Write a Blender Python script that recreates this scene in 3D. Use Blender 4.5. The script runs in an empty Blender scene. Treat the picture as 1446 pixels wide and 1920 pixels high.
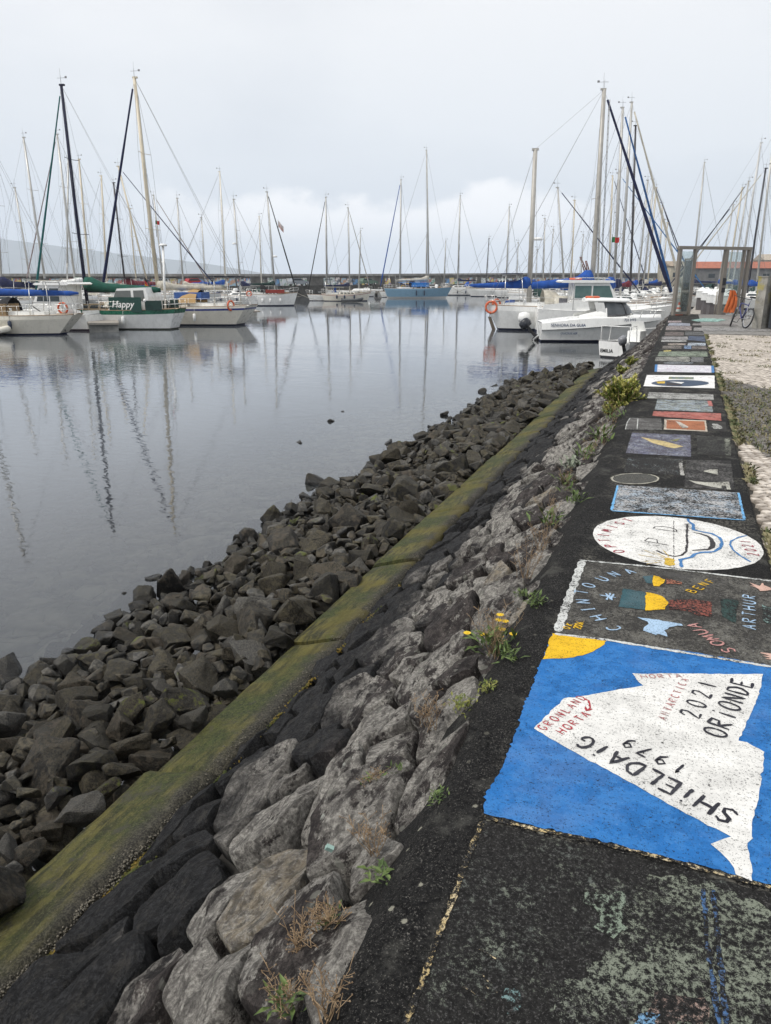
import bpy, math, random
import numpy as np
from mathutils import Vector, Matrix, noise
SC=bpy.context.scene; COL=SC.collection
R=math.radians
random.seed(11)
# ------------------------------------------------------------------ camera
FPX=1400.; HOR=520.; VPX=1290.; CZ=3.4; WT=1.8      # focal length in px of a 1446x1920 picture, horizon, vanishing point, eye height, wall top
PITCH=math.atan((960-HOR)/FPX); YAW=math.atan((VPX-723)/math.hypot(FPX,960-HOR))
cd=bpy.data.cameras.new('camera'); cam=bpy.data.objects.new('camera',cd); COL.objects.link(cam)
cam.location=(0,0,CZ); cam.rotation_euler=(math.pi/2-PITCH,0,YAW)
cd.sensor_fit='VERTICAL'; cd.sensor_height=36; cd.sensor_width=27; cd.lens=FPX/1920*36
cd.clip_start=.05; cd.clip_end=30000
SC.camera=cam
SC.render.resolution_x=771; SC.render.resolution_y=1024
# ------------------------------------------------------------------ sky, sun, exposure
world=bpy.data.worlds.new('World'); SC.world=world; world.use_nodes=True
SUN_EL=52; SUN_AZ=222      # azimuth from +Y clockwise: behind the photographer, over the harbour
def setup_world():
    nt=world.node_tree; nt.nodes.clear(); n=nt.nodes; l=nt.links
    out=n.new('ShaderNodeOutputWorld'); bg=n.new('ShaderNodeBackground'); bg.inputs[1].default_value=.08
    sky=n.new('ShaderNodeTexSky'); sky.sky_type='NISHITA'; sky.sun_disc=False
    sky.sun_elevation=R(SUN_EL); sky.sun_rotation=R(SUN_AZ); sky.air_density=1.2; sky.dust_density=2.5
    l.new(sky.outputs[0],bg.inputs[0])
    geo=n.new('ShaderNodeTexCoord'); sep=n.new('ShaderNodeSeparateXYZ'); l.new(geo.outputs['Generated'],sep.inputs[0])
    mp=n.new('ShaderNodeMapping'); mp.inputs['Scale'].default_value=(1,1,2.6); l.new(geo.outputs['Generated'],mp.inputs[0])
    nz=n.new('ShaderNodeTexNoise'); nz.inputs['Scale'].default_value=1.7; nz.inputs['Detail'].default_value=7; nz.inputs['Roughness'].default_value=.5
    l.new(mp.outputs[0],nz.inputs[0])
    # overcast brightness rises from the horizon to the zenith
    rp=n.new('ShaderNodeValToRGB'); l.new(sep.outputs[2],rp.inputs[0])
    e=rp.color_ramp.elements; e[0].position=0; e[0].color=(.585,.63,.685,1); e[1].position=.55; e[1].color=(.775,.78,.79,1)
    k=e.new(.10); k.color=(.60,.64,.69,1); k=e.new(.30); k.color=(.70,.712,.735,1)
    r2=n.new('ShaderNodeValToRGB'); l.new(nz.outputs[0],r2.inputs[0])
    e=r2.color_ramp.elements; e[0].position=.36; e[0].color=(.90,.915,.935,1); e[1].position=.62; e[1].color=(1.08,1.075,1.065,1)
    mx=n.new('ShaderNodeMix'); mx.data_type='RGBA'; mx.blend_type='MULTIPLY'; mx.inputs[0].default_value=1
    l.new(rp.outputs[0],mx.inputs[6]); l.new(r2.outputs[0],mx.inputs[7])
    # a low bank of brighter cloud over the sea
    nz2=n.new('ShaderNodeTexNoise'); nz2.inputs['Scale'].default_value=7; nz2.inputs['Detail'].default_value=6; nz2.inputs['Roughness'].default_value=.55
    m2=n.new('ShaderNodeMapping'); m2.inputs['Scale'].default_value=(1,1,1.5); l.new(geo.outputs['Generated'],m2.inputs[0]); l.new(m2.outputs[0],nz2.inputs[0])
    def math_(op,a,b=None,c=None):
        q=n.new('ShaderNodeMath'); q.operation=op
        for i,x in enumerate((a,b,c)):
            if x is None: continue
            if isinstance(x,(int,float)): q.inputs[i].default_value=x
            else: l.new(x,q.inputs[i])
        return q.outputs[0]
    def sstep(x,a,b):
        q=n.new('ShaderNodeMapRange'); q.interpolation_type='SMOOTHSTEP'; l.new(x,q.inputs[0]); q.inputs[1].default_value=a; q.inputs[2].default_value=b; return q.outputs[0]
    dot=n.new('ShaderNodeVectorMath'); dot.operation='DOT_PRODUCT'; l.new(geo.outputs['Generated'],dot.inputs[0])
    ct=Vector((-.367,.93,0)).normalized(); dot.inputs[1].default_value=ct     # direction of the cloud bank
    dd=dot.outputs['Value']
    ztop=math_('ADD',sep.outputs[2],math_('MULTIPLY',nz2.outputs[0],-.19))
    a=math_('SUBTRACT',1,sstep(ztop,-.015,.012))
    b=sstep(sep.outputs[2],.012,.075)
    c=sstep(dd,.935,.992)
    msk=math_('MULTIPLY',math_('MULTIPLY',a,b),c)
    mm=n.new('ShaderNodeMix'); mm.data_type='RGBA'; l.new(math_('MULTIPLY',msk,.85),mm.inputs[0]); l.new(mx.outputs[2],mm.inputs[6]); mm.inputs[7].default_value=(.93,.92,.92,1)
    bc=n.new('ShaderNodeBackground'); bc.inputs[1].default_value=1.0; l.new(mm.outputs[2],bc.inputs[0])
    ms=n.new('ShaderNodeMixShader'); ms.inputs[0].default_value=.97
    l.new(bg.outputs[0],ms.inputs[1]); l.new(bc.outputs[0],ms.inputs[2]); l.new(ms.outputs[0],out.inputs[0])
setup_world()
sl=bpy.data.lights.new('sun','SUN'); sl.energy=2.0; sl.angle=R(12); sl.color=(1,.955,.89)
sun=bpy.data.objects.new('sun',sl); COL.objects.link(sun)
az=R(SUN_AZ); el=R(SUN_EL)
sd=Vector((math.sin(az)*math.cos(el),math.cos(az)*math.cos(el),math.sin(el)))
sun.rotation_euler=sd.to_track_quat('Z','Y').to_euler(); sun.location=(0,0,60)
vs=SC.view_settings; vs.view_transform='Standard'; vs.look='None'; vs.exposure=0.36; vs.gamma=1; vs.use_curve_mapping=False
SC.cycles.max_bounces=7; SC.cycles.transparent_max_bounces=16; SC.cycles.volume_bounces=2
SC.cycles.use_denoising=True; SC.cycles.volume_step_rate=4; SC.cycles.caustics_reflective=False; SC.cycles.caustics_refractive=False

# ------------------------------------------------------------------ measuring: a sight line of the photograph gives a direction from the eye
Fv=Vector((-math.sin(YAW)*math.cos(PITCH),math.cos(YAW)*math.cos(PITCH),-math.sin(PITCH)))
Rv=Vector((math.cos(YAW),math.sin(YAW),0)); Uv=Rv.cross(Fv); Hf=Vector((-math.sin(YAW),math.cos(YAW),0))
EYE=Vector((0,0,CZ))
def ray(u,v): return Fv+Rv*((u-723)/FPX)+Uv*((960-v)/FPX)
def W(u,v,z=0.): d=ray(u,v); return EYE+d*((z-CZ)/d.z)
def DP(u,v,b):                       # the point at horizontal forward distance b
    d=ray(u,v); return EYE+d*(b/d.dot(Hf))
def fwd(p): return (p-EYE).dot(Hf)
def sight_on_plane(u,v,P,n):
    d=ray(u,v); return EYE+d*((P-EYE).dot(n)/d.dot(n))

# ------------------------------------------------------------------ tagging and mesh helpers
def tag(o,label=None,cat=None,group=None,kind=None):
    if label: o['label']=label
    if cat: o['category']=cat
    if group: o['group']=group
    if kind: o['kind']=kind
    return o
def empty(name,loc=(0,0,0),rz=0,label=None,cat=None,group=None,kind=None):
    o=bpy.data.objects.new(name,None); COL.objects.link(o); o.location=loc; o.rotation_euler=(0,0,rz); o.empty_display_size=.1
    return tag(o,label,cat,group,kind)
def link(name,me,parent=None,loc=None,rot=None,scale=None):
    o=bpy.data.objects.new(name,me); COL.objects.link(o)
    if parent is not None: o.parent=parent
    if loc is not None: o.location=loc
    if rot is not None: o.rotation_euler=rot
    if scale is not None: o.scale=scale
    return o
def copy_tree(o,parent=None):
    c=o.copy(); COL.objects.link(c); c.parent=parent
    for ch in [x for x in SC.objects if x.parent==o]: copy_tree(ch,c)
    return c
class MB:
    def __init__(s): s.v=[]; s.f=[]; s.m=[]; s.s=[]
    def add(s,vs,fs,m=0,sm=False):
        k=len(s.v); s.v.extend([tuple(p) for p in vs]); s.f.extend([tuple(i+k for i in f) for f in fs]); s.m.extend([m]*len(fs)); s.s.extend([sm]*len(fs)); return s
    def box(s,c,d,m=0,rz=0,M=None):
        hx,hy,hz=d[0]/2,d[1]/2,d[2]/2
        P=[Vector((x,y,z)) for x in(-hx,hx) for y in(-hy,hy) for z in(-hz,hz)]
        if rz: q=Matrix.Rotation(rz,3,'Z'); P=[q@p for p in P]
        if M is not None: P=[M@p for p in P]
        P=[p+Vector(c) for p in P]
        return s.add(P,[(0,1,3,2),(4,6,7,5),(0,4,5,1),(2,3,7,6),(0,2,6,4),(1,5,7,3)],m)
    def tube(s,pts,r,n=6,m=0,sm=True,cap=True,sq=None):
        pts=[Vector(p) for p in pts]; k=len(pts); rs=r if isinstance(r,(list,tuple)) else [r]*k
        V=[];F=[]; up=None
        for i,p in enumerate(pts):
            t=(pts[min(i+1,k-1)]-pts[max(i-1,0)])
            t=t.normalized() if t.length>1e-9 else Vector((0,0,1))
            if up is None: up=Vector((0,0,1)) if abs(t.z)<.9 else Vector((1,0,0))
            a=t.cross(up).normalized(); b=a.cross(t).normalized(); up=b
            for j in range(n):
                an=2*math.pi*(j+.5)/n; V.append(p+(a*math.cos(an)*(sq or 1)+b*math.sin(an))*rs[i])
        for i in range(k-1):
            for j in range(n):
                F.append((i*n+j,i*n+(j+1)%n,(i+1)*n+(j+1)%n,(i+1)*n+j))
        if cap: F.append(tuple(range(n-1,-1,-1))); F.append(tuple((k-1)*n+j for j in range(n)))
        return s.add(V,F,m,sm)
    def lathe(s,prof,c=(0,0,0),n=12,m=0,sm=True,M=None):
        V=[];F=[];k=len(prof)
        for r,z in prof:
            for j in range(n):
                an=2*math.pi*j/n; p=Vector((r*math.cos(an),r*math.sin(an),z))
                if M is not None: p=M@p
                V.append(p+Vector(c))
        for i in range(k-1):
            for j in range(n): F.append((i*n+j,i*n+(j+1)%n,(i+1)*n+(j+1)%n,(i+1)*n+j))
        F.append(tuple(range(n-1,-1,-1))); F.append(tuple((k-1)*n+j for j in range(n)))
        return s.add(V,F,m,sm)
    def torus(s,c,R1,r,M=None,n=20,k=8,m=0,alt=None,sq=1):
        V=[]
        for i in range(n):
            a=2*math.pi*i/n
            for j in range(k):
                b=2*math.pi*j/k; p=Vector(((R1+r*math.cos(b))*math.cos(a),(R1+r*math.cos(b))*math.sin(a),r*math.sin(b)*sq))
                if M is not None: p=M@p
                V.append(p+Vector(c))
        for i in range(n):
            F=[(i*k+j,((i+1)%n)*k+j,((i+1)%n)*k+(j+1)%k,i*k+(j+1)%k) for j in range(k)]
            s.add([],[],m)
            s.f.extend([tuple(x+len(s.v) for x in f) for f in F]); s.m.extend([alt if (alt is not None and i%5==0) else m]*k); s.s.extend([True]*k)
        s.v.extend([tuple(p) for p in V]); return s
    def prism(s,poly,z0,z1,m=0,M=None,c=(0,0,0)):
        n=len(poly); V=[Vector((x,y,z0)) for x,y in poly]+[Vector((x,y,z1)) for x,y in poly]
        if M is not None: V=[M@p for p in V]
        V=[p+Vector(c) for p in V]
        F=[tuple(range(n-1,-1,-1)),tuple(range(n,2*n))]+[(i,(i+1)%n,n+(i+1)%n,n+i) for i in range(n)]
        return s.add(V,F,m)
    def strip(s,rows,m=0,sm=True,closed=False):      # rows of equal length -> quads
        k=len(rows[0]); V=[p for r in rows for p in r]; F=[]
        for i in range(len(rows)-1):
            for j in range(k if closed else k-1): F.append((i*k+j,i*k+(j+1)%k,(i+1)*k+(j+1)%k,(i+1)*k+j))
        return s.add(V,F,m,sm)
    def mesh(s,name,mats):
        me=bpy.data.meshes.new(name); me.from_pydata(s.v,[],s.f); me.update()
        for x in (mats if isinstance(mats,(list,tuple)) else [mats]): me.materials.append(x)
        me.polygons.foreach_set('material_index',s.m); me.polygons.foreach_set('use_smooth',s.s); return me
    def build(s,name,mats,parent=None,loc=None,rot=None):
        return link(name,s.mesh(name,mats),parent,loc,rot)

# ------------------------------------------------------------------ materials
class NT:
    def __init__(s,name,col=(.5,.5,.5),rough=.6,metal=0,spec=.5):
        s.m=bpy.data.materials.new(name); s.m.use_nodes=True; s.t=s.m.node_tree; s.n=s.t.nodes; s.l=s.t.links
        s.b=s.n['Principled BSDF']; s.b.inputs['Base Color'].default_value=(*col,1); s.b.inputs['Roughness'].default_value=rough
        s.b.inputs['Metallic'].default_value=metal; s.b.inputs['Specular IOR Level'].default_value=spec
        s._p=None
    def set(s,sock,x):
        if isinstance(x,(int,float)): sock.default_value=x
        elif isinstance(x,tuple): sock.default_value=(*x,1) if len(x)==3 and len(sock.default_value)==4 else x
        else: s.l.new(x,sock)
    @property
    def pos(s):
        if s._p is None: s._p=s.n.new('ShaderNodeNewGeometry').outputs['Position']
        return s._p
    def tc(s,w='Object'): return s.n.new('ShaderNodeTexCoord').outputs[w]
    def rnd(s): return s.n.new('ShaderNodeObjectInfo').outputs['Random']
    def map(s,v,sc=(1,1,1),rot=(0,0,0),loc=(0,0,0)):
        q=s.n.new('ShaderNodeMapping'); s.l.new(v,q.inputs[0]); q.inputs['Scale'].default_value=sc; q.inputs['Rotation'].default_value=rot; q.inputs['Location'].default_value=loc; return q.outputs[0]
    def noise(s,v,sc,det=4,ro=.5,dist=0,col=False):
        q=s.n.new('ShaderNodeTexNoise'); s.l.new(v,q.inputs[0]); q.inputs['Scale'].default_value=sc; q.inputs['Detail'].default_value=det; q.inputs['Roughness'].default_value=ro; q.inputs['Distortion'].default_value=dist; return q.outputs[1 if col else 0]
    def vor(s,v,sc,feat='F1',out=0,rnd=1):
        q=s.n.new('ShaderNodeTexVoronoi'); q.feature=feat; s.l.new(v,q.inputs[0]); q.inputs['Scale'].default_value=sc; q.inputs['Randomness'].default_value=rnd; return q.outputs[out]
    def ss(s,x,a,b,lo=0,hi=1):
        q=s.n.new('ShaderNodeMapRange'); q.interpolation_type='SMOOTHSTEP'; s.l.new(x,q.inputs[0]); q.inputs[1].default_value=a; q.inputs[2].default_value=b; q.inputs[3].default_value=lo; q.inputs[4].default_value=hi; return q.outputs[0]
    def ma(s,op,a,b=0,c=0):
        q=s.n.new('ShaderNodeMath'); q.operation=op
        for i,x in enumerate((a,b,c)): s.set(q.inputs[i],x)
        return q.outputs[0]
    def mix(s,f,a,b,bt='MIX'):
        q=s.n.new('ShaderNodeMix'); q.data_type='RGBA'; q.blend_type=bt
        s.set(q.inputs[0],f); s.set(q.inputs[6],a); s.set(q.inputs[7],b); return q.outputs[2]
    def sep(s,v,i): q=s.n.new('ShaderNodeSeparateXYZ'); s.l.new(v,q.inputs[0]); return q.outputs[i]
    def bump(s,h,st=.4,d=.01,prev=None):
        q=s.n.new('ShaderNodeBump'); s.l.new(h,q.inputs['Height']); q.inputs['Strength'].default_value=st; q.inputs['Distance'].default_value=d
        if prev is not None: s.l.new(prev,q.inputs['Normal'])
        return q.outputs[0]
    def col(s,x): s.set(s.b.inputs['Base Color'],x); return s
    def rough(s,x): s.set(s.b.inputs['Roughness'],x); return s
    def nrm(s,x): s.l.new(x,s.b.inputs['Normal']); return s
_mc={}
def plain(name,col,rough=.5,metal=0,var=.12,dirt=.0,sc=3.,bump=0.,spec=.5):
    key=(name,col)
    if key in _mc: return _mc[key]
    t=NT(name,col,rough,metal,spec); p=t.tc('Object')
    n1=t.noise(p,sc,5,.6); f=t.ss(n1,.3,.7,1-var,1+var*.5)
    c=t.mix(1.,col,t.mix(0,(1,1,1),(1,1,1)),'MULTIPLY')
    q=t.n.new('ShaderNodeVectorMath'); q.operation='SCALE'; q.inputs[0].default_value=col; t.l.new(f,q.inputs['Scale']); c=q.outputs[0]
    if dirt>0:
        pz=t.map(p,(6,6,.7)); d=t.ss(t.noise(pz,2.2,6,.65),.5,.78,0,dirt); c=t.mix(d,c,(.16,.13,.09))
    t.col(c)
    t.rough(t.ss(t.noise(p,sc*2,3),.3,.7,max(0,rough-.08),min(1,rough+.1)))
    if bump: t.nrm(t.bump(t.noise(p,sc*8,5,.6),bump,.01))
    _mc[key]=t.m; return t.m
def m_white(): return plain('gelcoat_white',(.82,.82,.80),.28,0,.05,.18,1.5)
def m_cream(): return plain('gelcoat_cream',(.74,.70,.61),.32,0,.06,.22,1.5)
def m_glass():
    if 'g' in _mc: return _mc['g']
    _mc['g']=plain('window_tint',(.035,.045,.05),.08,0,.2); return _mc['g']
def m_alu(): return plain('mast_aluminium',(.50,.49,.46),.42,.35,.08,.1,2)
def m_steel(): return plain('stainless_rail',(.62,.62,.60),.3,.7,.05)
def m_wire(): return plain('rigging_wire',(.22,.22,.22),.5,.4,.05)
def m_teak(): return plain('teak',(.30,.20,.12),.6,0,.25,.2,6)
def m_black(): return plain('black_rubber',(.018,.018,.02),.5,0,.2)
def m_canvas(name,c): return plain(name,c,.85,0,.28,.05,4,.25)
def m_gold(): return plain('spar_cream',(.62,.55,.42),.4,0,.1,.15,1.4)
# ------------------------------------------------------------------ stone and mortar materials
def basalt_slope():
    t=NT('embankment_basalt',rough=.85,spec=.2); p=t.pos; r=t.rnd(); z=t.sep(p,2)
    off=t.n.new('ShaderNodeVectorMath'); off.operation='ADD'; t.l.new(p,off.inputs[0])
    cb=t.n.new('ShaderNodeCombineXYZ')
    for i,k in enumerate((37.,91.,53.)): t.l.new(t.ma('MULTIPLY',r,k),cb.inputs[i])
    t.l.new(cb.outputs[0],off.inputs[1]); q=off.outputs[0]
    qs=t.map(q,(1,.55,1),(0,0,.5))
    n1=t.noise(qs,5,12,.74); n2=t.noise(q,60,8,.85); n3=t.noise(qs,16,13,.85,.2)
    big=t.noise(p,1.6,4,.6)
    zz=t.ma('ADD',z,t.ma('MULTIPLY',t.ma('SUBTRACT',big,.5),.55)); zz=t.ma('ADD',zz,t.ma('MULTIPLY',t.ma('SUBTRACT',r,.5),.35))
    up=t.ss(zz,.97,1.17)
    dark=t.mix(t.ss(n2,.42,.60),(.008,.0083,.009),(.050,.050,.053)); dark=t.mix(t.ma('MULTIPLY',t.ss(n3,.50,.60),.55),dark,(.072,.066,.058)); dark=t.mix(t.ma('MULTIPLY',t.ss(t.noise(q,100,3,.8),.60,.68),.5),dark,(.16,.155,.145))
    mid=t.mix(t.ss(n3,.41,.58),(.016,.0125,.013),(.13,.112,.104))
    mid=t.mix(t.ss(n2,.48,.60,0,.5),mid,(.12,.11,.10)); mid=t.mix(t.ss(t.noise(q,90,4,.8),.52,.40,0,.75),mid,(.022,.019,.019))
    c=t.mix(up,dark,mid)
    # crust lichens above the tide line: broad pale coats and round spots
    amt=up
    l1=t.ss(t.ma('ADD',t.ma('ADD',t.ma('MULTIPLY',n1,.68),t.ma('MULTIPLY',n3,.32)),t.ma('MULTIPLY',t.ma('SUBTRACT',r,.5),.15)),.482,.515); 
    l1=t.ma('MULTIPLY',l1,amt)
    lc=t.mix(t.ss(n2,.4,.65),(.21,.198,.18),(.66,.63,.57))
    c=t.mix(t.ma('MULTIPLY',l1,.9),c,lc)
    vo=t.n.new('ShaderNodeTexVoronoi'); vo.inputs['Scale'].default_value=13; t.l.new(t.map(q,(1,1,1),(.3,.2,0)),vo.inputs[0])
    vd=t.ma('ADD',vo.outputs[0],t.ma('MULTIPLY',t.ma('SUBTRACT',t.noise(q,30,6,.7),.5),.65))
    pick=t.ss(t.sep(vo.outputs[1],0),.55,.6); sp=t.ma('MULTIPLY',t.ma('MULTIPLY',t.ma('SUBTRACT',1,t.ss(vd,.22,.27)),pick),t.ma('MULTIPLY',up,t.ss(t.noise(q,2.2,2),.42,.55)))
    c=t.mix(t.ma('MULTIPLY',sp,.85),c,(.27,.27,.235))
    wl=t.ma('MULTIPLY',t.ss(t.noise(qs,9,8,.7),.66,.70),up); c=t.mix(t.ma('MULTIPLY',wl,t.ss(r,.45,.6)),c,(.50,.51,.46))
    og=t.ma('MULTIPLY',t.ss(t.noise(q,6.5,6,.7),.66,.71),t.ma('MULTIPLY',t.ss(r,.80,.86),t.ss(zz,.7,.95))); c=t.mix(t.ma('MULTIPLY',og,.8),c,(.30,.16,.05))
    tan=t.ma('MULTIPLY',t.ss(r,.955,.96),t.ma('MULTIPLY',t.ss(z,.85,1.0),t.ss(n3,.4,.6))); c=t.mix(t.ma('MULTIPLY',tan,.6),c,(.30,.23,.13))
    c=t.mix(t.ma('MULTIPLY',t.ma('SUBTRACT',1,t.ss(t.vor(t.map(q,(1,.6,1.4)),8.,'DISTANCE_TO_EDGE'),.0,.03)),.0),c,(.01,.01,.01))
    pit=t.noise(t.map(q,(1,.55,1.2),(.2,0,.5)),23,5,.62,.5); pt=t.ss(pit,.40,.54); pit2=t.ss(t.noise(t.map(q,(1,.6,1),(0,.3,.2)),8,6,.65),.40,.56)
    c=t.mix(t.ma('MULTIPLY',t.ma('SUBTRACT',1,pt),t.ma('MULTIPLY',up,.60)),c,(.024,.020,.020)); c=t.mix(t.ma('MULTIPLY',t.ma('SUBTRACT',1,pit2),t.ma('MULTIPLY',up,.25)),c,(.04,.033,.032)); c=t.mix(t.ma('MULTIPLY',t.ma('SUBTRACT',1,pt),t.ma('MULTIPLY',t.ma('SUBTRACT',1,up),.6)),c,(.006,.006,.007))
    t.col(c); t.rough(t.ss(n2,.3,.7,.7,.95))
    fis=t.noise(t.map(q,(1.,3.2,3.0),(.35,0,.4)),9,10,.72,.6)
    wq=t.n.new('ShaderNodeVectorMath'); wq.operation='ADD'; t.l.new(q,wq.inputs[0]); sc_=t.n.new('ShaderNodeVectorMath'); sc_.operation='SCALE'; t.l.new(t.noise(q,6,4,.6,col=True),sc_.inputs[0]); sc_.inputs['Scale'].default_value=.18; t.l.new(sc_.outputs[0],wq.inputs[1]); ck=t.vor(t.map(wq.outputs[0],(1,.6,1.4)),8.,'DISTANCE_TO_EDGE'); cks=t.ss(ck,.0,.05)
    b=t.bump(cks,.55,.012); b=t.bump(pit,.9,.022,b); b=t.bump(fis,1.,.030,b); b=t.bump(t.noise(q,70,8,.85),1.,.012,b); t.nrm(b)
    return t.m
def basalt_loose(heap=False):
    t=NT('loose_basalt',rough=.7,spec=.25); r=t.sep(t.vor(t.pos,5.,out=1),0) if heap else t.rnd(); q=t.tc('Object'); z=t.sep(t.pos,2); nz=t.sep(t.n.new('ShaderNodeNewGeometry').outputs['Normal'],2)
    off=t.n.new('ShaderNodeVectorMath'); off.operation='ADD'; t.l.new(q,off.inputs[0]); cb=t.n.new('ShaderNodeCombineXYZ'); t.l.new(t.ma('MULTIPLY',r,61.),cb.inputs[0]); t.l.new(t.ma('MULTIPLY',r,23.),cb.inputs[1]); t.l.new(cb.outputs[0],off.inputs[1]); q=off.outputs[0]
    n1=t.noise(q,4,8,.65); n2=t.noise(q,22,7,.75)
    c=t.mix(t.ss(n2,.42,.60),(.006,.0054,.0042),(.062,.052,.036))
    c=t.mix(t.ma('MULTIPLY',t.ss(t.ma('FRACT',t.ma('MULTIPLY',r,7.3)),.25,.6),.75),c,(.014,.014,.0145)); c=t.mix(t.ma('MULTIPLY',t.ss(nz,.35,.9),.35),c,t.mix(t.ss(n2,.4,.6),(.03,.028,.022),(.12,.108,.08)))  # upward faces paler: dry dust, plus shading contrast put into the colour
    c=t.mix(t.ma('MULTIPLY',t.ss(n1,.47,.60),t.ss(r,0,1,.1,.75)),c,t.mix(t.ss(r,.3,.7),(.115,.100,.055),(.085,.070,.052)))
    c=t.mix(t.ma('MULTIPLY',t.ss(t.ma('FRACT',t.ma('MULTIPLY',r,13.7)),.80,.86),.55),c,t.mix(t.ss(n2,.4,.6),(.05,.05,.05),(.15,.145,.135))); vo=t.vor(q,34.,'F1'); c=t.mix(t.ma('MULTIPLY',t.ma('SUBTRACT',1,t.ss(vo,.08,.17)),.35),c,(.15,.145,.115))
    ms=t.ma('MULTIPLY',t.ss(n1,.52,.60),t.ma('MULTIPLY',t.ma('MULTIPLY',t.ss(r,.90,.93),1),t.ss(nz,.2,.7))); c=t.mix(t.ma('MULTIPLY',ms,.9),c,(.085,.10,.018))
    wet=t.ma('SUBTRACT',1,t.ss(z,.04,.22)); c=t.mix(t.ma('MULTIPLY',wet,.75),c,(.010,.010,.010))
    t.col(c); t.rough(t.ma('SUBTRACT',t.ss(n2,.3,.7,.55,.85),t.ma('MULTIPLY',wet,.35)))
    b=t.bump(t.noise(q,7,10,.7,.3),.8,.03); b=t.bump(t.noise(q,13,5,.6,.4),.7,.02,b); b=t.bump(n2,.6,.008,b); b=t.bump(t.noise(q,90,4,.7),.4,.002,b); t.nrm(b); return t.m
def mortar():
    t=NT('dark_mortar',rough=.9,spec=.15); p=t.pos; x=t.sep(p,0)
    g=t.noise(p,140,3,.85); m=t.noise(p,9,7,.7); a=t.noise(p,50,6,.8)
    c=t.mix(t.ss(a,.38,.62),(.004,.004,.0045),(.019,.0185,.018))
    c=t.mix(t.ma('MULTIPLY',t.ss(g,.56,.66),t.ss(m,.3,.7,.2,.9)),c,(.22,.21,.19))
    inn=t.ss(x,-.46,-.38)      # trodden, paint-stained top
    wide=t.noise(p,3.2,8,.7)
    c=t.mix(t.ma('MULTIPLY',t.ma('MULTIPLY',inn,t.ss(wide,.48,.60)),t.ma('MULTIPLY',t.ss(a,.48,.54),.55)),c,(.18,.17,.145))
    vo=t.n.new('ShaderNodeTexVoronoi'); vo.inputs['Scale'].default_value=22; t.l.new(p,vo.inputs[0])
    s=t.ma('MULTIPLY',t.ma('SUBTRACT',1,t.ss(t.ma('ADD',vo.outputs[0],t.ma('MULTIPLY',t.ma('SUBTRACT',a,.5),.5)),.16,.24)),t.ma('MULTIPLY',t.ss(t.sep(vo.outputs[1],1),.86,.9),t.ss(t.sep(p,1),1.9,2.05,1,.25)))
    c=t.mix(t.ma('MULTIPLY',s,.8),c,(.33,.32,.26))
    y_=t.sep(p,1); ck=t.ma('SUBTRACT',1,t.ma('MULTIPLY',t.ss(t.ma('ABSOLUTE',t.ma('SUBTRACT',t.noise(p,1.3,9,.62,.8),.5)),.0035,.0008),t.ss(t.noise(p,.9,2),.48,.55)))
    c=t.mix(t.ma('SUBTRACT',1,ck),c,(.003,.003,.003)); c=t.mix(t.ma('MULTIPLY',t.ss(t.noise(p,2.6,7,.7),.55,.66),.5),c,(.10,.098,.088))
    t.col(c); b=t.bump(ck,.6,.01); b=t.bump(a,.6,.012,b); b=t.bump(g,.9,.006,b); t.nrm(b); return t.m
def paint(name,col,wear=.35,seed=0,cover=1.,under=(.011,.0105,.010),col2=None,rel=.6):
    """weathered paint on mortar: grains and scuffs where the coat has gone; wear 0..1"""
    t=NT(name,col,.8,0,.18); p=t.map(t.pos,loc=(seed*3.1,seed*1.7,0))
    a=t.noise(p,62,7,.85); b=t.noise(p,6,6,.65); g=t.noise(p,135,3,.8); fl=t.noise(t.map(p,(1.5,.7,1)),28,8,.75)
    th=.385+.235*wear
    k=t.ma('ADD',t.ma('MULTIPLY',a,.62),t.ma('ADD',t.ma('MULTIPLY',b,.23),t.ma('MULTIPLY',fl,.15)))
    m=t.ss(k,th-.012,th+.018)
    c=t.mix(t.ss(b,.35,.65),tuple(x*.86 for x in col),tuple(min(.85,x*1.08) for x in col))
    if col2: c=t.mix(t.ss(t.noise(p,11,7,.7),.47,.55),c,col2)
    st=t.noise(t.map(p,(3.5,30,1),(0,0,.25)),1.6,5,.65); c=t.mix(t.ss(st,.42,.62,0,.22),c,tuple(x*.68 for x in col)); c=t.mix(t.ss(t.noise(p,2.3,6,.7),.5,.66,0,.20),c,tuple(x*.55+.16 for x in col))
    c=t.mix(t.ss(g,.6,.75,0,.30),c,tuple(min(.85,x*.5+.3) for x in col))
    c=t.mix(t.ss(g,.43,.36,0,.8),c,under)
    u=t.mix(t.ss(a,.38,.6),tuple(x*.45 for x in under),tuple(x*1.8 for x in under)); u=t.mix(t.ss(g,.56,.64,0,.7),u,tuple(min(.3,x*5+.05) for x in under))
    c=t.mix(m if cover>=1 else t.ma('MULTIPLY',m,cover),u,c)
    t.col(c); bb=t.bump(a,rel,.008); bb=t.bump(g,.5,.003,bb); t.nrm(bb); return t.m
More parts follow.
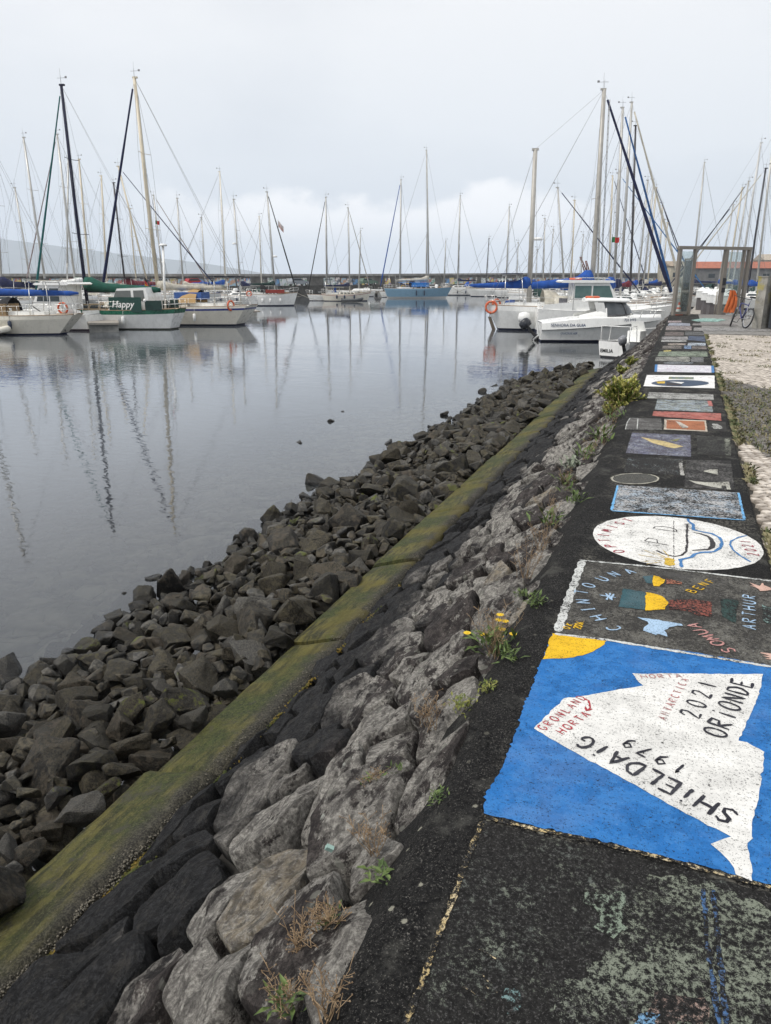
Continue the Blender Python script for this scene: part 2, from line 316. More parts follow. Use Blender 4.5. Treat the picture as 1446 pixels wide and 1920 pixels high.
def kerb_mat():
    t=NT('algae_concrete',rough=.8,spec=.25); p=t.pos; x=t.sep(p,0); y=t.sep(p,1)
    n=t.noise(p,3,6,.6); st=t.noise(t.map(p,(5,.8,1)),4,7,.65); f=t.noise(p,90,4,.75)
    xx=t.ma('ADD',x,t.ma('MULTIPLY',t.ma('SUBTRACT',n,.5),.25))
    g=t.ss(xx,-2.33,-2.50)
    grey=t.mix(t.ss(f,.42,.60),(.018,.017,.014),(.072,.066,.052)); grey=t.mix(t.ss(t.noise(p,14,7,.8),.54,.60,0,.45),grey,(.12,.11,.085))
    gr=t.mix(t.ss(st,.40,.58),(.024,.025,.011),(.115,.104,.030)); gr=t.mix(t.ss(t.noise(p,24,7,.8),.5,.62,0,.65),gr,(.05,.048,.02)); gr=t.mix(t.ss(t.noise(p,1.1,6,.65),.44,.58),gr,t.mix(t.ss(t.noise(p,30,5,.75),.4,.6),(.020,.028,.009),(.055,.068,.018))); gr=t.mix(t.ss(f,.52,.66,0,.45),gr,(.17,.155,.085)); gr=t.mix(t.ss(t.noise(p,5,8,.75),.54,.64,0,.8),gr,(.055,.052,.04))
    c=t.mix(t.ma('MULTIPLY',g,.93),grey,gr)
    og=t.ma('MULTIPLY',t.ss(t.noise(p,2.1,5),.5,.62),t.ss(y,2.5,6)); c=t.mix(t.ma('MULTIPLY',og,.5),c,(.12,.10,.02))
    t.col(c); b=t.bump(t.noise(p,11,8,.8),.8,.02); b=t.bump(f,.7,.008,b); t.nrm(b); return t.m
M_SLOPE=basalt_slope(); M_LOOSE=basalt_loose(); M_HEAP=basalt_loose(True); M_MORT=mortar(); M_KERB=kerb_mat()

# ------------------------------------------------------------------ water, bed, sea, mountain
def water_mat():
    t=NT('harbour_water'); t.n.remove(t.b); out=t.n['Material Output']; p=t.pos
    gl=t.n.new('ShaderNodeBsdfGlossy'); gl.inputs['Roughness'].default_value=.0; gl.inputs['Color'].default_value=(.96,.975,1,1)
    tr=t.n.new('ShaderNodeBsdfTransparent'); tr.inputs[0].default_value=(.80,.82,.80,1)
    df=t.n.new('ShaderNodeBsdfDiffuse'); df.inputs[0].default_value=(.115,.125,.135,1)
    ml=t.n.new('ShaderNodeMixShader'); x=t.sep(p,0)
    deep=t.ss(x,-5.2,-13.,.10,.90); t.l.new(deep,ml.inputs[0]); t.l.new(tr.outputs[0],ml.inputs[1]); t.l.new(df.outputs[0],ml.inputs[2])
    fr=t.n.new('ShaderNodeFresnel'); fr.inputs[0].default_value=1.75
    calm=t.ss(t.noise(t.map(p,(.05,.11,1)),1,4,.6),.35,.65,.35,1.)
    far=t.ma('MULTIPLY',t.ss(t.sep(p,1),5.,22.,.55,1.),t.ss(t.sep(p,1),26.,60.,1.,.42))
    w1=t.noise(t.map(p,(1.0,1.8,1),(0,0,R(21))),2.3,3,.45,.3); w2=t.noise(t.map(p,(1,1.7,1),(0,0,R(12))),5.5,3,.55); w3=t.noise(t.map(p,(.3,.6,1),(0,0,R(30))),1.,2,.5)
    h=t.ma('ADD',t.ma('MULTIPLY',w1,.60),t.ma('ADD',t.ma('MULTIPLY',w2,.035),t.ma('MULTIPLY',w3,.7))); h=t.ma('MULTIPLY',h,t.ma('MULTIPLY',calm,far))
    b=t.bump(h,1.,.0145)
    t.l.new(b,gl.inputs['Normal']); t.l.new(b,fr.inputs['Normal'])
    mx=t.n.new('ShaderNodeMixShader'); t.l.new(fr.outputs[0],mx.inputs[0]); t.l.new(ml.outputs[0],mx.inputs[1]); t.l.new(gl.outputs[0],mx.inputs[2]); t.l.new(mx.outputs[0],out.inputs[0]); return t.m
mb=MB(); mb.add([(-9000,-60,0),(-.9,-60,0),(-.9,39,0),(-9000,39,0)],[(0,1,2,3)]); mb.add([(-9000,39,0),(9000,39,0),(9000,9000,0),(-9000,9000,0)],[(0,1,2,3)])
tag(mb.build('water',water_mat()),'calm grey harbour water reflecting the masts and the overcast sky',kind='structure')
def bed_mat():
    t=NT('silt_bed',(.11,.115,.10),.9); p=t.pos; t.col(t.mix(t.ss(t.noise(p,4,8,.7),.35,.65),(.055,.06,.055),(.15,.15,.13))); return t.m
mb=MB(); rows=[]
for x,z in ((9000,-1),(-.7,-.4),(-2.3,-.3),(-2.9,-.22),(-5.2,-.30),(-7.,-.55),(-10.,-1.1),(-16,-2.2),(-60,-4.5),(-9000,-6)):
    rows.append([(x,y,z) for y in (-60,0,30,39,9000)])
mb.strip(rows,sm=False); tag(mb.build('seabed',bed_mat()),'silty harbour bed seen faintly through the shallow water',kind='structure')
def mountain():
    rn=random.Random(5); t=NT('mountain_slope',(.05,.07,.045),.95); p=t.pos
    t.col(t.mix(t.ss(t.noise(p,.004,8,.65),.4,.62),(.03,.045,.03),(.07,.075,.06)))
    b0=7600.; prof=[(-420,418),(-260,428),(-120,438),(0,446),(120,462),(230,476),(330,487),(400,496),(470,508),(505,514),(540,518.5)]
    rows=[]; L=[]
    def P(u,v,b): return DP(u,v,b)
    us=[-420+ i*12 for i in range(81)]
    rr=[[] for _ in range(9)]
    for u in us:
        v=np.interp(u,[q[0] for q in prof],[q[1] for q in prof]); top=P(u,v,b0).z
        for j in range(9):
            f=j/8; b=b0-2000*(1-f)*max(.12,min(1,top/600)); q=P(u,515,b); nz=noise.fractal(Vector((u*.03,f*3,7)),1,2,5)
            rr[j].append((q.x,q.y,-3+(top+3)*(f**1.25)*(1+.05*nz*(0 if j==8 else 1))+ (top*.012*noise.noise(Vector((u*.05,2,3))) if j==8 else 0)))
    rr.append([(x+Hf.x*2500,y+Hf.y*2500,-5) for x,y,z in rr[-1]])
    mb=MB(); mb.strip(rr); tag(mb.build('mountain',t.m),'hazy blue flank of an island mountain beyond the breakwater',kind='structure')
mountain()
# ------------------------------------------------------------------ land behind the wall
def ground_mat():
    t=NT('trodden_earth',rough=.9); p=t.pos; t.col(t.mix(t.ss(t.noise(p,12,8,.7),.35,.65),(.018,.016,.013),(.055,.05,.04))); t.nrm(t.bump(t.noise(p,40,6,.7),.6,.02)); return t.m
mb=MB(); mb.box((20.32,-10,.7),(39.4,97,2.1)); mb.v=[(x,min(y,38),z) for x,y,z in mb.v]; GR=tag(mb.build('ground',ground_mat()),'earth under the promenade paving',kind='structure')
def concrete(name,c=(.22,.21,.195),sc=6,dk=.55):
    t=NT(name,c,.85); p=t.pos; a=t.noise(p,sc,8,.7); b=t.noise(p,120,3,.7)
    t.col(t.mix(t.ss(a,.35,.65),tuple(x*dk for x in c),tuple(x*1.2 for x in c))); t.nrm(t.bump(b,.4,.004)); return t.m
M_CONC=concrete('worn_concrete')
mb=MB(); mb.box((2.65,31.4,1.735),(4.06,13.1,.12)); APRON=tag(mb.build('pavement',M_CONC),'worn concrete apron in front of the glass gate',kind='structure')
# painted wall
def wall():
    mb=MB(); rn=random.Random(2); rows=[]; ys=[-3+i*.055 for i in range(int(40.9/.055))]
    prof=[(.625,1.55),(.625,1.79),(.60,1.8),(-.40,1.8),(-.44,1.799),(-.49,1.796),(-.535,1.786),(-.575,1.762),(-.615,1.722),(-.66,1.665),(-.72,1.60),(-.80,1.4)]
    for y in ys:
        r=[]
        for i,(x,z) in enumerate(prof):
            if i>3:
                k=min(1,(i-3)/4); d=.022*k*noise.fractal(Vector((x*9,y*5,1)),1,2,4)+.012*k*noise.noise(Vector((x*30,y*30,4)))
                r.append((x+d*.8-.02*k*noise.noise(Vector((1,y*1.7,9))),y,z+d))
            else: r.append((x+(.006*noise.noise(Vector((y*6,3,3))) if i<3 else 0),y,z))
        rows.append(r)
    mb.strip(rows,sm=True); 
    t=tag(empty('quay_wall',(0,0,0)),'low black mortar quay wall whose flat top is covered in visiting crews\' paintings','wall')
    mb.build('coping',M_MORT,t); return t
WALL=wall()

# ------------------------------------------------------------------ stone embankment
def toe(y):
    pts=[(-3,-2.27,.60),(25.0,-2.27,.60),(27.,-3.15,-.12),(33,-2.5,-.14),(37,-2.14,-.14),(45,-1.5,-.14)]
    Y=[p[0] for p in pts]; return float(np.interp(y,Y,[p[1] for p in pts])),float(np.interp(y,Y,[p[2] for p in pts]))
TOPX,TOPZ=-.635,1.70
def slope_pt(y,t,h=0):        # t in metres down the slope from its head (nominal length), h out of the face
    xb,zb=toe(y); L=math.hypot(xb-TOPX,zb-TOPZ); dx,dz=(xb-TOPX)/L,(zb-TOPZ)/L
    return Vector((TOPX+dx*t-(dz)*h*(-1)*-1 if False else TOPX+dx*t+dz*h, y, TOPZ+dz*t-dx*h))
def slope_len(y): xb,zb=toe(y); return math.hypot(xb-TOPX,zb-TOPZ)
def clip(poly,mx,my,nx,ny):
    out=[];k=len(poly)
    for i in range(k):
        a=poly[i];b=poly[(i+1)%k]; da=(a[0]-mx)*nx+(a[1]-my)*ny; db=(b[0]-mx)*nx+(b[1]-my)*ny
        if da<=0: out.append(a)
        if (da<0<db) or (db<0<da): f=da/(da-db); out.append((a[0]+(b[0]-a[0])*f,a[1]+(b[1]-a[1])*f))
    return out
def embankment():
    rn=random.Random(8); AN=.62; seeds=[]; grid={}
    def near(s,t,rad,g=.5):
        a,b=int(s//g),int(t//g); k=int(rad//g)+1
        for i in range(a-k,a+k+1):
            for j in range(b-k,b+k+1):
                for q in grid.get((i,j),()): yield q
    SK=.35 # cells lean down the slope
    for rad,tries in ((.19,420),(.15,2600),(.115,8000),(.078,11000)):
        for _ in range(tries):
            s=rn.uniform(-1*AN,38*AN); y=s/AN; t=rn.uniform(-.05,min(2.9,slope_len(y)+.1)); rr=rad*rn.uniform(.85,1.1)
            if all((s-q[0])**2+(t-q[1])**2>((rr+q[2])*.97)**2 for q in near(s,t,rr+.28)):
                q=(s,t,rr); seeds.append(q); grid.setdefault((int(s//.5),int(t//.5)),[]).append(q)
    cells=[]
    for q in seeds:
        s,t,r=q; poly=[(s+.55*math.cos(a),t+.55*math.sin(a)) for a in (i*math.pi/8 for i in range(16))]
        for p in near(s,t,1.0):
            if p is q: continue
            dx,dy=p[0]-s,p[1]-t; d=math.hypot(dx,dy)
            if d>1.1: continue
            f=.5+.5*(r*r-p[2]*p[2])/(d*d); f=max(.2,min(.8,f)); poly=clip(poly,s+dx*f,t+dy*f,dx/d,dy/d)
            if len(poly)<3: break
        if len(poly)<3: continue
        poly=[(a/AN,max(-.06,min(slope_len(a/AN)+(-.045 if a/AN<3.2 else .05),b))) for a,b in poly]
        cy=sum(a for a,b in poly)/len(poly); ct=sum(b for a,b in poly)/len(poly)
        c=slope_pt(cy,ct); d=(c-EYE).length; size=math.sqrt(abs(sum(poly[i][0]*poly[(i+1)%len(poly)][1]-poly[(i+1)%len(poly)][0]*poly[i][1] for i in range(len(poly)))/2))
        if size<.03: continue
        inview=cy>.9
        cells.append((size/d if inview else size/d*.15,poly,cy,ct,size,d))
    cells.sort(key=lambda x:-x[0])
    root=tag(empty('embankment'),'sloping embankment of fitted basalt stones below the painted wall',kind='structure')
    bk=MB(); rows=[]
    for y in [-3+i*.8 for i in range(52)]: rows.append([tuple(slope_pt(y,t*slope_len(y)/5,-.11)) for t in range(6)]+[(toe(y)[0]-.1,y,-.9)])
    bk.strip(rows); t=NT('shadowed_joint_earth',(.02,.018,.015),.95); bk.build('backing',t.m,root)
    rest=MB()
    for idx,(pri,poly,cy,ct,size,d) in enumerate(cells):
        px=size/d*1400
        N=48 if px>70 else 28 if px>35 else 18 if px>14 else 12
        rings=(1.0,1.0,.955,.86,.72,.56,.40,.22) if px>35 else (1,1,.93,.66,.3) if px>14 else (1,.9,.45)
        # rounded outline, resampled by angle
        k=len(poly); per=[]; 
        for i in range(k):
            a,b=poly[i],poly[(i+1)%k]; L=math.hypot(b[0]-a[0],b[1]-a[1]); m=max(1,int(L/.02))
            per+= [(a[0]+(b[0]-a[0])*j/m,a[1]+(b[1]-a[1])*j/m) for j in range(m)]
        if len(per)<6: continue
        for _ in range(1):
            m=len(per); w=1; per=[(sum(per[(i+o)%m][0] for o in range(-w,w+1))/(2*w+1),sum(per[(i+o)%m][1] for o in range(-w,w+1))/(2*w+1)) for i in range(m)]
        ol=[per[int(i*len(per)/N)] for i in range(N)]
        gap=.010+.016*rn.random(); g=max(.6,1-gap*2/size)
        ol=[(cy+(a-cy)*g,ct+(b-ct)*g) for a,b in ol]
        h0=rn.uniform(-.010,.012)+.02*size+(.022 if rn.random()<.09 else 0); tlt=(rn.uniform(-.13,.13),rn.uniform(-.10,.15)); sd=rn.uniform(0,50); dome=0; fac=[(math.cos(a)*s_,math.sin(a)*s_,rn.uniform(.006,.034)*size/.3) for a,s_ in ((rn.uniform(0,6.28),rn.uniform(.04,.30)) for _ in range(5))]
        V=[]; F=[]; nr=len(rings); orig=slope_pt(cy,ct,0)
        for ri,f in enumerate(rings):
            for a,b in ol:
                aa,bb=cy+(a-cy)*f,ct+(b-ct)*f
                n1=noise.fractal(Vector((aa*4.+sd,bb*4.,sd)),1,2,4) if px>14 else noise.noise(Vector((aa*6+sd,bb*6,1)))
                n2=noise.noise(Vector((aa*14+sd,bb*14,2)))
                ridge=abs(noise.noise(Vector((aa*2.2+bb*2+sd,bb*5.,sd*.7))))
                if ri==0: h=-.13
                else:
                    e=1-f; h=h0+tlt[0]*(aa-cy)+tlt[1]*(bb-ct)+min(min(fa*(aa-cy)+fb*(bb-ct)+fc for fa,fb,fc in fac),.045)+.022*size/.35*n1*min(1,.35+e*3)+.006*n2-.040*ridge*min(1,e*4)*size/.3
                    if ri==1: h-=.030+.012*n1
                    if ri==2 and nr>5: h-=.004
                jit=(.012*n2 if ri>0 else 0)
                V.append(slope_pt(aa+jit,bb+jit,h)-orig)
        n1=noise.fractal(Vector((cy*4.+sd,ct*4.,sd)),1,2,4)
        V.append(slope_pt(cy,ct,h0+min(fc for fa,fb,fc in fac)+.034*size/.35*n1)-orig); ci=len(V)-1
        for i in range(nr-1):
            for j in range(N): F.append((i*N+j,i*N+(j+1)%N,(i+1)*N+(j+1)%N,(i+1)*N+j))
        for j in range(N): F.append(((nr-1)*N+j,(nr-1)*N+(j+1)%N,ci))
        if idx<300:
            mb=MB(); mb.add(V,F,0,True); o=mb.build('stone',M_SLOPE,root,orig); o.data.set_sharp_from_angle(angle=R(17))
        else: rest.add([v+orig for v in V],F,0,True)
    o=rest.build('small_stones',M_SLOPE,root); o.data.set_sharp_from_angle(angle=R(20)); tag(o,kind='stuff')
    return root
EMB=embankment()
def kerb():
    root=tag(empty('concrete_kerb'),'green algae-covered concrete kerb running along the foot of the stone slope','kerb')
    edges=[-2,-.3,1.32,3.12,4.98,6.85,8.7,10.4,12.3,14.1,16,17.9,19.7,21.6,23.4,25.3]; rn=random.Random(3)
    for y0,y1 in zip(edges,edges[1:]):
        dz=rn.uniform(-.02,.03); dx=rn.uniform(-.02,.02); mb=MB(); rows=[]; n=int((y1-y0)/.06)
        prof=[(-2.93,-.5),(-2.84,.30),(-2.80,.44),(-2.755,.487),(-2.66,.515),(-2.5,.56),(-2.38,.595),(-2.325,.60),(-2.28,.56),(-2.24,.40)]
        for i in range(n+1):
            y=y0+.012+(y1-y0-.024)*i/n; e=1 if 0<i<n else 0; r=[]
            for j,(x,z) in enumerate(prof):
                k=.012*noise.fractal(Vector((x*6,y*4,2)),1,2,3)+.008*noise.noise(Vector((x*25,y*22,5)))
                if j in(3,7): k*=2.2
                sl=.10*(j/9)          # ends cut slightly askew
                r.append((x+dx+k*.5,y+sl*.6,z+dz+k-(0 if e else .02)))
            rows.append(r)
        mb.strip(rows); mb.add(rows[0],[tuple(range(len(prof)))]); mb.add(rows[-1],[tuple(range(len(prof)-1,-1,-1))]); mb.build('kerb_block',M_KERB,root)
    # barnacle crust and yellow moss along the joint with the stones
    bm=MB(); rn=random.Random(6)
    for _ in range(2600):
        y=rn.triangular(1.2,3.1,2.0) if rn.random()<.8 else rn.uniform(2.9,9); x=-2.335+rn.gauss(0,.028); r=rn.uniform(.002,.0075)
        bm.lathe([(r,0),(r*.8,r*.6),(r*.3,r*.9)],(x,y,.585+rn.uniform(-.005,.012)),5,0)
    t=NT('barnacle_crust',rough=.9); t.col(t.mix(t.ss(t.noise(t.pos,60,3),.4,.6),(.04,.037,.03),(.15,.135,.105))); tag(bm.build('barnacles',t.m,root),kind='stuff')
kerb()
def moss():
    t=NT('seaweed_moss',rough=.8); n=t.noise(t.pos,9,6,.6); t.col(t.mix(t.ss(n,.42,.58),(.05,.065,.008),(.20,.135,.018))); t.nrm(t.bump(t.noise(t.pos,150,4,.7),.8,.01))
    mb=MB(); rn=random.Random(9)
    for _ in range(7000):
        y=rn.triangular(1.2,3.05,1.9) if rn.random()<.85 else rn.uniform(3,6.5); w=.05 if y<3 else .02; x=-2.245+rn.gauss(0,w*.8); z=.575+(x+2.235)*.6+rn.uniform(-.012,.012); r=rn.uniform(.003,.0095)
        mb.lathe([(r,-r*.3),(r*.9,r*.4),(r*.35,r*.8)],(x,y,z+.02),5,0)
    tag(mb.build('yellow_moss',t.m),'yellow-green seaweed and moss filling the joint behind the concrete kerb',kind='stuff')
moss()
# ------------------------------------------------------------------ loose rocks
def rock_mesh(seed,fine):
    import bmesh
    rn=random.Random(seed); bm=bmesh.new(); n=rn.randint(12,17); sc=(1.12,rn.uniform(.70,.95),rn.uniform(.52,.78))
    for i in range(n):
        v=Vector((rn.gauss(0,1),rn.gauss(0,1),rn.gauss(0,1))).normalized(); e=.55
        v=Vector([math.copysign(abs(c)**e,c) for c in v])*rn.uniform(.72,.86); bm.verts.new((v.x*sc[0],v.y*sc[1],v.z*sc[2]))
    r=bmesh.ops.convex_hull(bm,input=bm.verts[:]); 
    for v in [v for v in bm.verts if not v.link_faces]: bm.verts.remove(v)
    bmesh.ops.dissolve_limit(bm,angle_limit=.30,verts=bm.verts[:],edges=bm.edges[:])
    bmesh.ops.bevel(bm,geom=bm.edges[:],offset=.055,segments=2 if fine else 1,affect='EDGES',profile=.6)
    bmesh.ops.triangulate(bm,faces=bm.faces[:])
    if fine:
        for k in range(4):
            L=[e for e in bm.edges if e.calc_length()>.16]
            if not L: break
            bmesh.ops.subdivide_edges(bm,edges=L,cuts=1); bmesh.ops.triangulate(bm,faces=[f for f in bm.faces if len(f.verts)>3])
        bm.normal_update()
        for v in bm.verts:
            v.co+=v.normal*(.055*noise.fractal(v.co*1.8+Vector((seed,0,0)),1,2,4)+.016*noise.noise(v.co*8+Vector((0,seed,0))))
    bm.normal_update()
    for f in bm.faces: f.smooth=fine
    for e in bm.edges:
        if len(e.link_faces)==2 and e.calc_face_angle(0)>.42: e.smooth=False
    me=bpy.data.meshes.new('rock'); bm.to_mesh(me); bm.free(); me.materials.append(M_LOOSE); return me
ROCKS=[rock_mesh(100+i,True) for i in range(16)]; ROCKS_L=[rock_mesh(200+i,False) for i in range(12)]
def shore_x(y): return -5.3+.25*noise.noise(Vector((0,y*.35,3)))*1.6+.22*noise.noise(Vector((0,y*1.3,8)))+max(0,(y-25.2))*.55+(-1.2 if y<3.4 else 0)*min(1,(3.4-y) if y<3.4 else 0)
def loose():
    rn=random.Random(21); L=[]; grid={}
    def pile(x,y):
        f=(x-shore_x(y))/(-2.8-shore_x(y)); return -.16+.50*max(0,min(1,f))**.8+.05*noise.noise(Vector((x*1.2,y*1.2,0)))
    for layer,(zoff,tries,fac) in enumerate(((0,26000,.66),(.55,16000,.80))):
        grid={}
        for _ in range(tries):
            y=rn.uniform(-.5,28.3) if rn.random()<.6 else rn.uniform(1.5,12); sx=shore_x(y); x=rn.uniform(sx-.35,-2.86)
            if layer and x<sx+.15: continue
            r=min(.28,max(.065,rn.lognormvariate(math.log(.118),.52)))
            if layer: r*=.95
            if x-r*.7>-2.9+.06: continue
            g=.45; a,b=int(x//g),int(y//g)
            if all((x-q[0])**2+(y-q[1])**2>((r+q[2])*fac)**2 for i in (-1,0,1) for j in (-1,0,1) for q in grid.get((a+i,b+j),())):
                grid.setdefault((a,b),[]).append((x,y,r)); z=pile(x,y)+r*.28+zoff*.20
                if x<sx-.02: z-=.10*rn.random()+.03
                L.append((x,y,z,r))
    # outlying stones just off the shore
    for u,v,r in ((620,790,.1),(645,772,.09),(560,830,.1),(335,1100,.16),(835,778,.16),(808,800,.1),(640,965,.14),(15,1265,.22),(590,905,.18),(752,862,.1),(700,880,.12),(290,1083,.11),(905,735,.15)):
        p=W(u,v,0); L.append((p.x,p.y,.0 if r>.12 else -.03,r))
    L=[(r/ (Vector((x,y,z))-EYE).length*(1 if y>1 else .2),x,y,z,r) for x,y,z,r in L]; L.sort(reverse=True)
    rest=MB(); lo=[([tuple(v.co) for v in m.vertices],[tuple(p.vertices) for p in m.polygons]) for m in ROCKS_L]
    for i,(pri,x,y,z,r) in enumerate(L):
        rot=(rn.gauss(0,.45),rn.gauss(0,.45),rn.uniform(0,6.28)); s=r*rn.uniform(1.1,1.35)
        if i<290:
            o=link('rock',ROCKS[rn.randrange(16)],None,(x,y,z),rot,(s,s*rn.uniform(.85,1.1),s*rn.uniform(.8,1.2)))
            o.rotation_mode='XYZ'
            lone=x<shore_x(y)-.40; lab='lone dark basalt rock standing in the water clear of the rock heap' if lone else 'wet dark basalt rock at the water\'s edge of the rock heap' if x<shore_x(y)+.25 else 'dark basalt rock heaped against the foot of the green kerb' if x>-3.35 else 'large blocky basalt rock in the middle of the shoreline heap' if r>.24 else 'dark angular basalt rock in the middle of the shoreline heap'
            tag(o,lab,'rock','loose basalt rocks along the waterline')
        else:
            M=Matrix.Translation((x,y,z))@(Matrix.Rotation(rot[2],4,'Z')@Matrix.Rotation(rot[1],4,'Y')@Matrix.Rotation(rot[0],4,'X'))@Matrix.Scale(s,4)
            V,F=lo[rn.randrange(10)]; rest.add([M@Vector(v) for v in V],F,0,False)
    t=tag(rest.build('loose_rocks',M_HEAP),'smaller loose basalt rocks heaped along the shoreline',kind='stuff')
    me=bpy.data.meshes.new('x')
    # pale flat stones on the bed under the shallow water
    sub=MB(); t=NT('submerged_stone',rough=.9); t.col(t.mix(t.ss(t.noise(t.pos,1.7,6,.6),.35,.65),(.07,.07,.06),(.24,.23,.19)))
    for _ in range(1700):
        y=rn.uniform(-1,24); x=shore_x(y)-.1-abs(rn.gauss(0,3.2)); s=rn.uniform(.12,.34); V,F=lo[rn.randrange(10)]
        zb=float(np.interp(-x,[5.2,7,10,16],[-.30,-.55,-1.1,-2.2])); M=Matrix.Translation((x,y,zb+.02))@Matrix.Rotation(rn.uniform(0,6.3),4,'Z')@Matrix.Diagonal((s,s,s*.4,1))
        sub.add([M@Vector(v) for v in V],F,0,True)
    tag(sub.build('submerged_stones',t.m),'pale stones lying under the shallow clear water',kind='stuff')
loose()
# ------------------------------------------------------------------ cobbled pavement
def cobbles():
    root=tag(empty('promenade'),'white cobbled promenade with a weedy band of dark stones','' or None,kind='structure')
    def cm(name,a,b):
        t=NT(name,rough=.7); r=t.rnd(); p=t.pos; cell=t.noise(p,9.5,1); n=t.noise(p,60,5,.7)
        c=t.mix(t.ss(cell,.35,.65),a,b); c=t.mix(t.ss(n,.5,.75,0,.5),c,tuple(x*.55 for x in a)); t.col(c); t.nrm(t.bump(n,.5,.004)); return t.m
    mw=cm('pale_limestone',(.30,.26,.22),(.62,.56,.49)); md=cm('dark_basalt_sett',(.075,.068,.06),(.17,.155,.14))
    rn=random.Random(4); P=[]; a=.078; ca,sa=math.cos(R(38)),math.sin(R(38))
    def band(x,y):
        return 8.6-(x-.65)*3.3+.1*noise.noise(Vector((x*3,y*3,1)))<y<14.1-(x-.65)*2.0+.1*noise.noise(Vector((x*3,y*3,4)))
    for i in range(-260,330):
        for j in range(-260,330):
            x=(i+.5*(j%2)*.6)*a*1.08; y=j*a*.92; X=x*ca-y*sa+.65+6; Y=x*sa+y*ca+6
            if not(.672<X<.65+min(3.6,1.0+Y*.13) and 1.<Y<24.75): continue
            P.append((X+rn.gauss(0,.004),Y+rn.gauss(0,.004)))
    P.sort(key=lambda q:(q[0]-.2)**2*2+(q[1]-4.7)**2 if (q[0]-.60)<(q[1]-2.4)*.117 else 1e6)
    def shape(x,y,s):
        h=rn.uniform(.0,.004); q=[]; th=R(38)+rn.gauss(0,.12)
        for k in range(4):
            an=th+math.pi/4+k*math.pi/2+rn.gauss(0,.09); q.append((math.cos(an)*s,math.sin(an)*s))
        tl=(rn.gauss(0,.02),rn.gauss(0,.02)); z1=[1.775+h+a_*tl[0]+b_*tl[1] for a_,b_ in q]
        V=[(x+a_,y+b_,1.735) for a_,b_ in q]+[(x+a_*.97,y+b_*.97,z-.006) for (a_,b_),z in zip(q,z1)]+[(x+a_*.90,y+b_*.90,z+.001) for (a_,b_),z in zip(q,z1)]
        return V,[(0,1,5,4),(1,2,6,5),(2,3,7,6),(3,0,4,7),(4,5,9,8),(5,6,10,9),(6,7,11,10),(7,4,8,11),(8,9,10,11)]
    rw,rd=MB(),MB()
    for k,(x,y) in enumerate(P):
        s=a*.625*rn.uniform(.86,1.0); V,F=shape(x,y,s); b=band(x,y)
        if k<300:
            mb=MB(); mb.add([(p[0]-x,p[1]-y,p[2]-1.74) for p in V],F); mb.build('cobble',md if b else mw,root,(x,y,1.74))
        else: (rd if b else rw).add(V,F)
    tag(rw.build('pale_cobbles',mw,root),kind='stuff'); tag(rd.build('dark_cobbles',md,root),kind='stuff')
    # weeds and grass rooted in the joints
    t=NT('joint_weeds',rough=.7); n=t.noise(t.pos,7,4); t.col(t.mix(t.ss(n,.4,.6),(.07,.09,.03),(.22,.19,.10)))
    g=MB()
    for _ in range(20000):
        y=rn.uniform(4.5,24.5); x=.66+abs(rn.gauss(0,.03)) if rn.random()<.25 else rn.uniform(.66,.7+y*.12)
        d=noise.noise(Vector((x*1.3,y*.8,6)))
        if band(x,y):
            if noise.noise(Vector((x*2.6,y*1.2,16)))<-.30: continue
        elif x>.72:
            if noise.noise(Vector((x*1.6,y*2.0,26)))<.33: continue
        elif noise.noise(Vector((x*1.6,y*1.1,36)))<.0: continue
        h=rn.uniform(.012,.05); an=rn.uniform(0,6.28); w=rn.uniform(.003,.009); dx,dy=math.cos(an),math.sin(an); l=rn.uniform(.2,1.)*h
        g.add([(x-dy*w,y+dx*w,1.76),(x+dy*w,y-dx*w,1.76),(x+dx*l+dy*w*1.3,y+dy*l-dx*w*1.3,1.77+h*.8),(x+dx*l*1.7,y+dy*l*1.7,1.765+h)],[(0,1,2,3)])
    tag(g.build('joint_weeds',t.m),'green and dry weeds growing in the joints of the cobbled promenade',kind='stuff')
cobbles()
# ------------------------------------------------------------------ paintings on the wall top
def cr(ox,oy,s): return lambda *pts: [(ox+x/s,oy+y/s) for x,y in pts]
C4=cr(1120,600,4.436); C5=cr(1100,780,4.179); C6=cr(1000,940,3.242); C7=cr(880,1160,2.555); CB=cr(1230,1050,6.694); CA=cr(1030,1050,6.886); CS=cr(1170,680,6.573); CE=cr(1160,560,6.025); CD=cr(1140,780,5.562)
def wp(pts,lv): return [W(u,v,WT+lv) for u,v in pts]
_jr=random.Random(77)
def edge(P,step=.02,jit=.0025,closed=True):
    out=[]; n=len(P)
    for i in range(n if closed else n-1):
        a,b=P[i],P[(i+1)%n]; L=(b-a).length; m=max(1,int(L/step))
        for j in range(m):
            q=a.lerp(b,j/m)
            if L>1e-6: d=(b-a).normalized(); q=q+Vector((-d.y,d.x,0))*_jr.gauss(0,jit)
            out.append(q)
    if not closed: out.append(P[-1])
    return out
def wpoly(name,pts,mat,lv=.004,parent=WALL,label=None,jit=.0025,world=False,step=.02):
    P=[Vector(p) for p in pts] if world else wp(pts,lv)
    P=edge(P,step,jit); me=bpy.data.meshes.new(name); 
    a=sum(P[i].x*P[(i+1)%len(P)].y-P[(i+1)%len(P)].x*P[i].y for i in range(len(P)))
    if a<0: P=P[::-1]
    for p in P: p.z=WT+lv
    me.from_pydata([tuple(p) for p in P],[],[tuple(range(len(P)))]); me.materials.append(mat)
    o=link(name,me,parent)
    if label: o['label']=label
    return o
